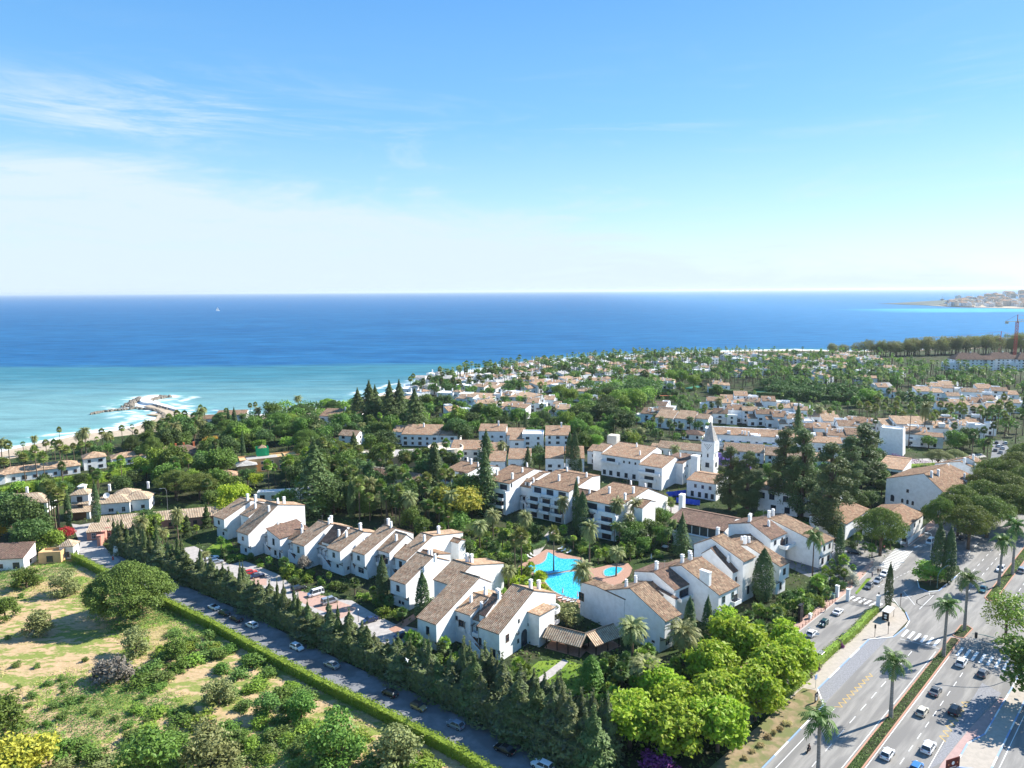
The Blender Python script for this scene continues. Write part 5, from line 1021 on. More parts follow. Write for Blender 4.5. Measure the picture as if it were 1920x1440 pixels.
b = MB(); b.box((0,0,7),(5,5,14)); b.build('stair_tower','cream', v, (6,9,0))
b = MB()
for k in range(12): b.box((-2.6+.45*k,-2.6,11.5),(.1,.1,4.6)); b.box((2.6,-2.6+.45*k,11.5),(.1,.1,4.6))
b.build('slatted_screen', 'white_paint', v, (6,9,0))
v = villa(1250, 800, 'white villa with twin gables, a round window and a pool terrace', [(0,0,12,12,7,3.4,'s'),(13,1,12,12,7.2,3.6,'s'),(24,3,8,11,8,2.2,'g'),(-4,11,10,7,9.4,2,'g')], rot=rad(-30), roofm='roof_tan')
v = villa(1300, 822, 'open sided tiled pavilion beside the hotel pool', [(0,0,12,8,3.2,2.2,'h')], rot=rad(-25), roofm='roof_dark', name='pool_pavilion')
v = villa(1283, 862, 'white house with creeper covered wall in front of the hotel pool', [(0,0,26,12,7,2.4,'g'),(-14,-2,8,8,5,2,'s')], rot=rad(-28), roofm='roof_tan')
v = villa(1395, 862, 'low mottled roofs behind the purple jacaranda by the spired tower', [(0,0,20,12,6,3,'g'),(20,-4,18,12,6,3,'g'),(36,-8,12,9,5.6,2,'s')], rot=rad(-22), roofm='roof_tan')
v = villa(1410, 842, 'white hotel row with eight dark balcony bays and orange tiled front', [(0,0,44,9,8.6,2.4,'s'),(34,-7,22,9,8.2,1.6,'s'),(-6,7,40,8,9.6,.1,'f')], rot=rad(-17), roofm='roof_orange', name='hotel_row', cat='building')
for x in (-16,-6,6,16):
    W2 = Wing(Vector((0,0,0)), Vector((0,1,0)), Vector((1,0,0)), 1, 1, 1, 1, 1, 1); b = MB(); b.box((x,-5.6,3.9),(9,1.9,1.2)); b.build('balcony','plaster', v); b = MB(); b.box((x+2,-6.75,4.7),(5,.35,.5)); b.build('flower_box','lf_hedge', v)
v = villa(1530, 850, 'low white annex with flat roofs behind the dark pines', [(0,0,20,10,5.4,.1,'f'),(14,-6,10,8,5,1.6,'h')], rot=rad(-20), roofm='roof_brown')
v = villa(1705, 822, 'white apartment house with a dark tiled porch right of the plain tower', [(0,0,20,14,10,2.6,'s'),(-12,2,9,12,8.5,2.2,'s'),(14,0,10,12,8,2.2,'s')], rot=rad(-10), roofm='roof_tan', name='apartment_house')
v = villa(1650, 738, 'small white house with grey roof in the palm belt', [(0,0,16,10,7,2.6,'g')], rot=rad(10), roofm='roof_grey')
for i, (x, y, w_) in enumerate([(1812,693,34),(1872,692,32),(1925,693,30)]):
    v = villa(x, y, ['large white seafront block with dark hipped roof, leftmost of three','large white seafront block with dark roof below the red crane','dark roofed seafront block cut by the right edge'][i], [(0,0,w_,16,12,7,'h'),(w_*.55,-2,12,12,12,4,'g'),(-w_*.6,-3,10,12,8,.1,'f')], rot=rad(-6), roofm='roof_dark', name='seafront_block', cat='apartment building'); vchim(v, 3, 0, 17); vchim(v, -8, 0, 16)
v = villa(15, 1062, 'white house with dark blue tiled roof at the left edge of the field', [(0,0,14,8,4.2,2.6,'s')], rot=rad(8), roofm='roof_dark')
v = villa(131, 1044, 'white gate lodge with a striped pyramid roof at the end of the lane', [(0,0,4.4,4.2,4.6,1.8,'h')], rot=rad(8), roofm='roof_striped', name='gate_lodge')
v = villa(100, 1052, 'ochre walled store with a grey flat roof beside the gate lodge', [(0,0,7,4.4,3.4,.1,'f')], rot=rad(8), wall='ochre', name='garden_store')
RB = random.Random(3)
def clutter(v, x0, x1, y0, y1, z, n):
    for k in range(n):
        b = MB(); x, y, a, h = RB.uniform(x0,x1), RB.uniform(y0,y1), RB.uniform(1.6,4.2), RB.uniform(1.0,2.8); b.box((x,y,z+h/2-.8),(a,a*RB.uniform(.6,1.1),h),0,0,RB.choice([1,1,.85]))
        if k % 2: b = MB(); b.box((x,y0-RB.uniform(.6,1.6),z*RB.uniform(.25,.5)),(a*1.2,2.4,1.1))
        b.build('roof_hut' if not k % 2 else 'terrace_wall','plaster',v); vchim(v, RB.uniform(x0,x1), RB.uniform(y0,y1), z-.6, RB.randrange(3))
for o in [o for o in S.objects if not o.parent and o.name.split('.')[0] in ('apartment_house','hotel_row')]: clutter(o, -18, 34, -5, 7, 8.6, 16)
RS = random.Random(17)
STEP = [(1338,772,1),(1362,766,1),(1388,762,1),(1412,768,1),(1440,772,1),(1350,792,1),(1376,790,1),(1404,792,1),(1432,796,1),(1460,800,1),(1488,806,1),(1470,782,1),(1500,786,1),(1528,800,1),(1556,812,1),(1584,822,1),(1606,812,1),(1540,828,1),(1566,838,1),(1500,822,1),(1590,840,1),(1690,826,1),(1715,834,1),(1745,822,1),(1772,812,1),(1800,820,1),(1826,812,1),(1770,782,1),(1796,776,1),(1822,770,1),(1848,764,1),(1782,762,1),(1812,752,1),(1842,746,1),(1870,752,1),(1728,748,1),(1750,742,1),(1772,738,1),(1890,772,1),(1860,784,1),(1652,744,0),(1240,780,0),(1216,792,0),(1345,735,0),(1120,770,0),(1000,772,0),(1030,768,0),(965,782,0),(940,756,0),(900,772,0),(870,762,0),(850,790,0),(1055,786,0),(1095,752,0)]
for i, (x, y, m_) in enumerate(STEP):
    s = RS.uniform(9,12)*(1 if m_ else .9); a = rad(-16+RS.uniform(-8,8)) if m_ else rad(RS.choice([-30,-10,25])); P_ = [(0,0,s,s*.9,RS.uniform(6.6,9.2),RS.uniform(1.8,2.8),RS.choice('ssg')),(s*.8,RS.uniform(-3,3),s*.7,s*.8,RS.uniform(5,8.5),RS.uniform(1.4,2.4),RS.choice('sgf')),(-s*.7,RS.uniform(-3,2),s*.5,s*.7,RS.uniform(4,6.5),1.5,RS.choice('sf')),(RS.uniform(-2,3),s*.7,s*.5,s*.5,RS.uniform(8,10.5),.1,'f')]
    v = villa(x, y, 'white stepped house '+['with roof terrace and chimneys','with broken tiled roofs','with a small belvedere','with awnings and low walls'][i % 4]+' beside the', P_, 'village_house', 'house', a, roofm=RS.choice(['roof_tan','roof_orange','roof_brown']), group='white stepped houses in the middle distance', phrase='', lod=1); v['_i'] = i
    for c_ in range(4): vchim(v, RS.uniform(-s*.5,s*.9), RS.uniform(-s*.3,s*.3), RS.uniform(6.5,8.5), RS.randrange(3))
    for k in range(3): b = MB(); b.box((RS.uniform(-s*.6,s*.9), -s*.45-RS.uniform(.6,1.6), RS.choice([.9,3.6,4.0])), (RS.uniform(3,5), 2.2, 1.0)); b.build('balcony','plaster',v)
    b = MB(); x_ = RS.uniform(-2,4); slope(b, (x_,-s*.45-1.6), (0,1), (1,0), 0, 3.0, 1.7, 3.7, 0, 3.4); b.build('awning',['roof_dark'],v)
# ---- the distant village along the shore ----
vill = [(835,722,8),(856,728,9),(878,735,10),(905,738,10),(938,728,9),(962,716,9),(990,722,9),(1012,735,12),(905,758,11),(840,750,9),(806,738,8),(925,772,11),(960,757,9),(985,757,12),(890,716,7),(1020,700,8),(1045,712,9),(1065,724,10),(1090,716,9),(1120,722,10),(1140,732,11),(1075,703,8),(1100,697,8),(1130,706,9),(1155,716,9),(1180,706,9),(1205,716,10),(1230,705,9),(1060,688,8),(1090,684,8),(1125,690,8),(1160,694,8),(1190,690,8),(1215,684,7),(1245,690,8),(1270,680,7),(1290,690,8),(1310,678,7),(1335,682,8),(1360,675,7),(1385,682,8),(1410,674,8),(1440,684,9),(1470,676,9),(1500,682,9),(1495,700,9),(1560,690,8),(1585,700,10),(1620,690,8),(1600,680,8),(1170,733,10),(1105,740,10),(1250,700,9),(950,704,8),(972,692,7),(1020,684,7),(700,776,9),(760,742,8),(780,752,9),(745,765,9),(790,720,8),(812,712,7)]+[(RND.uniform(a,b_),RND.uniform(c_,d),RND.uniform(7,9)) for a,b_,c_,d,n in ((850,960,708,742,6),(960,1100,690,735,18),(1100,1240,680,735,18),(1240,1330,674,705,8),(1340,1640,672,690,14),(1330,1700,690,722,12)) for _ in range(n)]
RV = random.Random(11)
sty = ['with two stepped gables','with one broad tan roof','with three small roofs in steps','with a flat roof terrace','with a low gable to the sea']
for i, (x, y, s) in enumerate(vill):
    k = RV.choice([0,1,2,2,3,3,4]); a = rad(RV.choice([-35,-20,40,30,-5,-50])); s *= RV.uniform(1.2,1.55)
    parts = {0: [(0,0,s,s,7.0,1.7,'g'),(s*.9,2,s*.8,s*.8,6,1.4,'s')], 1: [(0,0,s*1.4,s,6.5,1.5,'s'),(-s*.9,0,s*.5,s*.8,8,.1,'f')], 2: [(0,0,s,s*.8,7,2,'s'),(s*.8,1,s*.7,s*.8,5.5,2,'g'),(-s*.8,2,s*.7,s*.7,5,2,'g')], 3: [(0,0,s*1.2,s,6.4,.1,'f'),(s*.7,2,s*.6,s*.7,7.6,1.6,'h')], 4: [(0,0,s*1.3,s*.9,6,1.8,'g'),(s*.8,-1,s*.6,s*.6,7.4,.1,'f')]}[k]
    near = 'beside the surf' if y < 700 and x < 1100 else 'on the far shore' if y < 700 else 'among the fan palms' if y < 735 else 'below the shore village'
    pos = 'left' if x < 950 else 'centre' if x < 1200 else 'right'
    v = villa(x, y, f'white village house {sty[k]} {near}, {pos} part of the village', parts, 'village_house', 'house', a, roofm=RV.choice(['roof_tan','roof_tan','roof_orange','roof_grey']), group='white village houses along the shore', phrase='', lod=1); v['_i'] = i
    for c_ in range(RV.randrange(1,4)): vchim(v, RV.uniform(-s*.4,s*.6), RV.uniform(-s*.3,s*.3), 7.2, RV.randrange(3))
VILL = [o for o in S.objects if o.name.startswith('village_house')]
# ================= VEGETATION =================
def lobes_crown(mb, lobes, n, leaf, R, up=.25, shell=.72, inner=.12, m=0, asp=.62, coh=.7):
    tot = sum(l[3]*l[4]+l[3]*l[5]+l[4]*l[5] for l in lobes)
    for l in lobes:
        k = int(n*(l[3]*l[4]+l[3]*l[5]+l[4]*l[5])/tot); c = Vector(l[:3])
        for _ in range(k):
            d = Vector((R.gauss(0,1), R.gauss(0,1), R.gauss(0,1)+up)).normalized()
            rr = R.uniform(shell, 1.06) if R.random() > inner else R.uniform(.2, shell)
            p = c+Vector((d.x*l[3], d.y*l[4], d.z*l[5]))*rr+Vector((R.gauss(0,1),R.gauss(0,1),R.gauss(0,.8)))*leaf*.45
            bad = False
            for q in lobes:
                if q is l: continue
                e = Vector(((p.x-q[0])/q[3], (p.y-q[1])/q[4], (p.z-q[2])/q[5]))
                if e.length < .62: bad = True; break
            if bad and R.random() < .8: continue
            mb.leaf(p, leaf, R, d*coh, m, asp)
def trunk_mesh(h, r, lobes=(), R=None, lean=0.0, mat='bark', fork=.55, n=7):
    b = MB(); top = (lean*h, 0, h)
    b.tube([(0,0,-.2), (lean*h*.3,0,h*.35), (lean*h*.7,.1,h*.7), top], [r*1.25, r, r*.85, r*.6], n)
    for l in lobes:
        s0 = Vector((lean*h*fork, 0, h*fork)); e = Vector(l[:3]); md = s0.lerp(e, .5)+Vector((0,0,-.3*l[5])); b.tube([s0, md, e], [r*.5, r*.35, r*.12], 5)
    return b.mesh('trunk', [M[mat]])
SP = {}          # species -> list of (crown mesh, trunk mesh, ...) prototypes
def proto(sp, crown, trunk): SP.setdefault(sp, []).append((crown, trunk))
def gen_broad(sp, n, H, Rr, leaf, N_, flat=.75, mat='lf_mid', low=.25, thin=1.0, kk=(9,14), sl=(.32,.52), shell=.62):
    for i in range(n):
        R = random.Random(hash(sp) % 1000 if False else sum(map(ord, sp))*31+i); lobes = []
        k = R.randrange(*kk)
        for j in range(k):
            a = 2*pi*j/k+R.uniform(-.4,.4); rr = Rr*R.uniform(.35,.72) if j else 0; z = H*R.uniform(low+.15, .85); s = Rr*R.uniform(*sl)
            lobes.append((rr*cos(a), rr*sin(a), z, s, s*R.uniform(.8,1.2), s*R.uniform(.6,.9)*flat/.75))
        lobes.append((0,0,H*.72,Rr*.6,Rr*.6,Rr*.5*flat/.75))
        b = MB(); lobes_crown(b, lobes, int(N_*thin), leaf, R, .35, shell, .2); proto(sp, b.mesh('crown', [M[mat]]), trunk_mesh(H*.6, max(.12, Rr*.055), lobes[:5], R))
gen_broad('broad', 4, 8, 4.2, .62, 2600)
gen_broad('bigbroad', 3, 12, 6.5, .8, 4400, kk=(15,20), sl=(.22,.42))
gen_broad('olive', 4, 5.5, 3.2, .42, 2800, .8, 'lf_olive', .0, 1.0, (14,20), (.18,.4), .45)
gen_broad('plane', 3, 11, 5.2, .85, 5200, .95, 'lf_plane', .15, 1.0, (26,34), (.15,.32), .45)
gen_broad('shrub', 6, 2.0, 1.7, .36, 900, .8, 'lf_scrub', -.15, 1.0, (8,14), (.2,.5), .4)
gen_broad('loose', 3, 9, 4.6, .42, 2000, .8, 'lf_eucalypt', .3)
def gen_umbrella(sp, n, rings, sb, N_, base=7.8, th=6.8, sk=5.8):
    for i in range(n):
        R = random.Random(sb+i); lobes = []
        for ring, k, rz, s0, s1 in rings:
            for j in range(k):
                a = 2*pi*j/max(k,1)+R.uniform(-.25,.25); rr = 7.2*ring*R.uniform(.9,1.1); s = R.uniform(s0,s1)
                lobes.append((rr*cos(a), rr*sin(a), base+rz+R.uniform(-.3,.3), s, s, s*R.uniform(.55,.75)))
        for j in range(7):
            a = R.uniform(0, 2*pi); rr = R.uniform(3.5,6.2); s = R.uniform(1.1,1.7); lobes.append((rr*cos(a), rr*sin(a), sk+R.uniform(-.5,.4), s, s, s*.6))
        b = MB(); lobes_crown(b, lobes, N_, .46, R, .7, .8, .08, 0, .5); proto(sp, b.mesh('crown', [M['lf_pine']]), trunk_mesh(th, .42, lobes[1:9], R, .02, fork=.5))
gen_umbrella('umbrella', 3, ((0,1,1.9,2.8,2.8),(.42,7,1.3,1.7,2.5),(.78,12,-.5,1.6,2.3)), 50, 12000)
gen_umbrella('dome', 1, ((0,1,3.6,2.6,2.6),(.28,7,3.2,1.3,2.0),(.5,13,2.3,1.2,1.9),(.72,18,1.1,1.2,1.8),(.9,22,-.5,1.1,1.7),(1.0,20,-2.2,1.0,1.5),(.9,12,-3.4,.9,1.3)), 60, 34000, 7.6, 6.0, 3.6)
def gen_cone(sp, n, H, Rr, N_, leaf, mat, shape, seedb, trunk_h=1.2, spike=0.0, tiers=0, z0=.3):
    for i in range(n):
        R = random.Random(seedb+i); b = MB()
        bumps = [(R.uniform(0,2*pi), R.uniform(0,1), R.uniform(.7,1.25)) for _ in range(30)]
        for _ in range(N_):
            t = R.random()**.8; a = R.uniform(0, 2*pi); r = Rr*shape(t)
            if tiers:
                ph = (t*tiers) % 1.0; r *= .45+.6*(1-ph); nb = 7; r *= .62+.38*abs(cos(a*nb/2+int(t*tiers)*1.3))
            for ba, bt, bk in bumps:
                da = abs((a-ba+pi) % (2*pi)-pi)
                if da < .45 and abs(t-bt) < .06: r *= bk
            rr = r*(R.uniform(.74,1.03) if R.random() > .1 else R.uniform(.2,.8)); d = Vector((cos(a), sin(a), .45))
            b.leaf((rr*cos(a), rr*sin(a), z0+t*(H-z0)-(0 if not tiers else .25*r)), leaf*(.7 if t > .9 else 1), R, d, 0, .5)
        if spike:
            for _ in range(60): b.leaf((R.gauss(0,.1), R.gauss(0,.1), H+R.uniform(-.5, spike)), leaf*.6, R, None, 0, .4)
        proto(sp, b.mesh('crown', [M[mat]]), trunk_mesh(H*.8 if tiers else trunk_h+.6, .16 if Rr < 2 else .3, (), R, mat='bark'))
gen_cone('cypress', 3, 12, 1.35, 3200, .38, 'lf_cypress', lambda t: min(1, .5+t*1.8)*(1-t**3)**.8, 100, .8, .5)
gen_cone('fatcypress', 2, 13, 3.1, 6000, .46, 'lf_cypress', lambda t: min(1, .5+t*1.7)*(1-t**2.3)**.72, 120, 2.0, .3)
gen_cone('leyland', 5, 9, 2.3, 2800, .56, 'lf_leyland', lambda t: (1-t)**.75*(.9+.28*sin(t*24)), 140, .5, 1.2)
gen_cone('araucaria', 3, 17, 4.4, 5200, .5, 'lf_araucaria', lambda t: (1-t)**.85*min(1,.7+t*2), 160, 1.0, .8, 11)
gen_cone('cone', 2, 6, 2.3, 2600, .4, 'lf_mid', lambda t: min(1,.75+t)*(1-t)**.6, 170, .4)
gen_cone('topiary', 2, 4.6, .62, 700, .26, 'lf_cypress', lambda t: min(1,.7+t*3)*(1-max(0,t-.6)/.45)**.5, 175, .3)
def gen_tall():
    for i in range(4):
        R = random.Random(200+i); lobes = []; H = 24; lo = (.10,.30,.34,.2)[i]
        for k in range(52):
            t = lo+(.98-lo)*((k+R.random())/52); a = R.uniform(0, 2*pi); f = (t-lo)/(1-lo); rad_ = 4.4*(min(1,.55+f*2.2))*(1-f**2.4)**.7; rr = rad_*R.uniform(.35,.85); s = R.uniform(1.1,1.9)*(1-.35*f)
            lobes.append((rr*cos(a), rr*sin(a), H*t, s, s, s*.8))
        b = MB(); lobes_crown(b, lobes, 15000, .5, R, .2, .7, .12, 0, .5); proto('tallpine', b.mesh('crown', [M['lf_blackpine']]), trunk_mesh(H*.92, .42, lobes[::6], R, .01, fork=.5))
gen_tall()
# clipped ball headed street tree
for i in range(2):
    R = random.Random(230+i); b = MB(); lobes = [(0,0,4.2,2.7,2.7,1.7)]+[(2*cos(a),2*sin(a),4.0,1.3,1.3,1.1) for a in (0.3,1.6,2.9,4.4,5.4)]; lobes_crown(b, lobes, 3000, .34, R, .2, .85); proto('ball', b.mesh('crown',[M['lf_dark']]), trunk_mesh(4, .16, (), R))
def frond(b, base, a, el0, Lf, droop, R, w_=.55, seg=6, gap=.35):
    """feather frond: an arching midrib with two rows of hanging leaflets"""
    p = Vector(base); el_ = el0; st = Lf/seg; pts = [p.copy()]
    for k in range(seg): p = p+Vector((cos(a)*cos(el_), sin(a)*cos(el_), sin(el_)))*st; el_ -= droop/seg*(1+.5*k/seg); pts.append(p.copy())
    sd_ = Vector((-sin(a), cos(a), 0))
    for k in range(seg):
        A, B = pts[k], pts[k+1]; f = (k+.5)/seg; W = w_*(sin(pi*min(.98, .18+f*.85)))**.6*R.uniform(.85,1.1); mdv = (B-A)
        for s_ in (1, -1):
            for q in (0, 1):
                A2 = A+mdv*q*.5; B2 = A2+mdv*(.5-gap*.5); out_ = sd_*s_*W+Vector((0,0,-W*.45))+mdv*.55; i = len(b.v)
                b.v += [tuple(A2), tuple(B2), tuple(B2+out_)]; b.f.append((i, i+1, i+2)); b.m.append(0); b.uv.append(None)
                b.v += [tuple(A2), tuple(B2+out_), tuple(A2+out_*.97-mdv*.1)]; b.f.append((i+3, i+4, i+5)); b.m.append(0); b.uv.append(None)
def gen_palm(sp, n, H, Lf, nf, w_, mat, droop=1.5, tr=.24, bark='bark_palm', seedb=300, elmin=-.7, seg=6):
    for i in range(n):
        R = random.Random(seedb+i); b = MB(); h = H*R.uniform(.93, 1.07); lean = R.uniform(-.04,.04)
        for k in range(nf):
            f = k/nf; el_ = 1.35-f*(1.35-elmin)+R.uniform(-.12,.12); a = k*2.399+R.uniform(-.2,.2); frond(b, (lean*h, 0, h), a, el_, Lf*R.uniform(.85,1.08)*(.8+.2*min(1,f*3)), droop*R.uniform(.8,1.2), R, w_, seg)
        t = MB(); t.tube([(0,0,-.2),(lean*h*.4,0,h*.4),(lean*h,0,h-.15)], [tr*1.4, tr, tr*.85], 8)
        if sp == 'royal': t.tube([(lean*h,0,h-.2),(lean*h,0,h+.9)], [tr*.8, tr*.35], 7, 1); tm = t.mesh('trunk', [M[bark], M['lf_hedge']])
        else: t.tube([(lean*h,0,h-.9),(lean*h,0,h-.1)], [tr*1.05, tr*2.0], 7); tm = t.mesh('trunk', [M[bark]])
        proto(sp, b.mesh('crown', [M[mat]]), tm)
gen_palm('date', 4, 9, 3.9, 56, .62, 'lf_date', 1.45)
gen_palm('lowdate', 2, 3.2, 3.6, 50, .62, 'lf_date', 1.3, .3, seedb=320)
gen_palm('royal', 4, 10, 3.6, 17, .85, 'lf_royal', 1.5, .30, 'bark_royal', 340, -.45)
gen_palm('kentia', 2, 8, 3.4, 16, .9, 'lf_royal', 1.9, .15, 'bark', 350, -.3)
def gen_fan(sp, n, H, rc, nf, mat, seedb, skirt=True, tr=.19):
    for i in range(n):
        R = random.Random(seedb+i); b = MB(); h = H*R.uniform(.9,1.1); lean = R.uniform(-.03,.03)
        for k in range(nf):
            f = k/nf; el_ = 1.4-f*2.2+R.uniform(-.15,.15); a = k*2.399+R.uniform(-.3,.3); d = Vector((cos(a)*cos(el_), sin(a)*cos(el_), sin(el_)))
            c = Vector((lean*h,0,h))+d*rc*.5; sd_ = Vector((-sin(a),cos(a),0)); up = d.cross(sd_)
            for q in range(9):
                an = (q-4)*.36; e = (d*cos(an)+sd_*sin(an))*rc*.62*R.uniform(.85,1.1)+Vector((0,0,-rc*.20*abs(sin(an))-rc*.10)); g_ = (sd_*cos(an)-d*sin(an))*rc*.085; ii = len(b.v)
                b.v += [tuple(c-g_*.4), tuple(c+e*.55+g_), tuple(c+e), tuple(c+e*.55-g_)]; b.f.append((ii,ii+3,ii+2,ii+1)); b.m.append(0); b.uv.append(None)
        t = MB(); t.tube([(0,0,-.2),(lean*h*.4,0,h*.35),(lean*h,0,h)], [tr*1.5, tr, tr*.8], 7)
        if skirt:
            t.tube([(lean*h,0,h-1.7),(lean*h,0,h-.8),(lean*h,0,h-.1)], [tr*1.3, tr*3.0, tr*3.4], 8, 1); tm = t.mesh('trunk', [M['bark_palm'], M['skirt']])
        else: tm = t.mesh('trunk', [M['bark_palm']])
        proto(sp, b.mesh('crown', [M[mat]]), tm)
gen_fan('fan', 5, 10, 2.15, 34, 'lf_palm', 400)
gen_fan('lowfan', 3, 3.2, 1.5, 24, 'lf_palm', 420, False, .14)
gen_fan('yuccaish', 2, 2.6, 1.3, 26, 'lf_mid', 430, False, .12)
NAME = dict(broad='broadleaf_tree', bigbroad='broadleaf_tree', olive='olive_tree', plane='plane_tree', shrub='shrub', loose='eucalyptus_tree', umbrella='umbrella_pine', dome='umbrella_pine', cypress='cypress', fatcypress='cypress', leyland='conifer', araucaria='norfolk_pine', cone='conical_shrub', topiary='clipped_cypress', tallpine='tall_pine', lowpine='pine', ball='clipped_tree', date='date_palm', lowdate='date_palm', royal='royal_palm', kentia='feather_palm', fan='fan_palm', lowfan='young_fan_palm', yuccaish='yucca')
PHR = dict(broad='round broadleaf tree', bigbroad='large broadleaf tree', olive='grey green olive tree', plane='lime green plane tree', shrub='rounded green shrub', loose='loose crowned eucalyptus', umbrella='flat topped umbrella pine', cypress='slim dark cypress', fatcypress='broad dark cypress', leyland='feathery conifer', araucaria='tiered norfolk pine', cone='conical green shrub', topiary='small clipped cypress', tallpine='tall lumpy dark pine', lowpine='dark pine', ball='ball headed clipped tree', date='arching date palm', lowdate='short trunked date palm', royal='smooth trunked royal palm', kentia='drooping feather palm', fan='slender fan palm', lowfan='young fan palm', yuccaish='spiky yucca')
CATG = dict(shrub='shrub', cone='shrub', yuccaish='shrub', date='palm tree', lowdate='palm tree', royal='palm tree', kentia='palm tree', fan='palm tree', lowfan='palm tree')
MATW = {'lf_dark':'dark', 'lf_light':'light green', 'lf_lime':'lime green', 'lf_yellow':'yellow green', 'lf_purple':'purple flowered', 'lf_magenta':'magenta flowered', 'lf_red':'red flowered', 'lf_orangef':'orange flowered', 'lf_grey':'bare grey', 'lf_olive':'grey green', 'lf_plume':'pale plumed', 'lf_eucalypt':'brownish', 'lf_fanbright':'bright'}
RT = random.Random(99); TREES = []
def tree(sp, p, s=1.0, sz=None, rz=None, mat=None, label=None, group=None, k=None, tk=True, z=0.0):
    """s scales the crown and girth, sz the height"""
    pr = SP[sp]; cm, tm = pr[k if k is not None else RT.randrange(len(pr))]
    r = thing(NAME[sp], label, CATG.get(sp, 'tree'), (p[0], p[1], z), RT.uniform(0, 2*pi) if rz is None else rz, group)
    sc = (s, s, sz or s); c = inst('crown', cm, r, mat=mat, sc=sc)
    if tk: inst('trunk', tm, r, sc=sc)
    if not label: NAMED.append((r, sp, mat))
    TREES.append((p[0], p[1])); return r
MUL = dict(cypress=(1.12,1.38), fatcypress=(1.08,1.3), tallpine=(1.75,1.27), royal=(1.15,1.36), date=(1.18,1.25), fan=(1.15,1.25), umbrella=(1.3,1.3), araucaria=(2.9,1.45), broad=(1.22,1.25), bigbroad=(1.22,1.25), plane=(1.12,1.2), kentia=(1.2,1.3), olive=(1.1,1.15))
def T(sp, x, y, s=1.0, sz=None, mat=None, label=None, **k): a, b_ = MUL.get(sp, (1,1)); return tree(sp, at(x, y), s*a, (sz or s)*b_, None, mat, label, **k)
# -- named and placed one by one (pixel of the foot) --
T('dome', 245, 1158, 1.36, 1.22, label='big solitary umbrella pine with a broad dome standing in the dry field'); LAND.append((*at(248,1162).xy, 'the big umbrella pine in the field'))
for x, y, s, m, lb in [(50,1102,1.0,'lf_mid','bushy green tree below the white house at the left edge'),(122,1114,1.05,'lf_olive','tall pale olive tree in front of the gate lodge'),(75,1190,1.0,'lf_olive','low spreading dark olive tree left of the big pine'),(256,1226,.95,'lf_olive','grey green olive tree just below the big umbrella pine'),(10,1160,.9,'lf_mid','small dense tree touching the left frame edge'),(632,1428,1.35,'lf_mid','large olive tree with a visible trunk near the bottom, beside the hedge'),(745,1432,1.15,'lf_olive','pale silvery olive tree at the bottom, right of the trunked one'),(412,1320,.9,'lf_olive','olive tree with thin crown in the centre of the field'),(395,1445,1.3,'lf_olive','pale olive tree cut by the bottom edge'),(8,1370,1.2,'lf_mid','dense green tree cut by the left frame edge'),(280,1470,1.5,'lf_mid','wide green tree at the bottom edge, left of the olive'),(92,1430,.9,'lf_mid','dark bush tree right of the yellow green one'),(565,1350,.9,'lf_mid','round green tree above the trunked olive'),(330,1235,.8,'lf_mid','green bush tree right of the grey dead bush'),(500,1345,.8,'lf_scrub','green bushy tree in the lower field')]:
    T('olive', x, y, s*1.3, s*1.05, mat=m, label=lb)
T('broad', 42, 1475, 1.15, 1.0, mat='lf_yellow', label='bright yellow green tree in the bottom left corner'); T('broad', 20, 1500, 1.0, .95, mat='lf_yellow', label='second yellow green tree at the very corner')
T('shrub', 222, 1275, 2.6, 2.3, mat='lf_grey', label='bare grey dead bush in the middle of the field'); LAND.append((*at(222,1275).xy, 'the grey dead bush')); T('shrub', 196, 1272, 1.9, 1.9, mat='lf_grey', label='smaller grey twiggy bush at the left of the dead bush')
for x, y in [(263,1283),(285,1262),(300,1250),(310,1225),(345,1218),(365,1210),(385,1222),(360,1245),(335,1255),(405,1235),(420,1260),(445,1275),(300,1275),(480,1290),(520,1310),(545,1330),(460,1330),(485,1360),(520,1385),(550,1410),(490,1420),(455,1395),(430,1370),(585,1375),(350,1205),(395,1195),(430,1225),(600,1440),(560,1440),(330,1400),(365,1412),(345,1350),(370,1365),(690,1450),(800,1450),(470,1250),(505,1270),(540,1290),(575,1310),(250,1390),(180,1425),(150,1400)]:
    T('shrub', x+RT.uniform(-4,4), y+RT.uniform(-3,3), RT.uniform(1.1,2.1), RT.uniform(.7,1.15), mat=RT.choice(['lf_scrub','lf_mid','lf_scrub','lf_light']))
RF = random.Random(44)
for _ in range(46):
    x, y = RF.uniform(110, 840), RF.uniform(1375, 1450)
    if inpoly(*at(x, y).xy, [(p.x-2,p.y-2.5) for p in HEDGE]+[(20,60),(-140,60),(-200,150)]): T('shrub', x, y, RF.uniform(1.0,1.9), RF.uniform(.5,1.0), mat=RF.choice(['lf_scrub','lf_mid','lf_light','lf_olive']))
for _ in range(26):
    x, y = RF.uniform(250, 640), RF.uniform(1190, 1380)
    if inpoly(*at(x, y).xy, [(p.x-2,p.y-2.5) for p in HEDGE]+[(20,60),(-140,60),(-200,150)]): T('shrub', x, y, RF.uniform(1.0,1.8), RF.uniform(.45,.9), mat=RF.choice(['lf_scrub','lf_mid','lf_light']))
for x, y in [(115,1276),(122,1290),(118,1300),(60,1308),(130,1320),(155,1316),(148,1312),(100,1329),(185,1342),(160,1336),(118,1348),(88,1362),(275,1355),(215,1352),(250,1332),(290,1330),(240,1365),(30,1250),(70,1252),(160,1240),(90,1285),(55,1325),(35,1290),(205,1300),(270,1310),(320,1340),(360,1340),(8,1130),(25,1135),(40,1120),(78,1150),(15,1200)]:
    T('shrub', x, y, RT.uniform(.45,.85), RT.uniform(.4,.7), mat=RT.choice(['lf_scrub','lf_mid']))
T('plane', 905, 1290, .01) if False else None
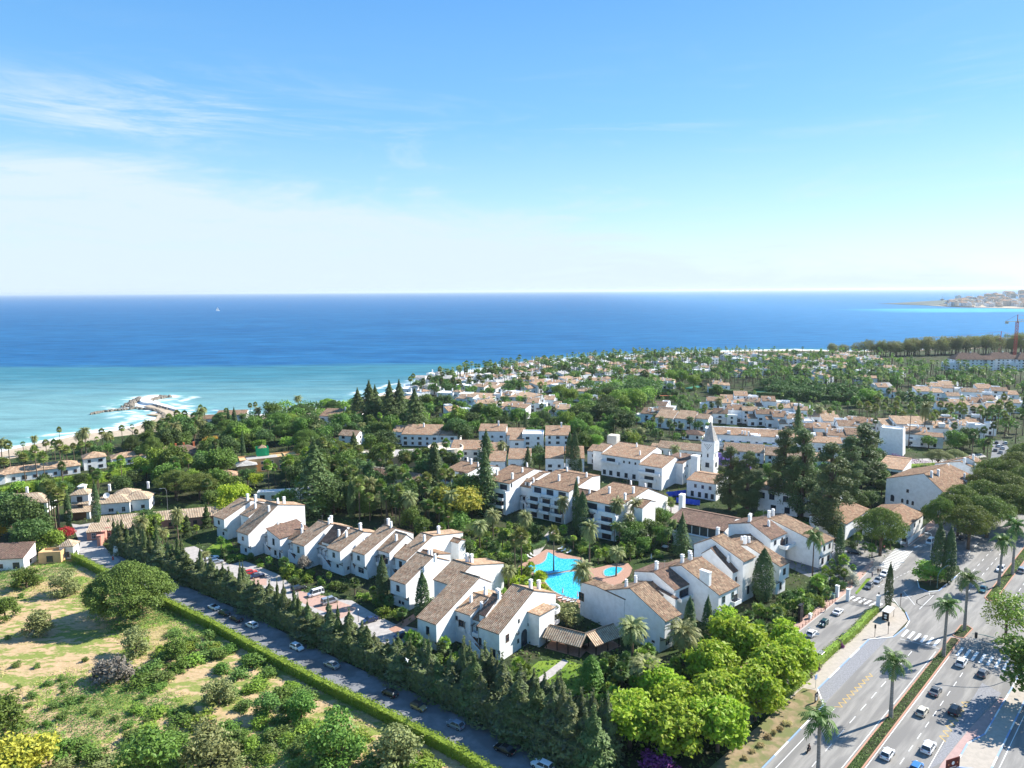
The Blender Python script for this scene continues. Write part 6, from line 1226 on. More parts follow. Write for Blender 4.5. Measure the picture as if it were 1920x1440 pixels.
for hs_, ht_, s, sz, lb in [(21,19.5,1.0,.95,'lime green plane tree nearest the advertising totem'),(12,20.5,1.15,1.0,'lime green plane tree over the dry verge beside the kerb'),(2,19.5,1.05,.95,'lime green plane tree at the lower end of the kerb'),(16,31,1.2,1.1,'tall lime green plane tree behind the others, against the terrace'),(27,24,.85,.9,'lime green plane tree beside the champagne car'),(4,31,1.15,1.0,'lime green plane tree with rounded crown, left of the group'),(-6,24,1.2,.95,'lime green plane tree at the bottom of the group above the verge'),(-13,20,1.1,.9,'lime green plane tree leaning over the bottom of the verge'),(-20,25,1.2,.9,'lime green plane tree cut by the bottom edge, rightmost'),(-24,33,1.2,.9,'lime green plane tree cut by the bottom edge, middle'),(-10,35,1.0,.85,'pale lime plane tree next to the dark conifer belt'),(-14,28,1.15,.9,'plane tree cut by the bottom edge beside the purple shrub'),(22,37,.9,.95,'lime green plane tree closest to the right hand terrace')]:
    tree('plane', H(hs_, ht_), s*1.1, sz*1.12, None, None, lb)
LAND.append((*at(1360,1350).xy, 'the lime green plane trees'))
T('shrub', 1225, 1450, 1.9, 1.7, mat='lf_magenta', label='magenta and violet bougainvillea at the bottom of the conifer belt'); T('shrub', 1255, 1462, 1.6, 1.5, mat='lf_magenta', label='second magenta bougainvillea beside the plane trees')
for x, y, s, sz, lb in [(718,1130,1.5,.85,'tall dark cypress left of the boxed out house front'),(794,1182,1.75,.98,'dense dark cypress right of the boxed out house front'),(1292,1205,1.35,.74,'dark cypress left of a close pair at the right hand terrace'),(1325,1215,1.2,.82,'dark slim cypress right of a close pair at the right hand terrace'),(1665,1140,.95,.80,'slim cypress behind the bus shelter at the entrance gate'),(1757,1090,1.7,1.12,'left one of two very tall cypresses on the traffic island'),(1777,1094,1.55,1.08,'right one of two very tall cypresses on the traffic island'),(1573,1060,1.25,.82,'slim cypress at the far end of the right hand terrace'),(660,972,1.5,.95,'columnar cypress standing in the palm grove'),(183,986,1.35,1.05,'columnar cypress left of the garage door'),(130,990,1.1,.9,'columnar cypress right beside the tower villa'),(430,812,1.0,1.0,'left of two columnar cypresses near the beach house'),(441,812,1.5,1.0,'right of two columnar cypresses near the beach house'),(457,868,.9,1.05,'slim cypress in front of the ochre villa'),(985,815,1.0,.9,'conical cypress in front of the rooftop belvedere'),(1088,905,1.0,.75,'small cypress among garden shrubs')]:
    T('cypress', x, y, s*.86, sz, label=lb)
T('fatcypress', 1430, 1128, 1.05, .95, label='big egg shaped dark conifer in front of the right hand terrace'); LAND.append((*at(1430,1128).xy, 'the big egg shaped conifer'))
T('fatcypress', 1092, 1005, .92, 1.0, label='tall dark double cypress by the middle apartment block'); T('cypress', 1080, 1000, 1.1, 1.25, label='pointed cypress growing out of the dark double cypress')
T('fatcypress', 1078, 890, .85, 1.3, label='huge dark cypress clump, left part, before the white houses'); T('fatcypress', 1068, 888, .75, 1.25, label='huge dark cypress clump, right part, before the white houses'); LAND.append((*at(1072,890).xy, 'the huge dark cypress clump'))
for x, y, s, sz, lb in [(1368,955,.82,.86,'tall lumpy dark pine left of the hotel roof terrace'),(1400,960,.85,.82,'second tall dark pine, before the hotel entrance'),(1467,958,.95,1.12,'tall dark pine with long bare trunk by the roof terrace'),(1502,968,1.0,1.15,'tall dark pine leaning slightly, middle of the pine group'),(1553,1002,1.15,1.12,'largest dark pine, dense from top to ground, in the pine group'),(1612,930,1.2,1.05,'broad dark pine at the right of the pine group'),(1590,950,.9,.98,'dark pine behind the largest one')]:
    T('tallpine', x, y, s, sz, label=lb, k=0 if 'largest' in lb or 'left' in lb or 'second' in lb else None)
LAND.append((*at(1500,960).xy, 'the tall dark pines'))
T('umbrella', 1650, 1042, .85, 1.1, label='umbrella pine at the car park entrance, left of the two very tall cypresses', k=1); LAND.append((*at(1650,1042).xy, 'the umbrella pine at the car park entrance'))
for i, (x, y, s) in enumerate([(1815,1030,.9),(1850,1008,.95),(1893,985,1.0),(1795,1005,.75),(1838,975,.9),(1880,955,1.0),(1925,945,1.0),(1862,925,.9),(1905,910,1.0),(1925,890,1.0),(1760,1012,.6),(1940,1000,1.0),(1800,985,.8),(1850,950,.9),(1895,930,.9)]):
    T('umbrella', x, y, s*.98, 1.05, label='umbrella pine of the avenue, '+['first by the median','second, over the parked cars','with its trunk beside the royal palms','behind the first one','in the middle of the row','deep in the row','cut by the right edge','near the stepped shop roofs','behind the shop roofs','farthest at the right edge','small one by the white van','largest cut by the right edge','in shade behind the first pair','small crowned, in the second rank','hidden deep in the second rank'][i], group='umbrella pines of the avenue')
T('umbrella', 1758, 876, .7, .6, mat='lf_olive', label='broad grey green tree behind the shop houses'); T('umbrella', 1790, 872, .6, .55, mat='lf_olive', label='smaller grey green tree beside the far road')
T('umbrella', 330, 935, .85, .85, label='wide umbrella pine behind the pinkish villa', k=2); T('umbrella', 375, 938, .8, .8, label='umbrella pine right of the wide one by the pinkish villa', k=1); T('umbrella', 288, 870, .55, 1.0, label='dark pine right of the brown roofed villa'); T('umbrella', 250, 862, .5, .9, mat='lf_dark', label='dark round pine by the beach garden')
T('umbrella', 560, 815, .6, .8, label='umbrella pine with a bare trunk near the beach'); T('umbrella', 585, 820, .55, .8, label='second umbrella pine near the beach, leaning trunk'); T('umbrella', 570, 868, .5, .8, label='round umbrella pine above the ochre villa'); T('umbrella', 636, 865, .5, .75, label='dark umbrella pine beside the palms, centre left')
for x, y in [(1440,1385),(1452,1378),(1463,1370),(1425,1400),(1410,1412),(1475,1360),(1395,1425)]: T('shrub', x, y, RT.uniform(.4,.7), RT.uniform(.3,.5), mat='lf_drygrass')
# royal palms of the highway median
for x, y, s in [(1670,1346,1.0),(1769,1231,.98),(1808,1183,1.12),(1530,1452,1.0),(1872,1100,1.12),(1898,1078,1.25)]:
    T('royal', x, y, 1.0, s, label='royal palm on the median '+{1670:'beside the black car',1769:'at the near zebra crossing',1808:'at the tip of the median islet',1530:'with lowest crown at the bottom edge',1872:'at the far median tip',1898:'tallest, at the right edge'}[x], group='royal palms on the highway median') if x != 1530 else T('royal', 1533, 1478, 1.0, 1.0, label='royal palm at the bottom edge beside the carriageway', group='royal palms on the highway median')
T('loose', 1925, 1215, 1.9, 1.5, mat='lf_light', label='spreading tree with thin yellow green crown overhanging the right carriageway'); T('bigbroad', 1960, 1330, 1.2, 1.0, mat='lf_mid', label='tree beyond the right edge that shades the carriageway'); T('loose', 1885, 1200, 1.25, 1.35, mat='lf_light', label='thin yellow green tree beside the arched signal mast')
T('broad', 1738, 1092, .85, .62, mat='lf_light', label='low rounded bush tree on the traffic island'); T('kentia', 1522, 1100, 1.0, 1.45, label='tall feather palm with drooping fronds by the terrace front')
# date palms in the court and front gardens
for x, y, s, sz, lb in [(1105,1062,.95,1.25,'tall date palm right of the upper pool'),(1092,1150,1.0,1.22,'date palm rising in front of the large pool'),(1155,1080,.9,.75,'short date palm beside the paddling pool'),(1185,1258,1.2,1.02,'large date palm before the covered walkway'),(1282,1268,1.25,1.1,'large date palm beside the plane trees'),(1210,1320,1.2,.8,'wide date palm in the lower front garden'),(900,1040,.9,.95,'date palm at the lawn behind the terrace'),(925,1012,.95,.95,'date palm by the yellow green tree'),(985,1020,.9,1.0,'date palm left of the middle apartment block'),(847,990,1.0,1.2,'date palm in front of the yellow green tree'),(1056,1000,.85,1.15,'date palm before the pergola balconies'),(1157,1010,.95,1.15,'date palm at the right end apartment block'),(1190,1005,.95,1.15,'second date palm at the right end apartment block'),(1180,1015,.75,.85,'small date palm between two taller ones'),(955,1110,.8,.7,'date palm tucked behind the long terrace end'),(770,990,1.0,1.2,'tall date palm in the grove behind the terrace'),(1265,878,.9,.9,'date palm before the creeper covered house'),(1160,838,.9,.7,'date palm right of the slatted stair tower'),(1175,838,.9,.9,'second date palm right of the slatted stair tower'),(940,868,1.0,.95,'pale date palm behind the left apartment block'),(1220,868,.7,.4,'low date palm beside the hotel roof'),(270,1030,.8,1.0,'date palm in front of the pinkish villa'),(335,1025,.85,1.05,'tall date palm before the low striped roof'),(305,1035,.8,.7,'short date palm among small cypresses'),(385,1062,.6,.4,'small date palm at the yard entrance')]:
    T('date', x, y, s*.88, sz*.95, label=lb)
for x, y, s, sz, lb in [(1038,1070,.8,1.35,'tall slim palm standing at the waist of the upper pool'),(978,1092,1.0,1.6,'tallest fan palm behind the long terrace end'),(966,1072,.85,1.1,'fan palm left of the tallest one'),(1075,1030,.5,.45,'small palm with golden fronds on the pool deck')]:
    T('fan', x, y, s*1.05, sz*.82, label=lb, mat='lf_fanbright' if 'golden' in lb else None)
for x, y, sz in [(48,905,1.0),(72,912,1.25),(86,915,1.25),(116,892,1.25),(128,888,1.0),(100,985,1.25),(105,990,1.2),(112,995,1.1),(110,992,.85),(95,980,1.15)]: T('fan', x, y, 1.0 if y < 950 else 1.2, sz)
for x, y, s, sz in [(150,848,1,1.05),(162,855,1.1,1.35),(193,843,1,.95),(202,848,1,.9),(210,846,1,.7),(230,838,1,.95),(113,835,.8,.9),(67,852,.7,.9),(170,858,1,.6),(257,836,.8,.8),(20,880,1.2,1.2),(5,870,1.2,1.1),(10,900,1.3,.8),(378,798,1,1.1),(385,796,1,1.0),(425,792,.9,.8),(470,785,.9,.9),(480,784,.9,.9),(515,780,.9,.7),(320,820,1.3,1.2),(335,822,1.2,1.3),(352,825,1.2,1.1),(310,818,1.1,1.0),(300,824,1.1,.9),(365,830,1,.8)]: T('date' if RT.random() < .6 else 'fan', x, y, s*.85, sz*.9)
for x, y, s, sz, sp in [(1320,800,.9,1.0,'fan'),(1347,780,.9,1.0,'date'),(1404,790,1,1.0,'date'),(1430,795,.9,.8,'date'),(1447,790,.9,.8,'date'),(1463,792,.9,.9,'fan'),(1533,800,1,1.1,'date'),(1540,795,.9,.8,'fan'),(1553,803,.9,.9,'fan'),(1518,806,.8,.9,'fan'),(1350,768,.9,.8,'date'),(1302,750,.9,.8,'fan'),(1280,752,.9,.8,'fan'),(1390,752,.9,.7,'fan'),(1677,812,1,1.4,'fan'),(1703,838,1,1.7,'fan'),(1731,832,1,1.9,'date'),(1745,826,1,1.2,'fan'),(1752,823,1,1.2,'fan'),(1780,810,1,1.3,'fan'),(1795,815,1,1.4,'fan'),(1805,815,1,1.3,'fan'),(1835,815,1,1.3,'fan'),(1870,810,1.1,1.4,'fan'),(1890,815,1.1,1.4,'fan'),(1640,806,1,1.2,'fan'),(1625,812,1,1.3,'fan'),(1610,800,1,1.1,'fan'),(1655,800,1,1.1,'fan'),(1014,760,1,1.4,'fan'),(905,740,1,1,'fan'),(930,720,1,1,'fan'),(770,738,1,1.1,'fan'),(775,735,1,1.1,'fan'),(900,792,1,.9,'fan'),(560,770,1,.9,'date')]: T(sp, x, y, s, sz)
T('lowfan', 1494, 836, .01) if False else T('araucaria', 1494, 836, .55, 1.0, label='dark scruffy conifer rising in front of the stepped apartments')
# norfolk pines and conifers
for x, y, s, sz in [(672,792,1.0,1.0),(694,800,1.15,1.3),(705,798,1.0,1.15),(732,800,1.05,1.3),(750,798,1.0,1.3),(779,822,1.3,1.3),(593,962,1.15,1.3),(665,880,.7,.8),(816,905,.7,.8),(912,880,.75,.85),(910,960,.85,1.1),(1278,1040,.42,.62),(990,890,.4,.6)]: T('araucaria', x, y, s, sz*.95)
T('bigbroad', 868, 985, 1.15, 1.0, mat='lf_yellow', label='large tree with yellow green blossom behind the long terrace', k=0); T('bigbroad', 835, 975, .95, .9, mat='lf_yellow', label='left half of the yellow green blossoming trees'); LAND.append((*at(868,985).xy, 'the yellow green blossoming tree'))
for x, y, s, m in [(520,805,1,'lf_dark'),(445,962,1.0,'lf_lime'),(425,970,.9,'lf_lime'),(480,912,.6,'lf_lime'),(430,862,1.0,'lf_dark'),(410,865,.9,'lf_dark'),(395,845,.8,'lf_orangef'),(268,865,.8,'lf_dark'),(45,1010,1.2,'lf_dark'),(80,1015,.9,'lf_dark'),(60,1040,1.0,'lf_dark'),(95,1035,.8,'lf_light'),(20,990,1.1,'lf_dark'),(125,1012,.45,'lf_red'),(0,1010,.5,'lf_orangef'),(855,830,1.2,'lf_dark'),(870,835,1.0,'lf_dark'),(880,900,.7,'lf_dark'),(1005,870,.9,'lf_dark'),(1012,880,.8,'lf_dark'),(985,880,.6,'lf_red'),(700,840,.8,'lf_dark'),(720,848,1.0,'lf_dark'),(735,852,.9,'lf_dark'),(760,780,1.0,'lf_mid'),(720,775,.9,'lf_light'),(620,842,.5,'lf_purple'),(1345,878,.8,'lf_purple'),(1362,882,.7,'lf_purple'),(1395,885,.6,'lf_purple'),(900,790,1.0,'lf_dark'),(1100,790,1.2,'lf_mid'),(1130,800,1.3,'lf_dark'),(1085,800,1.2,'lf_mid'),(1155,805,1.1,'lf_dark'),(1065,785,.9,'lf_light'),(1158,772,1.3,'lf_light'),(1170,778,1.1,'lf_light'),(1070,760,1.1,'lf_light'),(1100,768,1.0,'lf_light'),(1125,765,1.0,'lf_light'),(1050,748,1.0,'lf_light'),(1080,752,.9,'lf_light'),(1260,722,1.1,'lf_light'),(1280,722,1.1,'lf_light'),(1300,728,1,'lf_light'),(1225,720,.9,'lf_light'),(800,770,1.0,'lf_mid'),(830,775,1.1,'lf_dark'),(1500,830,.9,'lf_dark'),(1485,840,.8,'lf_dark'),(1345,742,.9,'lf_mid'),(1625,762,1.1,'lf_light'),(1640,755,.9,'lf_light')]:
    T('bigbroad' if s > .95 else 'broad', x, y, s*.92 if s > .95 else s*1.2, s*.85 if s > .95 else s*1.05, mat=m)
for x, y in [(1110,922),(1160,940),(1180,946)]: T('ball', x, y, 1.15, 1.25, label={1110:'clipped round tree left of three below the hotel wing',1160:'middle one of three clipped round trees below the hotel wing',1180:'right one of three clipped round trees below the hotel wing'}[x], group='clipped round trees below the hotel wing')
for x, y in [(1212,952),(1225,960),(1238,962),(1248,955),(1258,962)]: T('lowfan', x, y, 1.3, 1.6)
T('cone', 1107, 1300, 1.7, 1.5, label='big conical clipped evergreen on the lawn by the walkway'); LAND.append((*at(1107,1300).xy, 'the conical clipped evergreen'))
T('broad', 1065, 1178, .8, .7, mat='lf_olive', label='grey green olive between the two terraces'); T('broad', 570, 1075, .55, .55, mat='lf_grey', label='dark plum leaved tree before a terrace door')
for x, y in [(247,1042),(257,1038),(275,1040),(284,1035),(205,1000),(222,985),(232,985),(282,990)]: T('topiary', x, y, 1.2, RT.uniform(.9,1.3))
# bird of paradise / shrubs bands: (polygon of pixels, species list, spacing m, scale range, mats)
CAND = []
def scatter(poly, sps, sp_m, smin, smax, mats=(None,), seed=1, zs=(.85,1.15), maxn=900, grp=None, jit=.5, tk=True, big=1.0):
    R = random.Random(seed); P = [tuple(at(*q)[:2]) for q in poly]; x0, x1 = min(p[0] for p in P), max(p[0] for p in P); y0, y1 = min(p[1] for p in P), max(p[1] for p in P); c = 0
    pts = []; j = 0; y = y0
    while y < y1:
        x = x0+(sp_m/2 if j % 2 else 0)
        while x < x1: pts.append((x+R.uniform(-jit,jit)*sp_m, y+R.uniform(-jit,jit)*sp_m)); x += sp_m
        y += sp_m*.87; j += 1
    R.shuffle(pts)
    for x, y in pts:
        if c >= maxn or not inpoly(x, y, P) or blocked(x, y, 1.0): continue
        if any((x-a)**2+(y-b_)**2 < (sp_m*.45)**2 for a, b_ in TREES): continue
        s = R.uniform(smin, smax); sp = R.choice(sps); a_, b_ = MUL.get(sp, (1,1)); q = proj((x,y,5)); c += 1
        if not (-50 < q[0] < 1970 and q[1] < 1500): continue
        CAND.append((s/hypot(x,y), sp, (x,y), s*a_*big, s*R.uniform(*zs)*b_*big, R.choice(mats), grp)); TREES.append((x,y))
    return c
CN_ = {}
DK = ('lf_dark','lf_mid','lf_dark','lf_mid','lf_light')
CN_['grove'] = scatter([(560,960),(600,900),(700,875),(900,915),(880,975),(760,1000),(660,975)], ['fan','fan','broad','fan','bigbroad','date','fan'], 6.8, .8, 1.15, (None,'lf_dark','lf_mid'), 3)
CN_['grove2'] = scatter([(480,940),(560,880),(650,850),(760,855),(900,900),(700,880),(600,905),(540,965)], ['fan','broad','broad','bigbroad','fan'], 7.5, .75, 1.1, ('lf_dark','lf_mid','lf_light',None), 4)
CN_['left'] = scatter([(280,880),(300,840),(400,850),(470,900),(450,950),(400,960),(300,930)], ['broad','broad','bigbroad','fan'], 8, .7, 1.1, DK, 5)
CN_['lefthedge'] = scatter([(0,990),(0,930),(140,905),(290,880),(295,900),(240,930),(140,945)], ['broad','fan','lowfan'], 8, .6, .95, DK, 6)
CN_['lane'] = scatter([(220,1045),(225,985),(300,1000),(400,985),(400,1010),(330,1050),(260,1060)], ['broad','leyland','lowfan','shrub'], 6, .8, 1.1, ('lf_dark','lf_mid','lf_light'), 7)
CN_['beachpalms'] = scatter([(250,845),(290,815),(380,800),(400,830),(300,850)], ['date','broad','fan','bigbroad'], 8, .8, 1.1, (None,'lf_dark'), 8)
CN_['shoreleft'] = scatter([(400,800),(560,785),(720,765),(760,790),(700,830),(560,850),(420,850)], ['broad','fan','bigbroad','date','umbrella','bigbroad'], 9.5, .7, .95, DK+(None,), 9)
CN_['mid1'] = scatter([(700,830),(760,790),(900,790),(1050,800),(1180,800),(1190,850),(1080,850),(960,815),(800,840)], ['broad','bigbroad','broad','fan'], 10.5, .65, 1.1, DK, 10)
CN_['mid2'] = scatter([(780,780),(850,745),(1000,735),(1180,745),(1200,800),(1000,795),(850,795)], ['broad','broad','fan','fan'], 11, .55, .85, DK, 11)
CN_['village'] = scatter([(760,745),(840,712),(950,695),(1110,680),(1250,672),(1350,672),(1300,712),(1200,738),(1000,740),(850,745)], ['fan','fan','fan','broad'], 9.5, .9, 1.15, (None,'lf_dark'), 12)
CN_['belt'] = scatter([(1200,740),(1300,700),(1450,690),(1640,690),(1700,730),(1620,752),(1400,728)], ['fan','fan','fan','broad'], 10, .75, 1.05, (None,'lf_dark','lf_mid'), 13)
CN_['farshore'] = scatter([(1330,690),(1400,668),(1640,668),(1750,690),(1740,712),(1500,705)], ['fan','broad','fan','fan'], 13, .65, .95, (None,'lf_dark','lf_mid','lf_light'), 14)
CN_['farright'] = scatter([(1640,712),(1740,700),(1930,712),(1930,760),(1800,745),(1640,745)], ['broad','fan','fan','fan'], 11, .8, 1.1, ('lf_dark','lf_mid',None), 15)
CN_['rightpalms'] = scatter([(1600,760),(1700,752),(1930,775),(1930,860),(1880,880),(1790,850),(1700,840),(1620,835)], ['fan','fan','fan','broad'], 12, .75, 1.05, (None,'lf_dark'), 16)
CN_['midright'] = scatter([(1190,790),(1280,765),(1350,770),(1330,810),(1350,850),(1200,860)], ['broad','fan','date'], 10, .5, .8, (None,'lf_dark','lf_mid'), 17)
CN_['midright2'] = scatter([(1345,872),(1480,885),(1640,880),(1670,905),(1600,920),(1480,930),(1350,915)], ['broad'], 9, .5, .75, ('lf_dark','lf_mid'), 18)
CN_['hedgebelt'] = scatter([(1410,734),(1480,725),(1620,742),(1620,760),(1480,750)], ['broad'], 8, .8, 1.0, ('lf_dark',), 19)
CN_['court'] = scatter([(860,1040),(880,1000),(1000,990),(1130,1035),(1230,1030),(1240,1055),(1180,1046),(1090,1038),(1030,1015),(1000,1040),(960,1065),(900,1055)], ['shrub','lowfan','shrub','yuccaish','shrub'], 3.6, .8, 1.4, ('lf_dark','lf_mid','lf_light'), 20)
CN_['court2'] = scatter([(940,1110),(1000,1085),(1025,1100),(1040,1130),(1010,1150),(960,1150)], ['shrub','lowfan','yuccaish'], 3.4, .9, 1.4, ('lf_light','lf_mid','lf_lime'), 21)
CN_['islet'] = scatter([(1000,1080),(1040,1074),(1078,1068),(1090,1056),(1108,1060),(1112,1085),(1098,1088),(1080,1070)], ['shrub','yuccaish','shrub'], 2.4, .5, 1.0, ('lf_mid','lf_light'), 22)
CN_['frontA'] = scatter([(400,1055),(420,1020),(500,1060),(600,1085),(720,1130),(770,1175),(720,1150),(640,1110),(540,1090),(450,1060)], ['shrub','shrub','shrub','lowfan'], 3.0, .7, 1.3, ('lf_dark','lf_mid','lf_light'), 23)
CN_['frontA2'] = scatter([(640,1160),(700,1140),(780,1195),(880,1250),(960,1270),(1010,1290),(1100,1330),(1020,1300),(860,1270),(760,1225)], ['shrub','shrub','lowfan'], 3.0, .8, 1.4, ('lf_dark','lf_mid','lf_light'), 24)
CN_['frontC'] = scatter([(1110,1340),(1100,1240),(1250,1250),(1340,1210),(1400,1160),(1480,1130),(1560,1070),(1640,1060),(1600,1110),(1540,1140),(1480,1190),(1420,1220),(1300,1300),(1200,1360)], ['shrub','shrub','lowfan','yuccaish'], 3.0, .8, 1.5, ('lf_dark','lf_mid','lf_light'), 25)
CN_['plaza'] = scatter([(1580,1030),(1640,1005),(1700,1010),(1660,1040),(1600,1060)], ['shrub','lowfan'], 4, .8, 1.3, ('lf_dark','lf_mid'), 26)
scatter([(1725,1100),(1745,1112),(1800,1074),(1776,1066),(1745,1084)], ['shrub'], 2.2, .35, .6, ('lf_mid','lf_light'), 27)
for x, y in [(1590,1090),(1585,1082),(1600,1095)]: T('shrub', x, y, 1.1, 1.7, mat='lf_plume', label='pampas grass with pale plumes beside the side street' , group='pampas grass clumps by the side street')
CN_['gap1'] = scatter([(1180,760),(1230,745),(1340,752),(1500,760),(1620,765),(1600,800),(1480,790),(1340,800),(1280,800),(1200,800)], ['fan','broad','fan'], 12, .45, .7, (None,'lf_dark','lf_mid'), 41)
CN_['gap2'] = scatter([(1130,735),(1200,722),(1240,745),(1180,790),(1100,790),(1090,745)], ['bigbroad','broad','bigbroad'], 9, .8, 1.1, ('lf_light','lf_mid','lf_dark','lf_dark'), 42)
CN_['shore'] = scatter([(840,704),(950,690),(1110,672),(1250,665),(1400,661),(1400,672),(1110,686),(950,704),(860,720),(760,735)], ['fan'], 12, .55, .8, (None,), 43)
CN_['gapA'] = scatter([(560,930),(780,960),(880,1000),(900,1040),(860,1060),(760,985),(640,965),(560,960)], ['fan','broad','shrub','date','broad'], 6.0, .7, 1.0, (None,'lf_dark','lf_mid'), 44)
CN_['rear'] = scatter([(1600,850),(1640,840),(1680,900),(1650,960),(1560,980),(1540,930)], ['broad'], 8, .6, .9, ('lf_dark','lf_mid'), 45)
CN_['courtL'] = scatter([(880,1035),(900,985),(990,985),(1040,1000),(1000,1030),(960,1050)], ['date','fan','broad','lowfan'], 7, .6, .95, (None,'lf_dark','lf_mid'), 46)
CN_['beachleft'] = scatter([(0,884),(0,866),(150,850),(280,818),(296,830),(160,872)], ['fan','date','fan','broad'], 10, .6, .95, (None,'lf_dark'), 51)
CN_['pooledge'] = scatter([(1090,1040),(1200,1048),(1180,1062),(1120,1068),(1100,1052)], ['shrub','lowfan','yuccaish'], 3, .9, 1.4, ('lf_mid','lf_light'), 52)
CN_['poolL'] = scatter([(940,1085),(1000,1070),(1012,1092),(1040,1125),(1020,1140),(950,1120)], ['shrub','lowfan','shrub'], 3, .9, 1.5, ('lf_lime','lf_light','lf_mid'), 53)
CN_['alley'] = scatter([(1150,940),(1290,1000),(1240,1050),(1150,1035)], ['shrub','lowfan','broad','kentia'], 4.5, .5, .8, ('lf_dark','lf_mid'), 54)
CN_['hotelgarden'] = scatter([(1290,960),(1480,1000),(1560,1000),(1640,1030),(1560,1060),(1480,1010),(1300,980)], ['shrub','broad','lowfan'], 5, .45, .7, ('lf_dark','lf_mid'), 55)
CN_['yardbeds'] = scatter([(425,1060),(452,1050),(560,1095),(552,1108),(500,1082)], ['shrub','shrub','lowfan'], 3, .8, 1.2, ('lf_dark','lf_mid','lf_light'), 56)
# the largest in view stand as trees of their own, the rest of each kind as one mass
CNT = {}
for o in S.objects:
    if not o.parent: k = o.name.split('.')[0]; CNT[k] = CNT.get(k, 0)+1
CAND.sort(key=lambda c: -c[0]); MASS = {}
for a_, sp, p_, s_, z_, m_, g_ in CAND:
    k = NAME[sp]
    if CNT.get(k, 0) < 290: CNT[k] = CNT.get(k, 0)+1; tree(sp, p_, s_, z_, None, m_, None, g_)
    else: MASS.setdefault(k, []).append((sp, p_, s_, z_, m_))
RM = random.Random(61)
def lp_fan():
    b = MB(); h = 10.0
    for k in range(20):
        f = k/20; el_ = 1.4-f*2.2; a = k*2.399; d = Vector((cos(a)*cos(el_), sin(a)*cos(el_), sin(el_))); c = Vector((0,0,h))+d*.9; sd_ = Vector((-sin(a),cos(a),0))
        for q in (-1,0,1): e = (d*cos(q*.9)+sd_*sin(q*.9))*1.5+Vector((0,0,-.4)); g_ = (sd_*cos(q*.9)-d*sin(q*.9))*.35; b.face([c,c+e*.6+g_,c+e,c+e*.6-g_])
    b.tube([(0,0,0),(0,0,h)],[.3,.2],4,1); return b
def lp_broad(H, Rr, sd):
    R = random.Random(sd); b = MB(); lobes = [(Rr*.5*cos(a),Rr*.5*sin(a),H*R.uniform(.5,.8),Rr*.5,Rr*.5,Rr*.4) for a in (0,1.1,2.2,3.4,4.5,5.5)]+[(0,0,H*.75,Rr*.6,Rr*.6,Rr*.4)]
    lobes_crown(b, lobes, 520, 1.15, R, .4); b.tube([(0,0,0),(0,0,H*.6)],[.4,.25],4,1); return b
def lp_shrub(sd):
    R = random.Random(sd); b = MB(); lobes_crown(b, [(R.uniform(-.7,.7),R.uniform(-.7,.7),R.uniform(.5,1.2),.8,.8,.6) for _ in range(7)], 260, .5, R, .3); return b
def lp_low():
    b = lp_fan(); b.v = [(x*.7, y*.7, (z-10)*.7+2.6) if z > 5 else (x*.5, y*.5, z*.2) for x, y, z in b.v]; return b
LPP = dict(shrub=[lp_shrub(1), lp_shrub(2)], lowfan=[lp_low()], yuccaish=[lp_low()], cone=[lp_shrub(3)], fan=[lp_fan()], broad=[lp_broad(8,4.2,1), lp_broad(8,4.2,2)], bigbroad=[lp_broad(12,6.5,3), lp_broad(12,6.5,4)])
for k, L_ in MASS.items():
    G = {}
    for sp, p_, s_, z_, m_ in L_:
        pr = RM.choice(LPP.get(sp, LPP['broad'] if sp not in ('date','lowfan') else LPP['fan'])); mt = m_ or ('lf_palm' if sp in ('fan','date') else 'lf_mid'); o = G.setdefault(mt, MB()); a = RM.uniform(0,6.28); ca, sa = cos(a), sin(a); i0 = len(o.v)
        o.v += [(p_[0]+(x*ca-y*sa)*s_, p_[1]+(x*sa+y*ca)*s_, z*z_) for x, y, z in pr.v]; o.f += [tuple(i+i0 for i in f) for f in pr.f]; o.m += pr.m; o.uv += pr.uv
    mats = []; al = MB()
    for mt, o in G.items():
        mi = len(mats); mats += [mt, 'bark']; i0 = len(al.v); al.v += o.v; al.f += [tuple(i+i0 for i in f) for f in o.f]; al.m += [mi+m for m in o.m]; al.uv += o.uv
    o = al.build(dict(fan_palm='palm_grove', broadleaf_tree='woodland').get(k, k+'_mass'), mats); o['kind'] = 'stuff'; tag(o, 'the smaller far off '+k.replace('_',' ')+'s that read as one mass', 'trees'); print('MASS', k, len(L_), len(al.f))
# eucalyptus line along the far beach
RE = random.Random(5); wl = [(1560,668),(1600,668),(1650,669),(1700,668),(1750,667),(1800,666),(1860,665),(1925,664)]
for i in range(150):
    f = RE.random(); k = min(int(f*(len(wl)-1)), len(wl)-2); g_ = f*(len(wl)-1)-k; x = wl[k][0]*(1-g_)+wl[k+1][0]*g_; y = wl[k][1]*(1-g_)+wl[k+1][1]*g_-RE.uniform(0,4)*f
    if f < .22 and RE.random() < .6: continue
    T('loose', x, y, RE.uniform(1.1,2.3), RE.uniform(1.5,2.6)*(1+.45*max(0,f-.3)))
T('loose', 1560, 668, 1.6, 2.0); T('loose', 1645, 668, 1.6, 2.0)
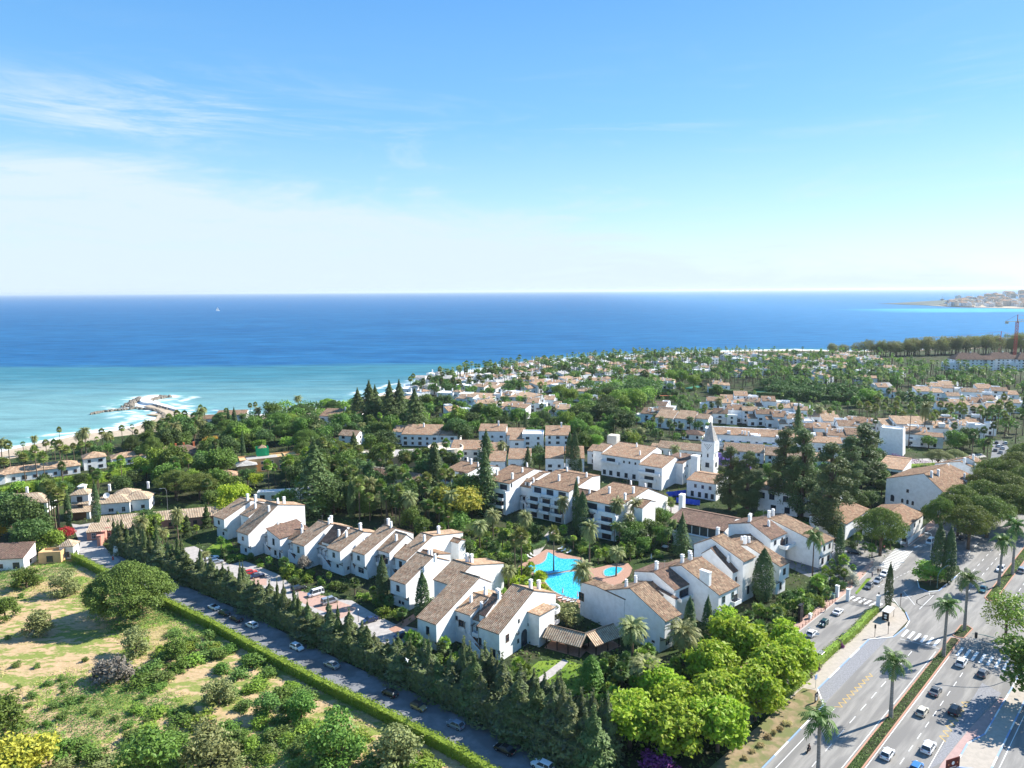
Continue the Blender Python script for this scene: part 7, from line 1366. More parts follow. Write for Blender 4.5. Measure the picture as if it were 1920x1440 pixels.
# ---- hedges ----
def hedge(name, label, line, wd, ht, mat, z0=.0, dens=9, leaf=.34, rough=.25, bk=1.0, R=random.Random(4), core=True, phrase=None):
    P = [Vector(p[:2]) for p in line]; c = P[len(P)//2]; root = thing(name, label, 'hedge', (c.x, c.y, 0)); b = MB()
    if phrase: LAND.append((c.x, c.y, phrase))
    for a, e in zip(P, P[1:]):
        d = e-a; L_ = d.length; d = d/L_; n = Vector((-d.y, d.x)); m = int(L_*(wd+2*ht)*dens)
        for _ in range(m):
            t = R.uniform(0, L_); w_ = ht*2+wd; q = R.uniform(0, w_); bump = bk*(.18*sin(t*1.3)+.12*sin(t*3.7+1)+(bk > 1)*.2*sin(t*.6+q*2))
            if q < ht: off, z, o = -wd/2-bump*.5, q, Vector((-n.x,-n.y,.15))
            elif q < ht+wd: off, z, o = q-ht-wd/2, ht+bump+R.uniform(-rough,rough*.6), Vector((0,0,1))
            else: off, z, o = wd/2+bump*.5, q-ht-wd, Vector((n.x,n.y,.15))
            p = a+d*t+n*(off+R.uniform(-.12,.12)); b.leaf((p.x-c.x, p.y-c.y, z0+max(z,.05)), leaf, R, o)
    b.build('foliage', mat, root)
    if core:
        k = MB(); o1 = offs([(p.x-c.x,p.y-c.y) for p in P], wd/2-.3); o2 = offs([(p.x-c.x,p.y-c.y) for p in P], -(wd/2-.3))
        for i in range(len(P)-1):
            q = [o1[i], o1[i+1], o2[i+1], o2[i]]; k.face([(*v, z0+ht-.3) for v in q][::-1]); k.face([(*o1[i],z0),(*o1[i+1],z0),(*o1[i+1],z0+ht-.3),(*o1[i],z0+ht-.3)]); k.face([(*o2[i],z0),(*o2[i+1],z0),(*o2[i+1],z0+ht-.3),(*o2[i],z0+ht-.3)][::-1])
        k.build('stems', mat, root)
    return root
hedge('clipped_hedge', 'long clipped bright green hedge between the dry field and the lane', [(p.x,p.y) for p in HEDGE], 2.0, 2.4, 'lf_hedge', dens=12, leaf=.38, phrase='the clipped hedge beside the field')
belt = offs([(p.x,p.y) for p in HEDGE], -13.2)
hedge('conifer_screen', 'tall dark clipped conifer screen between the lane and the terrace yard', belt[:9], 3.6, 5.0, 'lf_leyland', dens=7, leaf=.6, rough=1.5, bk=3.2, phrase='the tall conifer screen')
hedge('conifer_screen', 'tall dark conifer screen at the bottom, below the covered walkway', belt[8:], 4.5, 5.6, 'lf_leyland', dens=6, leaf=.65, rough=1.8, bk=3.5)
R = random.Random(77); acc = 0
bl = [Vector(p) for p in offs([(p.x,p.y) for p in HEDGE], -13.9)]
for a, e in zip(bl, bl[1:]):
    L_ = (e-a).length; k = max(1, int(L_/1.7))
    for i in range(k):
        p = a+(e-a)*((i+R.uniform(.2,.8))/k); far = proj((p.x,p.y,0)); 
        g_ = 1.0 if far[0] < 880 else 1.28
        tree('leyland', (p.x+N1.x*R.uniform(-2.2,2.6), p.y+N1.y*R.uniform(-2.2,2.6)), *((R.uniform(1.2,1.75)*g_, R.uniform(.7,1.12)*g_) if R.random() < .75 else (R.uniform(.6,.8)*g_, R.uniform(1.1,1.35)*g_)), None, RT.choice([None, None, 'lf_conifer']), None, 'conifers rising from the screen beside the lane')
        if far[0] > 840: 
            for _ in range(2): tree('leyland', (p.x+N1.x*R.uniform(2.5,7.5), p.y+N1.y*R.uniform(2.5,7.5)), R.uniform(1.2,1.6), R.uniform(.9,1.35), None, None, None, 'conifers rising from the screen beside the lane')
hedge('street_hedge', 'clipped flowering hedge between the side street and the bus lane', [H(s, 18.9+.25*sin(s*.2)) for s in range(14, 78, 4)], 1.9, 1.9, 'lf_hedge', phrase='the flowering hedge along the side street')
for (s, t_) in ((46,18.5),(31,18.4),(27,18.4)): T_ = tree('shrub', H(s, t_), .55, .8, None, 'lf_magenta', 'magenta flowers in the street hedge', 'magenta flower patches in the street hedge')
p0, p1, p2, p3 = at(0,935), at(60,922), at(185,905), at(288,884); hedge('villa_hedge', 'bright clipped hedge in front of the long beach villa', [(p.x,p.y) for p in (p0,p1,p2,p3)], 3.0, 5.0, 'lf_hedge', dens=3, leaf=.6, phrase='the bright hedge of the beach villa')
p = [at(*q) for q in [(197,1008),(205,1030),(225,1050)]]; 
p = [at(*q) for q in [(1398,756),(1480,766),(1620,780)]]; 
hedge('tennis_hedge', 'dark hedge behind the tennis courts', [tuple(at(*q)[:2]) for q in [(1330,738),(1400,745),(1500,750),(1640,757)]], 4, 5, 'lf_dark', dens=1.2, leaf=1.0, rough=.6)
hedge('pool_hedge', 'curved dark hedge beside the pool path', [tuple(at(*q)[:2]) for q in [(985,1022),(1000,1030),(1016,1024),(1022,1014)]], 2.4, 1.6, 'lf_dark')
hedge('pool_hedge', 'dark hedge below the balconies beside the loungers', [tuple(at(*q)[:2]) for q in [(1045,1020),(1062,1012),(1090,1030),(1130,1036)]], 3.0, 1.6, 'lf_dark')
hedge('bougainvillea_hedge', 'magenta bougainvillea covering a roof parapet among the shops', [tuple(at(*q,7.0)[:2]) for q in [(1673,852),(1700,860),(1745,868)]], 2.4, 2.2, 'lf_magenta', z0=5.2, dens=7, core=False)
hedge('median_planting', 'low clipped planting on the highway median', [H(s, -.9) for s in range(-10, 70, 4)], 1.3, .55, 'lf_scrub', z0=.14, dens=12, leaf=.28, core=False)
hedge('median_planting', 'low planting on the median islet by the crossing', [H(74, -1.2), H(77,-1.3), H(80,-1.3)], 1.6, .5, 'lf_scrub', z0=.14, dens=12, leaf=.28, core=False)
hedge('median_planting', 'low grassy planting on the far part of the median', [H(s, -1.8) for s in range(106, 180, 6)], 1.4, .4, 'lf_hedge', z0=.14, dens=10, leaf=.28, core=False)
hedge('creeper', 'green creeper climbing over the white house before the hotel pool', [tuple(at(*q,5)[:2]) for q in [(1190,842),(1212,838),(1235,850),(1250,862)]], 3, 4.5, 'lf_dark', dens=4, leaf=.6, z0=1.0, core=False)
# grass and weeds in the field: one mass
R = random.Random(31); b = MB(); n = 0
while n < 26000:
    x, y = R.uniform(-200, 0), R.uniform(95, 290)
    if not inpoly(x, y, field_poly): continue
    q = proj((x,y,0))
    if not (-20 < q[0] < 1000 and q[1] < 1470): n += .2; continue
    w_ = sin(x*.11+1.3*sin(y*.07))+sin(y*.13+x*.05)+.8*sin(x*.31)*sin(y*.27)
    if w_ < R.uniform(-.4,1.2): n += .3; continue
    hh = .35+.9*max(0, w_-.9)*R.random()
    for _ in range(4): b.leaf((x+R.gauss(0,.4), y+R.gauss(0,.4), R.uniform(.05,hh)), .45, R, Vector((0,0,.3)), (0 if w_ > .9 else 2) if w_ > .3 else 1, .35)
    n += 1
o = b.build('field_grass', ['lf_scrub','lf_drygrass','lf_light']); o['kind'] = 'stuff'; tag(o, 'tufts of green and dry grass over the field', 'grass')
R = random.Random(32); b = MB()     # ground cover under the gardens
for _ in range(52000):
    px, py = R.uniform(0,1920), 740+700*R.random()**1.2; p = at(px, py)
    if blocked(p.x, p.y, .2) or inpoly(p.x, p.y, field_poly) or not inpoly(p.x, p.y, land_poly): continue
    s = R.uniform(.4,.9)*max(1, p.y/260); b.leaf((p.x, p.y, R.uniform(.1,.7)), s, R, Vector((0,0,.6)), 0 if R.random() < .6 else 1, .7)
o = b.build('ground_cover', ['lf_dark','lf_mid']); o['kind'] = 'stuff'; tag(o, 'low leafy ground cover in the gardens', 'ground cover')
# ================= VEHICLES =================
def car_meshes(kind):
    d = dict(hatch=(4.1,1.76,1.47,.62), suv=(4.6,1.88,1.68,.72), sedan=(4.6,1.8,1.42,.58), mini=(3.8,1.7,1.42,.62), van=(4.9,1.92,1.98,.72), coupe=(4.5,1.85,1.32,.58), cabrio=(4.3,1.8,.95,.56))[kind]; L_, W, Hh, zs = d[0], d[1], d[2], d[3]
    h = L_/2; zb = .22; sh = zs+.30
    # lower body: stations along x (front = +x)
    st = [(-h,.80,zb+.12,sh-.12),(-h+.12,.93,zb+.02,sh-.02),(-h*.62,1.0,zb,sh+.02),(0,1.0,zb,sh),(h*.45,1.0,zb,sh-.03),(h*.80,.95,zb,sh-.14),(h-.12,.86,zb+.02,sh-.24),(h,.72,zb+.14,sh-.34)]
    if kind == 'van': st[5] = (h*.80,.96,zb,sh-.02); st[6] = (h-.12,.9,zb+.02,sh-.12); st[7] = (h,.78,zb+.14,sh-.24)
    b = MB(); ring = []
    for x, k, z0, z1 in st:
        w_ = W/2*k; pr = [(-w_*.94,z0),(-w_,z0+.18),(-w_,z1-.16),(-w_*.93,z1),(w_*.93,z1),(w_,z1-.16),(w_,z0+.18),(w_*.94,z0)]; ring.append([(x,y,z) for y,z in pr])
    for A, B in zip(ring, ring[1:]):
        for i in range(8): j = (i+1)%8; b.face([A[i],B[i],B[j],A[j]])
    b.face(ring[0][::-1] if False else ring[0]); b.face(ring[-1][::-1])
    for f in range(len(b.f)-1, len(b.f)): pass
    g = MB(); rf = MB()
    if kind != 'cabrio':
        cab = dict(hatch=(-.92,-.70,.12,.46), suv=(-.94,-.80,.14,.44), sedan=(-.68,-.40,.14,.46), mini=(-.93,-.78,.22,.44), van=(-.96,-.90,.42,.70), coupe=(-.78,-.42,.10,.44))[kind]
        xb, xrb, xrf, xf = [c*h for c in cab]; wb, wt = W/2*.93, W/2*.74; z1 = sh-.03; zt = Hh-.05
        lo = [(xb,-wb,z1),(xf,-wb,z1-.03),(xf,wb,z1-.03),(xb,wb,z1)]; hi = [(xrb,-wt,zt),(xrf,-wt,zt),(xrf,wt,zt),(xrb,wt,zt)]
        for i in range(4): j = (i+1)%4; g.face([lo[i],lo[j],hi[j],hi[i]])
        rf.face([(x,y,z+.005) for x,y,z in hi]); c_ = [(x*.97+(xrb+xrf)/2*.03, y*.88, z+.05) for x,y,z in hi]
        for i in range(4): j = (i+1)%4; rf.face([hi[i],hi[j],c_[j],c_[i]])
        rf.face(c_)
        for i in range(4): rf.tube([lo[i], hi[i]], .055, 4)
        mx_ = (xb+xf)/2-.1
        for s_ in (-1,1): rf.tube([(mx_, s_*wb*1.0, z1),( (xrb+xrf)/2-.1, s_*wt*1.01, zt)], .045, 4)
        if kind == 'van': rf.tube([(mx_-1.0,-wb,z1),(mx_-1.0,-wt,zt)],.12,4); rf.tube([(mx_-1.0,wb,z1),(mx_-1.0,wt,zt)],.12,4)
        for s_ in (-1,1): rf.box((xf-.25, s_*(W/2+.08), z1+.08), (.14,.2,.12))
    else:
        g.face([(h*.18,-W*.4,sh-.02),(h*.18,W*.4,sh-.02),(h*.04,W*.34,sh+.36),(h*.04,-W*.34,sh+.36)]); rf.box((-h*.25,0,sh+.005),(h*.8,W*.72,.02))
        for s_ in (-.4,.4): rf.box((-.3,s_,sh+.15),(.2,.45,.5)); rf.box((-1.1,s_,sh+.1),(.2,.4,.4))
    wm = MB(); wm.lathe((0,0,0), [(.2,-.11),(.33,-.11),(.34,0),(.33,.11),(.2,.11)], 14); rm = MB(); rm.lathe((0,0,.0), [(.21,.085),(.2,.115),(.05,.12)], 10)
    hd = MB(); hd.box((0,0,0),(.10,.36,.15)); pl = MB(); pl.box((0,0,0),(.03,.5,.11))
    return dict(body=b, cabin=g, roof=rf, wheel=wm, rim=rm, head=hd, plate=pl, L=L_, W=W, sh=sh)
_cm = {}
def car(px, py, head, kind, col, label, group=None, z=.02, pos=None, door=False, roofcol=None):
    if kind not in _cm:
        d = car_meshes(kind); _cm[kind] = dict(body=d['body'].mesh('body',[M['paint_white']]), cabin=d['cabin'].mesh('glass',[M['shade_glass']]), roof=d['roof'].mesh('roof',[M['paint_white']]), wheel=d['wheel'].mesh('wheel',[M['tyre']]), rim=d['rim'].mesh('rim',[M['rim']]), head=d['head'].mesh('headlight',[M['head_lamp']]), tail=d['head'].mesh('tail_light',[M['tail_lamp']]), plate=d['plate'].mesh('number_plate',[M['plate']]), L=d['L'], W=d['W'], sh=d['sh'])
    d = _cm[kind]; p = pos if pos is not None else at(px, py); t_ = thing('parked_car' if group and 'moving' not in group else 'car', label, 'van' if kind == 'van' else 'car', (p[0], p[1], z), rad(head), group)
    pm = 'paint_'+col; inst('body', d['body'], t_, mat=pm); inst('windows', d['cabin'], t_); inst('roof', d['roof'], t_, mat='paint_'+(roofcol or ('black' if kind == 'cabrio' else col)))
    h, W = d['L']/2, d['W']/2
    for x in (h*.62, -h*.60):
        for s_ in (-1, 1):
            w_ = inst('wheel', d['wheel'], t_, (x, s_*(W-.1), .34)); w_.rotation_euler = (-s_*pi/2, 0, 0); inst('rim', d['rim'], w_)
    for s_ in (-1, 1): inst('headlight', d['head'], t_, (h-.07, s_*W*.58, d['sh']-.30)); inst('tail_light', d['tail'], t_, (-h+.04, s_*W*.66, d['sh']-.16))
    inst('number_plate', d['plate'], t_, (-h+.0, 0, .52))
    if door: b = MB(); b.box((0,0,0),(1.0,.06,.7)); o = b.build('open_door', pm, t_, (.35, -W-.42, .62)); o.rotation_euler = (0,0,rad(-50))
    BLOCK.append((p[0],p[1],1,0,-3,3,-3,3)); return t_
gH, gL, gS, gY = 'cars moving along the highway', 'cars parked along the lane', 'cars parked along the side street', 'cars parked in the terrace yard'
for a in [(1664,1418,45,'hatch','white','white hatchback in the lowest lane beside the median',gH),(1741,1406,45,'suv','white','white estate car with dark glass roof, lower middle lane',gH),(1718,1444,45,'hatch','blue','blue car cut by the bottom edge',gH),(1729,1338,45,'hatch','cream','cream hatchback between median and the black car',gH),(1790,1336,45,'suv','black','black off road car beside the yellow zigzag',gH),(1754,1300,45,'sedan','grey','grey saloon in the shade behind the cream car',gH),(1803,1246,45,'suv','white','white car just leaving the shaded zebra crossing',gH),(1842,1266,45,'hatch','grey','dark grey hatchback under the overhanging tree',gH),(1876,1070,225,'suv','white','white car approaching in the far left carriageway',gH),(1843,1108,225,'sedan','teal','teal car half hidden by a royal palm crown',gH),(1916,1072,45,'suv','silver','silver car at the right edge on the far carriageway',gH),
  (1571,1150,47,'coupe','white','white coupe parked nearest the entrance gate',gS),(1544,1172,227,'mini','dark_green','dark green small car with white bonnet stripes',gS),(1522,1191,47,'hatch','white','white car with its driver door standing open',gS),(1582,1200,227,'sedan','navy','navy car parked against the street hedge',gS),(1536,1237,227,'suv','champagne','champagne coloured car parked against the hedge',gS),(1629,1102,227,'hatch','grey','dark grey car parked beyond the gate',gS),(1646,1091,227,'sedan','silver','silver car parked behind the dark grey one',gS),(1658,1079,227,'hatch','white','white car furthest up the side street',gS),
  (1602,1038,-20,'sedan','black','black saloon turning out of the plaza',None),(1744,1019,225,'van','white','white van waiting before the far zebra crossing',None),(1803,1011,225,'sedan','black','black car under the umbrella pines','cars under the umbrella pines'),(1822,1000,225,'hatch','white','white car under the umbrella pines','cars under the umbrella pines'),(1812,1005,225,'suv','grey','grey car between a black and a white one under the pines','cars under the umbrella pines'),
  (401,1141,144,'cabrio','white','white open top car, first in the lane row',gL),(420,1152,144,'hatch','dark_green','dark green car parked deep in the shade',gL),(443,1163,144,'sedan','black','black car between a green and a white one',gL),(472,1175,144,'hatch','white','white hatchback seen from behind in the lane',gL),(557,1217,-36,'hatch','white','white hatchback facing down the lane',gL),(622,1250,144,'sedan','silver','silver saloon in the middle of the lane',gL),(731,1304,144,'hatch','black','black hatchback under the tall screen',gL),(785,1329,-36,'mini','tan','tan small car with black roof in the lane',gL),(854,1363,144,'hatch','silver_blue','silver blue hatchback in the lower lane',gL),(946,1409,144,'sedan','black','black saloon near the bottom of the lane',gL),(1017,1441,144,'suv','white','white car cut by the bottom edge in the lane',gL),
  (398,1048,35,'cabrio','white','white convertible with black roof in the yard',gY),(407,1056,35,'hatch','silver','silver car partly hidden by a bush',gY),(470,1076,35,'hatch','red','red car beside a navy one in the yard',gY),(482,1082,35,'sedan','navy','navy car beside the red one in the yard',gY),(560,1107,40,'suv','black','large black car in the yard',gY),(592,1116,220,'van','white','white delivery van facing the screen',gY),(618,1131,38,'van','silver','pale grey minibus in the yard',gY),(693,1166,215,'sedan','navy','dark blue saloon facing the camera in the yard',gY),(755,1194,40,'sedan','navy','navy car near the outside stairs',gY),
  (1043,878,-60,'hatch','blue','blue car behind the left apartment block','cars behind the apartment blocks'),(1059,882,-60,'hatch','grey','grey car behind the apartment block','cars behind the apartment blocks'),(1071,883,-60,'hatch','yellow','yellow car behind the apartment block','cars behind the apartment blocks'),(960,864,-60,'hatch','navy','navy car beside the garden wall','cars behind the apartment blocks')]:
    kw = {}
    if 'driver door' in a[5]: kw['door'] = True
    if 'tan small' in a[5]: kw['roofcol'] = 'black'
    c = car(*a, **kw)
    if 'bonnet stripes' in a[5]:
        for s_ in (-.35,.35): b = MB(); b.box((1.2,s_,.915),(1.0,.16,.02)); b.build('stripe','white_paint',c,(0,0,0)).rotation_euler = (0,.05,0)
for i, (x, y) in enumerate([(1872,838),(1880,842),(1866,846),(1876,850),(1862,866),(1885,832),(1868,832),(1888,862)]): car(x, y, 60, 'hatch', ['white','white','grey','silver','navy','white','black','silver'][i], ['white','second white','grey','silver','navy','third white','black','second silver'][i]+' car parked on the far road by the palms', 'cars parked on the far road')
# ---- people ----
def person(px, py, h=1.72, heading=0.0, top='cloth_dark', leg='cloth_dark', label='', seat=None, pos=None):
    p = pos if pos is not None else at(px, py); t_ = thing('person', label, 'person', (p[0], p[1], .13), heading)
    me = bpy.data.meshes.new('body'); s = h/1.72
    J = [(0,0,.95),(0,0,1.2),(0,0,1.42),(0,0,1.52),(0,.02,1.62),(.0,.19,1.40),(.05,.25,1.12),(.16,.24,.88),(0,-.19,1.40),(-.04,-.25,1.12),(.05,-.27,.86),(0,.10,.88),(.08,.11,.48),(.0,.11,.06),(.14,.11,.03),(0,-.10,.88),(-.06,-.11,.48),(-.18,-.11,.08),(-.05,-.11,.03)]
    if seat: J[11:19] = [(0,.1,.9),(.42,.16,.85),(.40,.18,.42),(.52,.18,.38),(0,-.1,.9),(.42,-.16,.85),(.40,-.18,.42),(.52,-.18,.38)]; J[6:8] = [(.25,.26,1.2),(.5,.22,1.1)]; J[9:11] = [(.25,-.26,1.2),(.5,-.22,1.1)]
    E = [(0,1),(1,2),(2,3),(3,4),(2,5),(5,6),(6,7),(2,8),(8,9),(9,10),(0,11),(11,12),(12,13),(13,14),(0,15),(15,16),(16,17),(17,18)]
    rr = [.15,.13,.15,.06,.105,.07,.05,.035,.07,.05,.035,.095,.065,.05,.04,.095,.065,.05,.04]
    me.from_pydata([(x*s,y*s,z*s) for x,y,z in J], E, []); o = bpy.data.objects.new('body', me); S.collection.objects.link(o); o.parent = t_; o.modifiers.new('skin','SKIN')
    for v, r in zip(me.skin_vertices[0].data, rr): v.radius = (r*s, r*s)
    me.skin_vertices[0].data[0].use_root = True; sb = o.modifiers.new('sub','SUBSURF'); sb.levels = 1; sb.render_levels = 1; me.materials.append(M['skin'])
    b = MB(); b.lathe((0,0,0), [(.12*s,.9*s),(.18*s,.95*s),(.17*s,1.15*s),(.21*s,1.38*s),(.08*s,1.49*s)], 10); b.build('jacket', top, t_)
    b = MB(); b.lathe((0,0,0), [(.10,.0),(.115,.08),(.06,.14),(.01,.15)], 8); b.build('hair', 'hair', t_, (-.01*s,.02*s,1.62*s))
    b = MB()
    for k in (11,15): b.tube([tuple(v*s for v in J[k]), tuple(v*s for v in J[k+1]), (J[k+2][0]*s,J[k+2][1]*s,J[k+2][2]*s+.06)], [.11*s,.085*s,.07*s], 7)
    b.build('trousers', leg, t_); return t_
person(1547,1148,label='person in dark clothes walking on the pink pavement'); person(1646,1076,1.8,1,label='person in black near the zebra crossing, left of two'); person(1650,1076,1.75,2,label='person in black near the zebra crossing, right of two'); person(1635,1083,1.65,.5,'cloth_blue',label='person in blue beside the small lawn')
# motorcycle at the bottom
p = at(1516, 1410); mc = thing('motorcycle', 'black motorcycle beside the kerb near the bottom edge', 'motorcycle', (p.x, p.y, .02), rad(225))
for x in (-.68,.70): b = MB(); b.lathe((0,0,0), [(.2,-.06),(.31,-.05),(.32,0),(.31,.05),(.2,.06)], 14); b.build('wheel','tyre',mc,(x,.0,.32)).rotation_euler = (pi/2,0,0)
b = MB(); b.box((.05,0,.62),(.8,.3,.4),0,0,.7); b.box((-.45,0,.78),(.7,.26,.14)); b.tube([(.7,0,.34),(.48,0,1.0)],.04,5); b.tube([(.46,-.34,1.02),(.46,.34,1.02)],.025,5); b.box((.55,0,.85),(.16,.24,.22)); b.build('body','paint_black',mc)
t_ = person(0,0,label='person in dark clothes riding the motorcycle', seat=True, pos=(p.x+.15*.7, p.y+.15*.7)); t_.rotation_euler = (0,0,rad(225)); t_.location.z = 0.0
# ================= STREET FURNITURE =================
def lamp(px, py, h, arm, ang, label, mat='steel', ball=False):
    p = at(px, py); t_ = thing('street_lamp', label, 'street lamp', (p.x,p.y,0), rad(ang)); b = MB()
    if ball: b.tube([(0,0,0),(0,0,h)],[.07,.05],6); b.build('pole',mat,t_); b = MB(); b.lathe((0,0,h),[(.05,0),(.22,.12),(.26,.3),(.18,.5),(.02,.56)],10); b.build('lamp_globe','white_paint',t_)
    else:
        b.tube([(0,0,0),(0,0,h*.9),(arm*.15,0,h*.98),(arm*.5,0,h+.15),(arm,0,h+.1)],[.11,.07,.06,.05,.04],6); b.build('pole',mat,t_); b = MB(); b.box((arm+.4,0,h+.1),(1.0,.34,.14)); b.build('lamp_head',mat,t_)
    return t_
lamp(1506,1245,8.5,1.6,40,'tall street lamp beside the open doored white car'); lamp(1671,1121,10.5,2.6,10,'tall curved street lamp beside the slim cypress at the gate'); lamp(1744,1050,9,1.2,150,'slim street lamp left of the two very tall cypresses','white_paint')
lamp(1089,890,7,0,0,'white globe lamp behind the apartment blocks','steel',True); lamp(316,975,13,1.6,200,'tall floodlight mast behind the pinkish villa'); lamp(1201,742,17,2,0,'floodlight mast at the tennis courts'); lamp(672,1166,3.2,0,0,'small white garden lamp in the terrace yard','iron',True); lamp(238,862,6,1,90,'white lamp post in the beach garden','white_paint')
for i, (x, y) in enumerate([(1352,733),(1398,740),(1462,738),(1526,733),(1600,742),(1278,735),(1555,722)]): lamp(x, y, 14, 1.2, 90, ['floodlight mast beyond the green court','floodlight mast before the dark hedge','floodlight mast above the clay court','floodlight mast left of the palms','floodlight mast at the right of the courts','floodlight mast between the red and green courts','slim floodlight mast in the palm belt'][i])
def signal(px, py, label, h=3.4):
    p = at(px, py); t_ = thing('traffic_light', label, 'traffic light', (p.x,p.y,.1)); b = MB(); b.tube([(0,0,0),(0,0,h)],.07,6); b.build('pole','iron',t_); b = MB(); b.box((0,0,h-.1),(.34,.3,1.0)); b.build('signal_head','iron',t_); return t_
signal(1688,1137,'traffic light on the pavement corner by the bus shelter'); signal(1640,1195,'traffic light with waste bin at the bus lane end',3); signal(1665,1190,'traffic light beside the near zebra crossing',3)
def mast(px, py, ang, reach, h, label):
    p = at(px, py); t_ = thing('signal_mast', label, 'traffic light', (p.x,p.y,.1), rad(ang)); b = MB(); pts = [(reach*(1-cos(a))*.9, 0, h*.55+h*.45*sin(a)) for a in [i*pi/16 for i in range(9)]]; b.tube([(0,0,0),(0,0,h*.55)]+pts[1:]+[(reach*1.05,0,h*.99)], [.12]+[.1]*8+[.06,.05], 6); b.build('arched_pole','frame_green',t_)
    for x in (reach*.95, reach*.55)[:1]: c = MB(); c.box((x,0,h-.3),(.5,.4,1.3)); c.build('signal_head','iron',t_)
    return t_
mast(1757,1103,25,6.5,6.5,'arched green signal mast on the traffic island'); mast(1900,1272,160,8.5,9.5,'arched signal mast at the right pavement under the tree')
def board(px, py, ang, w_, h, z0, face, label, name='sign', posts=1, art=None, cat='sign'):
    p = at(px, py); t_ = thing(name, label, cat, (p.x,p.y,.1), rad(ang)); b = MB(); b.box((0,0,z0+h/2),(w_,.12,h)); b.build('panel',face,t_)
    if z0 > .3:
        for k in range(posts): x = 0 if posts == 1 else (-w_/2+.15+(w_-.3)*k); q = MB(); q.tube([(x,.0,0),(x,0,z0)],.05,6); q.build('post','steel',t_)
    if art: art(t_, w_, h, z0)
    return t_
def disc(t_, x, z, r, mat, y=-.075, n=20, hole=None):
    b = MB(); b.face([(x+r*cos(2*pi*k/n), y, z+r*sin(2*pi*k/n)) for k in range(n)]); b.build('emblem', mat, t_)
def art1(t_, w_, h, z0): disc(t_, 0, z0+h*.62, .42, 'white_paint'); disc(t_, 0, z0+h*.62, .34, 'iron', -.078); disc(t_, 0, z0+h*.3, .38, 'white_paint'); b = MB(); b.box((0,-.08,z0+h*.3),(.5,.02,.12)); b.build('lettering','iron',t_)
board(1530,1318,40,1.3,2.0,.3,'iron','dark advertising totem with a round white emblem beside the kerb','totem',1,art1)
board(1529,1291,40,1.0,1.0,2.2,'blue_paint','small square blue sign on a post beside the kerb')
board(1642,1070,-30,1.6,1.1,1.6,'steel','grey information sign seen from behind near the crossing',posts=2)
def art2(t_, w_, h, z0):
    disc(t_, 0, z0+h*.55, .36, 'white_paint'); disc(t_, -w_*.33, z0+h*.5, .16, 'orange'); disc(t_, w_*.33, z0+h*.5, .16, 'orange')
    b = MB(); b.box((0,-.08,z0+h*.15),(w_*.5,.02,.1)); b.build('lettering','white_paint',t_)
noise_mat('sign_brown', (.13,.03,.022), (.16,.04,.03), 2)
board(1784,1462,20,3.4,2.0,2.2,'sign_brown','brown advertising board with white round emblem at the bottom edge','billboard',2,art2,'billboard')
def roundsign(px, py, ang, label, h=2.4, bar=True):
    p = at(px, py); t_ = thing('road_sign', label, 'road sign', (p.x,p.y,.1), rad(ang)); b = MB(); b.tube([(0,0,0),(0,0,h)],.04,5); b.build('post','steel',t_); q = MB(); n = 18
    q.face([(.34*cos(2*pi*k/n), -.07, h+.1+.34*sin(2*pi*k/n)) for k in range(n)]); q.face([(-.34*cos(2*pi*k/n), -.04, h+.1+.34*sin(2*pi*k/n)) for k in range(n)]); q.build('disc','red_paint',t_)
    if bar: c = MB(); c.box((0,-.085,h+.1),(.46,.02,.11)); c.build('bar','white_paint',t_)
    return t_
roundsign(1744,1098,-20,'round red no entry sign on the traffic island'); roundsign(1657,1038,10,'round red no entry sign at the plaza mouth'); board(1689,1030,20,.9,1.0,1.8,'white_paint','white direction sign on a post by the corner house')
# bus shelter
p = H(71.5, 15.3); bs = thing('bus_shelter', 'bus shelter with pale roof and dark poster panel at the junction corner', 'bus shelter', (*p, .13), HA); LAND.append((*p, 'the bus shelter'))
b = MB(); b.box((0,0,2.55),(4.6,2.0,.14)); b.build('roof','stone_white',bs); b = MB(); b.box((0,.85,1.25),(4.2,.06,2.2)); b.build('back_panel','shade_glass',bs); b = MB(); b.box((-2.1,0,1.2),(.14,1.6,2.2)); b.build('poster_panel','iron',bs)
for z in (1.55,.85):
    b = MB(); b.face([(-2.18, .38*cos(a*pi/8), z+.28*sin(a*pi/8)) for a in range(16)]); b.build('emblem','stone_white',bs)
for x, y in ((-2.1,-.8),(2.1,-.8),(-2.1,.8),(2.1,.8)): b = MB(); b.tube([(x,y,0),(x,y,2.5)],.06,5); b.build('post','iron',bs)
b = MB(); b.box((0,.5,.45),(3,.4,.08)); b.build('bench','steel',bs)
# entrance gate
gp = [H(76.0, 30.6), H(75.6, 27.4), H(77.0, 19.6)]
for i, q in enumerate(gp):
    t_ = thing('gate_pillar', ['white gate pillar standing left on the pavement','white gate pillar at the left side of the gate','white gate pillar with lantern at the right side of the gate'][i], 'pillar', (*q,.0), HA, 'white gate pillars of the entrance'); b = MB(); b.box((0,0,1.7),(.9,.9,3.4)); b.box((0,0,3.5),(1.05,1.05,.2)); b.build('shaft','plaster',t_)
    if i == 2: b = MB(); b.lathe((0,0,3.6),[(.06,0),(.06,.3),(.2,.4),(.22,.8),(.02,1.0)],6); b.build('lantern','iron',t_)
g0, g1 = Vector(gp[1]), Vector(gp[2]); d = (g1-g0); Lg = d.length; t_ = thing('iron_gate', 'wide dark iron sliding gate across the side street', 'gate', (g0.x,g0.y,.02), atan2(d.y,d.x)); b = MB()
for z in (.25,1.1,1.9): b.box((Lg/2,0,z),(Lg-.9,.05,.07))
b.build('rail','iron',t_); b = MB(); b.box((Lg/2,0,1.05),(.16,.12,2.1)); b.build('centre_post','iron',t_); b = MB()
for k in range(int((Lg-.9)/.2)): b.box((.5+k*.2,0,1.08),(.025,.025,1.66))
b.build('bars','iron',t_)
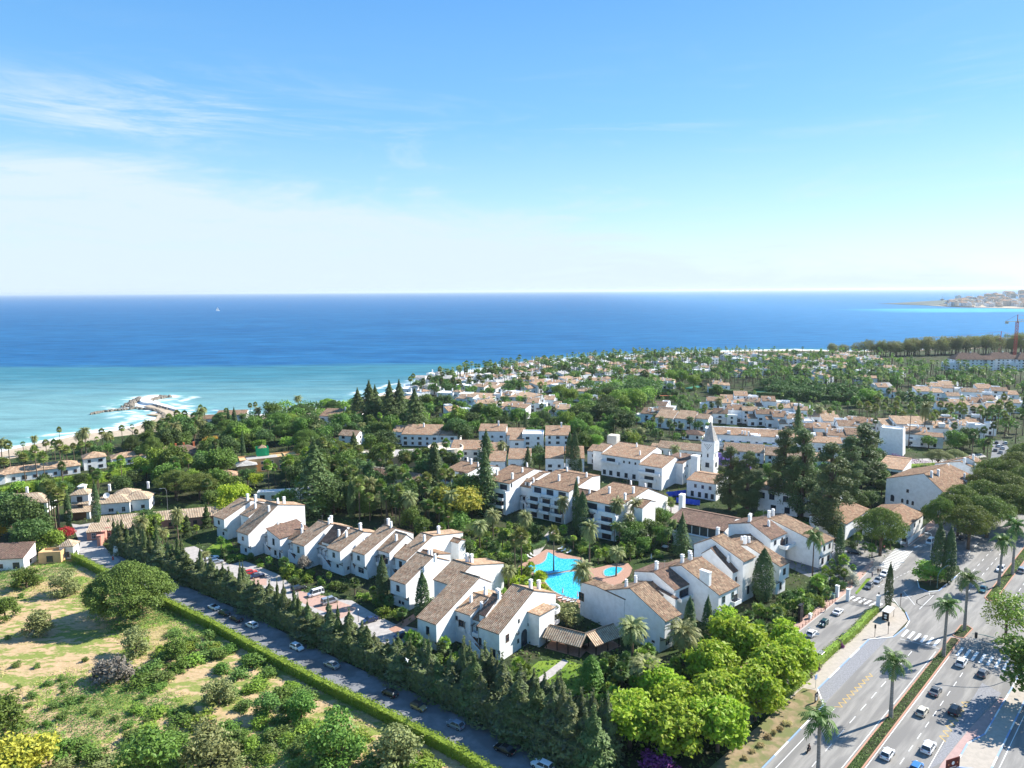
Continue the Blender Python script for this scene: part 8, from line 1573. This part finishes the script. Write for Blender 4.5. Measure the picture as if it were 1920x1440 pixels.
# bollards along the pavement of the side street
bb = MB(); bb.lathe((0,0,0), [(.07,0),(.07,.75),(.09,.8),(.06,.92)], 7); bm_ = bb.mesh('bollard',[M['sign_brown']])
for k in range(34):
    s = 5+k*2.05
    if 73 < s < 79: continue
    o = bpy.data.objects.new('bollard', bm_); S.collection.objects.link(o); o.location = (*H(s, 29.85), .12); tag(o, 'dark red bollard in the long row on the pink pavement edge', 'bollard', 'bollards along the side street')
# garden bits
def simple(name, px, py, label, cat, fn, rz=0.0, group=None, z=0.0, zz=0.0):
    p = at(px, py, zz); t_ = thing(name, label, cat, (p.x,p.y,z), rz, group); fn(t_); return t_
def mk_lounger():
    a = MB(); a.box((0,0,.32),(1.9,.62,.09)); s_ = a.mesh('seat',[M['white_paint']]); a = MB(); a.box((.35,0,0),(.75,.6,.07)); bk = a.mesh('backrest',[M['white_paint']]); a = MB(); a.box((0,0,.15),(.06,.06,.3)); return s_, bk, a.mesh('leg',[M['white_paint']])
LG = mk_lounger()
def lounger(px, py, rz, label, g='white sun loungers around the pools'):
    p = at(px, py); t_ = thing('sun_lounger', label, 'sun lounger', (p.x,p.y,.04), rz, g); inst('seat', LG[0], t_); o = inst('backrest', LG[1], t_, (.55,0,.42)); o.rotation_euler = (0,-.7,0)
    for x in (-.8,.8):
        for y in (-.25,.25): inst('leg', LG[2], t_, (x,y,0))
for x, y, rz, lb in [(1050,1030,.6,'white sun lounger left of three behind the upper pool'),(1056,1034,.6,'middle one of three white sun loungers behind the upper pool'),(1066,1037,.6,'white sun lounger right of three behind the upper pool'),(993,1046,2.4,'white sun lounger left of the upper pool'),(999,1043,2.4,'second white sun lounger left of the upper pool'),(1052,1122,.3,'white sun lounger at the near edge of the large pool'),(1060,1125,.3,'white sun lounger, second at the near pool edge'),(1068,1127,.3,'white sun lounger, third at the near pool edge'),(1075,1130,.3,'white sun lounger beside the closed parasols')]: lounger(x, y, rz, lb)
def par(t_): b = MB(); b.tube([(0,0,0),(0,0,2.6)],.04,5); b.build('pole','wood',t_); b = MB(); b.lathe((0,0,.9),[(.22,0),(.26,.3),(.12,1.3),(.02,1.9)],8); b.build('folded_canopy','stone_white',t_)
for x, y, lb in [(1055,1117,'closed white parasol left of three at the near pool edge'),(1083,1124,'closed white parasol in the middle at the near pool edge'),(1090,1135,'closed white parasol beside the blank terrace wall'),(1221,1052,'closed white parasol at the far side of the deck')]: simple('parasol', x, y, lb, 'parasol', par, group='closed parasols by the pool')
def tab(t_): b = MB(); b.lathe((0,0,.7),[(1.3,0),(1.3,.06),(.02,.06)],18); b.build('table_top','white_paint',t_); b = MB(); b.tube([(0,0,0),(0,0,.7)],.08,6); b.build('leg','white_paint',t_)
simple('garden_table', 1247, 1028, 'round white table in the dark garden below the restaurant wing', 'table', tab)
def tarp(t_):
    b = MB(); 
    for k in range(8): x0, x1 = -5+k*1.25, -3.75+k*1.25; y0, y1 = .25*sin(k*1.7), .25*sin((k+1)*1.7); b.face([(x0,y0,0),(x1,y1,0),(x1,y1,2.3),(x0,y0,2.3)])
    b.build('sheet','blue_tarp',t_); b = MB()
    for k in range(5): b.tube([(-5+k*2.5,.1,0),(-5+k*2.5,.1,2.4)],.04,4)
    b.build('frame','steel',t_)
simple('blue_screen', 1290, 945, 'bright blue sheeting fence on the service road, right stretch', 'fence', tarp, rad(-25)); simple('blue_screen', 1268, 930, 'bright blue sheeting fence, left stretch by the hotel', 'fence', tarp, rad(20))
def totem(t_): b = MB(); b.box((0,0,2.4),(1.8,.7,4.8)); b.build('panel','iron',t_); b = MB(); b.box((0,0,4.9),(2.0,.9,.2)); b.build('cap','iron',t_)
simple('dark_pylon', 1500, 1166, 'tall dark green pylon sign in the garden by the side street', 'sign', totem, HA)
def cab(t_): b = MB(); b.box((0,0,.7),(1.2,.6,1.4)); b.box((0,0,1.45),(1.3,.7,.1)); b.build('box','white_paint',t_)
simple('utility_cabinet', 1519, 1160, 'white utility cabinet in the garden by the pavement', 'cabinet', cab, HA); simple('waste_bin', 1562, 1122, 'dark green waste container beside the gate pillar', 'waste bin', lambda t_: (lambda b: (b.box((0,0,.7),(1.6,1.0,1.3)), b.box((0,0,1.4),(1.7,1.1,.12)), b.build('container','frame_green',t_)))(MB()), HA)
def barr(t_): b = MB(); b.tube([(0,0,1.0),(-6.5,0,1.3)],.06,5); b.build('boom','white_paint',t_); b = MB(); b.box((0,0,.6),(.4,.4,1.2)); b.build('post','red_paint',t_)
simple('road_barrier', 212, 1050, 'red and white boom barrier across the lane entrance', 'barrier', barr, rad(10)); simple('white_banner', 217, 1042, 'white sail shaped banner at the lane entrance', 'banner', lambda t_: (lambda b: (b.face([(-.8,0,.1),(.9,0,.0),(.7,0,3.2),(-.5,0,3.6)]), b.build('cloth','white_paint',t_)))(MB()), .3)
def wallpink(t_):
    b = MB(); b.box((0,0,1.5),(1.0,16,3.0)); b.build('wall','pink_wall',t_)
    for k in range(4): b = MB(); b.box((0,0,1.8),(1.3,1.3,3.6)); b.box((0,0,3.7),(1.6,1.6,.2)); b.build('pillar','pink_wall',t_,(0,-7+k*4.6,0))
simple('garden_wall', 200, 1010, 'pink garden wall with square pillars at the lane end', 'wall', wallpink, rad(12))
# seagull
p = at(763, 1238, 16); g_ = thing('seagull', 'white seagull gliding above the conifer screen', 'bird', tuple(p), .4); me = bpy.data.meshes.new('body'); me.from_pydata([(-.25,0,0),(0,0,.02),(.22,0,.05),(.34,0,.04),(0,.35,.12),(-.08,.75,.04),(0,-.35,.12),(-.08,-.75,.04)], [(0,1),(1,2),(2,3),(1,4),(4,5),(1,6),(6,7)], [])
o = bpy.data.objects.new('body', me); S.collection.objects.link(o); o.parent = g_; o.scale = (1.3,1.3,1.3); o.modifiers.new('skin','SKIN')
for v, r in zip(me.skin_vertices[0].data, [(.03,.05),(.09,.09),(.06,.06),(.03,.03),(.09,.02),(.03,.01),(.09,.02),(.03,.01)]): v.radius = r
me.skin_vertices[0].data[1].use_root = True; o.modifiers.new('sub','SUBSURF').levels = 1; me.materials.append(M['white_paint'])
# ---- sailboat ----
p = at(408, 583, -.5); sb = thing('sailboat', 'small white sailing boat far out on the sea', 'boat', (p.x,p.y,-.5), .6); k = 1.4
b = MB(); b.prism([(-6*k,-1.4*k),(3*k,-1.6*k),(7*k,0),(3*k,1.6*k),(-6*k,1.4*k)],0,1.4*k); b.build('hull','white_paint',sb); b = MB(); b.tube([(1*k,0,0),(1*k,0,15*k)],.12*k,5); b.build('mast','steel',sb); b = MB(); b.face([(.8*k,0,2*k),(.8*k,0,14.5*k),(-5.5*k,.5,2.2*k)]); b.build('mainsail','white_paint',sb); b = MB(); b.face([(1.3*k,0,13*k),(6.5*k,0,1.6*k),(1.4*k,.4,2*k)]); b.build('jib','white_paint',sb)
# ---- breakwater and rocks ----
cw_ = [at(*q) for q in [(334,772),(308,765),(286,759),(268,757),(262,754),(266,748),(280,744),(298,743),(300,745),(286,748),(280,751),(290,757),(312,761),(332,768)]]
c0 = cw_[4]; br = thing('breakwater', 'curved white concrete breakwater running out into the sea', 'breakwater', (c0.x,c0.y,-.5)); b = MB(); b.prism([(q.x-c0.x,q.y-c0.y) for q in cw_],-1,1.9); b.build('causeway','stone_white',br); LAND.append((c0.x,c0.y,'the white breakwater'))
noise_mat('rock', (.30,.26,.21), (.16,.14,.115), .8, .95, .1)
R = random.Random(8)
def rocks(line, n, s0, s1, spread, label):
    P = [at(*q) for q in line]; b = MB()
    for _ in range(n):
        f = R.random()*(len(P)-1); k = min(int(f), len(P)-2); q = P[k].lerp(P[k+1], f-k); x, y = q.x+R.gauss(0,spread), q.y+R.gauss(0,spread*.7); s = R.uniform(s0,s1); i = len(b.v); a = R.uniform(0,pi)
        for z, kk in ((-1.2,1.0),(.2,1.05),(.8,.6)):
            for m_ in range(5): an = a+m_*2*pi/5+R.uniform(-.3,.3); b.v.append((x+s*kk*cos(an)*R.uniform(.7,1.1), y+s*kk*sin(an)*R.uniform(.6,1.0), z*s*R.uniform(.8,1.1)))
        for r_ in (0,1):
            for m_ in range(5): j = (m_+1)%5; b.f.append((i+r_*5+m_, i+r_*5+j, i+r_*5+5+j, i+r_*5+5+m_)); b.m.append(0); b.uv.append(None)
        b.f.append(tuple(i+10+m_ for m_ in range(5))); b.m.append(0); b.uv.append(None)
    o = b.build('rocks','rock'); o['kind'] = 'stuff'; tag(o, label, 'rocks')
rocks([(172,776),(190,772),(215,769),(240,767),(262,764)], 130, .7, 1.4, .9, 'long low line of breakwater rocks on the left')
rocks([(238,763),(246,757),(256,751),(266,746)], 150, .9, 1.8, 1.9, 'big heap of boulders at the breakwater head')
rocks([(300,744),(306,745)], 40, 1.2, 2.2, 2.0, 'boulders at the breakwater tip'); rocks([(322,768),(300,763),(284,756),(280,751),(292,748),(304,746)], 190, .9, 1.7, 1.0, 'boulders along the inner side of the breakwater'); rocks([(262,766),(285,767),(300,772),(308,780),(304,788)], 130, .7, 1.4, .8, 'boulders edging the cove beach')
# ---- cranes ----
def crane(px, py, h, jib, back, ang, col, jcol, label):
    p = at(px, py); t_ = thing('tower_crane', label, 'crane', (p.x,p.y,0), rad(ang)); w_ = 1.3
    b = MB(); k = int(h/4)
    for sx_, sy_ in ((1,1),(1,-1),(-1,1),(-1,-1)): b.tube([(sx_*w_,sy_*w_,0),(sx_*w_,sy_*w_,h)],.28,4)
    for i in range(k):
        z = i*h/k
        for q0, q1 in (((1,1),(1,-1)),((1,-1),(-1,-1)),((-1,-1),(-1,1)),((-1,1),(1,1))): b.tube([(q0[0]*w_,q0[1]*w_,z),(q1[0]*w_,q1[1]*w_,z+h/k)],.16,4)
    b.build('tower',col,t_); b = MB(); n = int(jib/4)
    for y in (-.9,.9): b.tube([(-back,y,h),(jib,y,h)],.22,4)
    b.tube([(0,0,h+2.4),(jib*.96,0,h+1.4)],.2,4)
    for i in range(n): x = i*jib/n; b.tube([(x,-.9,h),(x+jib/n/2,0,h+2)],.12,4); b.tube([(x,.9,h),(x+jib/n/2,0,h+2)],.12,4)
    b.build('jib',jcol,t_); b = MB(); b.tube([(0,0,h),(0,0,h+9)],.5,4); b.tube([(0,0,h+9),(jib*.6,0,h+1.6)],.12,4); b.tube([(0,0,h+9),(-back,0,h+.4)],.12,4); b.build('apex',col,t_); b = MB(); b.box((-back+1.5,0,h-1.4),(3.2,2.4,3)); b.build('counterweight','cream',t_)
    b = MB(); b.box((1,1.6,h-.6),(1.8,1.4,1.8)); b.build('cab',col,t_); return t_
crane(1902,668,46,60,14,-10,'crane_red','yellow_metal','tall red tower crane at the right edge with a pale jib'); crane(1874,664,22,105,30,172,'crane_red','yellow_metal','lower crane with a long yellow jib across the far treeline')
# ---- marina town on the far point ----
b = MB(); q = [(p.x,p.y) for p in FARC]; b.prism(q+[(q[-1][0]+1500,q[-1][1]+200),(q[-1][0]+1500,q[0][1]-200)],-1.0,1.2); o = b.build('far_point','sand'); struct(o)
b = MB(); pts = [at(*z,0) for z in [(1702,568.8),(1712,568.6),(1735,570.4),(1765,572.6),(1790,575.2),(1822,576.2)]]
for a, e in zip(pts, pts[1:]): d = e-a; m_ = (a+e)/2; b.box((m_.x,m_.y,1.5),(d.length*1.02,22,7),atan2(d.y,d.x))
o = b.build('marina_mole','rock'); tag(o,'dark stone mole of the distant marina','breakwater')
R = random.Random(21); fm = []
for i, (wx, wy, hz) in enumerate([(14,12,9),(20,12,12),(26,14,16),(12,12,14),(34,14,13)]):
    for wl_ in ('plaster','cream'):
        b = MB(); b.box((0,0,hz/2),(wx,wy,hz)); b.box((wx*.2,2,hz+1.5),(wx*.4,wy*.5,3)); r_ = MB(); hip(r_,-wx*.15,0,wx*.7,wy,hz+.01,hz+3.5,0,.4); g = MB()
        for f in range(int(hz//3)):
            for k in range(int(wx//4)): g.face([(-wx/2+1.2+k*4,-wy/2-.05,1+f*3),(-wx/2+3+k*4,-wy/2-.05,1+f*3),(-wx/2+3+k*4,-wy/2-.05,2.8+f*3),(-wx/2+1.2+k*4,-wy/2-.05,2.8+f*3)])
        fm.append((b.mesh('wall',[M[wl_]]), r_.mesh('roof',[M['roof_orange']]), g.mesh('windows',[M['glass']])))
for i in range(120):
    f = R.random(); px = 1778+f*150; py = 575.6-R.random()*(5.0+f*5.5)-.2+f*1.6
    if px > 1925: continue
    p = at(px, py, 0); row = (577-py); z = 1.0+max(0,row-3)*7.5*min(1,max(0,(px-1800)/50)); t_ = thing('harbour_building', 'pale block of the hazy marina town on the distant point', 'building', (p.x,p.y,z), R.uniform(-.4,.2), 'buildings of the distant marina town'); m_ = R.choice(fm); s_ = R.uniform(1.0,1.7); inst('wall',m_[0],t_,sc=(s_,s_,s_)); inst('roof',m_[1],t_,sc=(s_,s_,s_)); inst('windows',m_[2],t_,sc=(s_,s_,s_))
noise_mat('hill_far', (.12,.14,.12), (.09,.11,.09), .01)
b = MB(); n = 24; c = at(1870,571,0)
for j in range(n+1):
    for i in range(n+1):
        u, v = i/n*2-1, j/n*2-1; b.v.append((c.x+120+u*560, c.y+130+v*300, 1.0+30*max(0,(1-u*u))**.9*max(0,(1-v*v))**.9))
for j in range(n):
    for i in range(n): a = j*(n+1)+i; b.f.append((a,a+1,a+n+2,a+n+1)); b.m.append(0); b.uv.append(None)
struct(b.build('far_hill','hill_far'))
p = at(1766,570.5,0); t_ = thing('harbour_tower','dark harbour control tower on the distant mole','tower',(p.x,p.y,1)); b = MB(); b.box((0,0,12),(12,12,24),0,0,.6); b.box((0,0,27),(14,14,6)); b.build('shaft','steel',t_); b = MB(); b.tube([(0,0,30),(0,0,46)],.8,5); b.build('mast','steel',t_)
p = at(1796,566.5,0); t_ = thing('harbour_block','dark tall block rising above the marina roofs','building',(p.x,p.y,1)); b = MB(); b.box((0,0,20),(26,22,40)); b.box((4,0,42),(12,10,4)); b.build('wall','cream',t_)
# ================= LABELS =================
ORD = ['','second ','third ','fourth ','fifth ','sixth ','seventh ','eighth ','ninth ','tenth ','eleventh ','twelfth ']
SHORT = []
for x, y, ph in LAND:
    wds = ph.split()
    if len(wds) > 9: ph = ' '.join(wds[:9])
    while ph.split()[-1] in ('with','and','of','the','a','its','in','at','behind','over','right','left','by','from','beside','long','large','down','to','under','on','small','low','white','dark','two','three'): ph = ' '.join(ph.split()[:-1])
    ph = ph.rstrip(',')
    SHORT.append((x, y, ph))
def landmark_of(x, y):
    return min(range(len(SHORT)), key=lambda i: (SHORT[i][0]-x)**2+(SHORT[i][1]-y)**2)
items = {}
for r, sp, mat in NAMED:
    adj = MATW.get(mat, ''); ph = PHR[sp]
    if adj and adj.split()[0] not in ph: 
        if sp in ('shrub',): ph = adj+' shrub'
        elif sp in ('broad',): ph = adj+' broadleaf tree'
        elif sp in ('bigbroad',): ph = 'large '+adj+' tree'
        elif sp == 'cone': ph = 'conical '+adj+' shrub'
    x, y = r.location.x, r.location.y; li = landmark_of(x, y); items.setdefault((ph, li), []).append(((SHORT[li][0]-x)**2+(SHORT[li][1]-y)**2, r))
for (ph, li), L_ in items.items():
    L_.sort(key=lambda q: q[0]); few = len(L_) <= 1
    for i, (d, r) in enumerate(L_):
        nm = SHORT[li][2]
        if few: lb = f'{ph} close to {nm}'
        elif i < 12: lb = f'{ph} {ORD[i]}nearest to {nm}'
        else: lb = f'{ph} in the crowd around {nm}'
        r['label'] = ' '.join(lb.split()[:16])
        if 'group' not in r: r['group'] = ('shrubs and bushes of the gardens' if r['category'] == 'shrub' else 'palms of the gardens and groves' if r['category'] == 'palm tree' else 'trees of the gardens and groves')
sv = {}
for v in VILL:
    x, y = v.location.x, v.location.y; li = landmark_of(x, y); st = v['label'].split(' house ')[1].split(' beside')[0].split(' on the')[0].split(' among')[0].split(' below')[0]; sv.setdefault((v['label'].split(' house ')[0].replace(' village','').replace('white ','').strip(), st, li), []).append((hypot(SHORT[li][0]-x, SHORT[li][1]-y), v))
for (k_, st, li), L_ in sv.items():
    L_.sort(key=lambda q: q[0])
    for i, (d, v) in enumerate(L_):
        if '_i' in v: del v['_i']
        v['label'] = ' '.join(f"white {k_+' ' if k_ not in ('white','') else ''}house {st}, {ORD[min(i,11)]}nearest to {SHORT[li][2]}".split()[:16])
# ---- air: faint sea haze over the whole place ----
hz = MB(); hz.box((0, 33000, 60), (150000, 78000, 124)); o = hz.build('haze', []); o['kind'] = 'stuff'
m = bpy.data.materials.new('haze'); m.use_nodes = True; t = m.node_tree; t.nodes.clear(); mo_ = t.nodes.new('ShaderNodeOutputMaterial'); pv = t.nodes.new('ShaderNodeVolumePrincipled')
pv.inputs['Color'].default_value = (.80,.90,1.0,1); pv.inputs['Density'].default_value = 3.5e-5; pv.inputs['Anisotropy'].default_value = .2; t.links.new(pv.outputs[0], mo_.inputs['Volume']); o.data.materials.append(m); HAZE = o
# drop what the photograph cannot show
kill = []
for o in list(S.objects):
    if o.parent or o.type != 'EMPTY' or o.name.split('.')[0] not in set(NAME.values()) | {'village_house','harbour_building','bollard'}: continue
    q0 = proj(o.location); q1 = proj((o.location.x, o.location.y, 14)); d = o.location.y
    mg = 60 if d > 260 else 420
    if q1[1] > 1440+40 and q0[1] > 1560 or q0[0] < -mg and d > 140 or q0[0] > 1920+mg*.6: kill.append(o)
for o in kill:
    for c in list(o.children):
        for g in list(c.children): bpy.data.objects.remove(g)
        bpy.data.objects.remove(c)
    bpy.data.objects.remove(o)
print('KILLED', len(kill))
import collections
print(collections.Counter(o.name.split('.')[0] for o in S.objects if not o.parent).most_common(45))
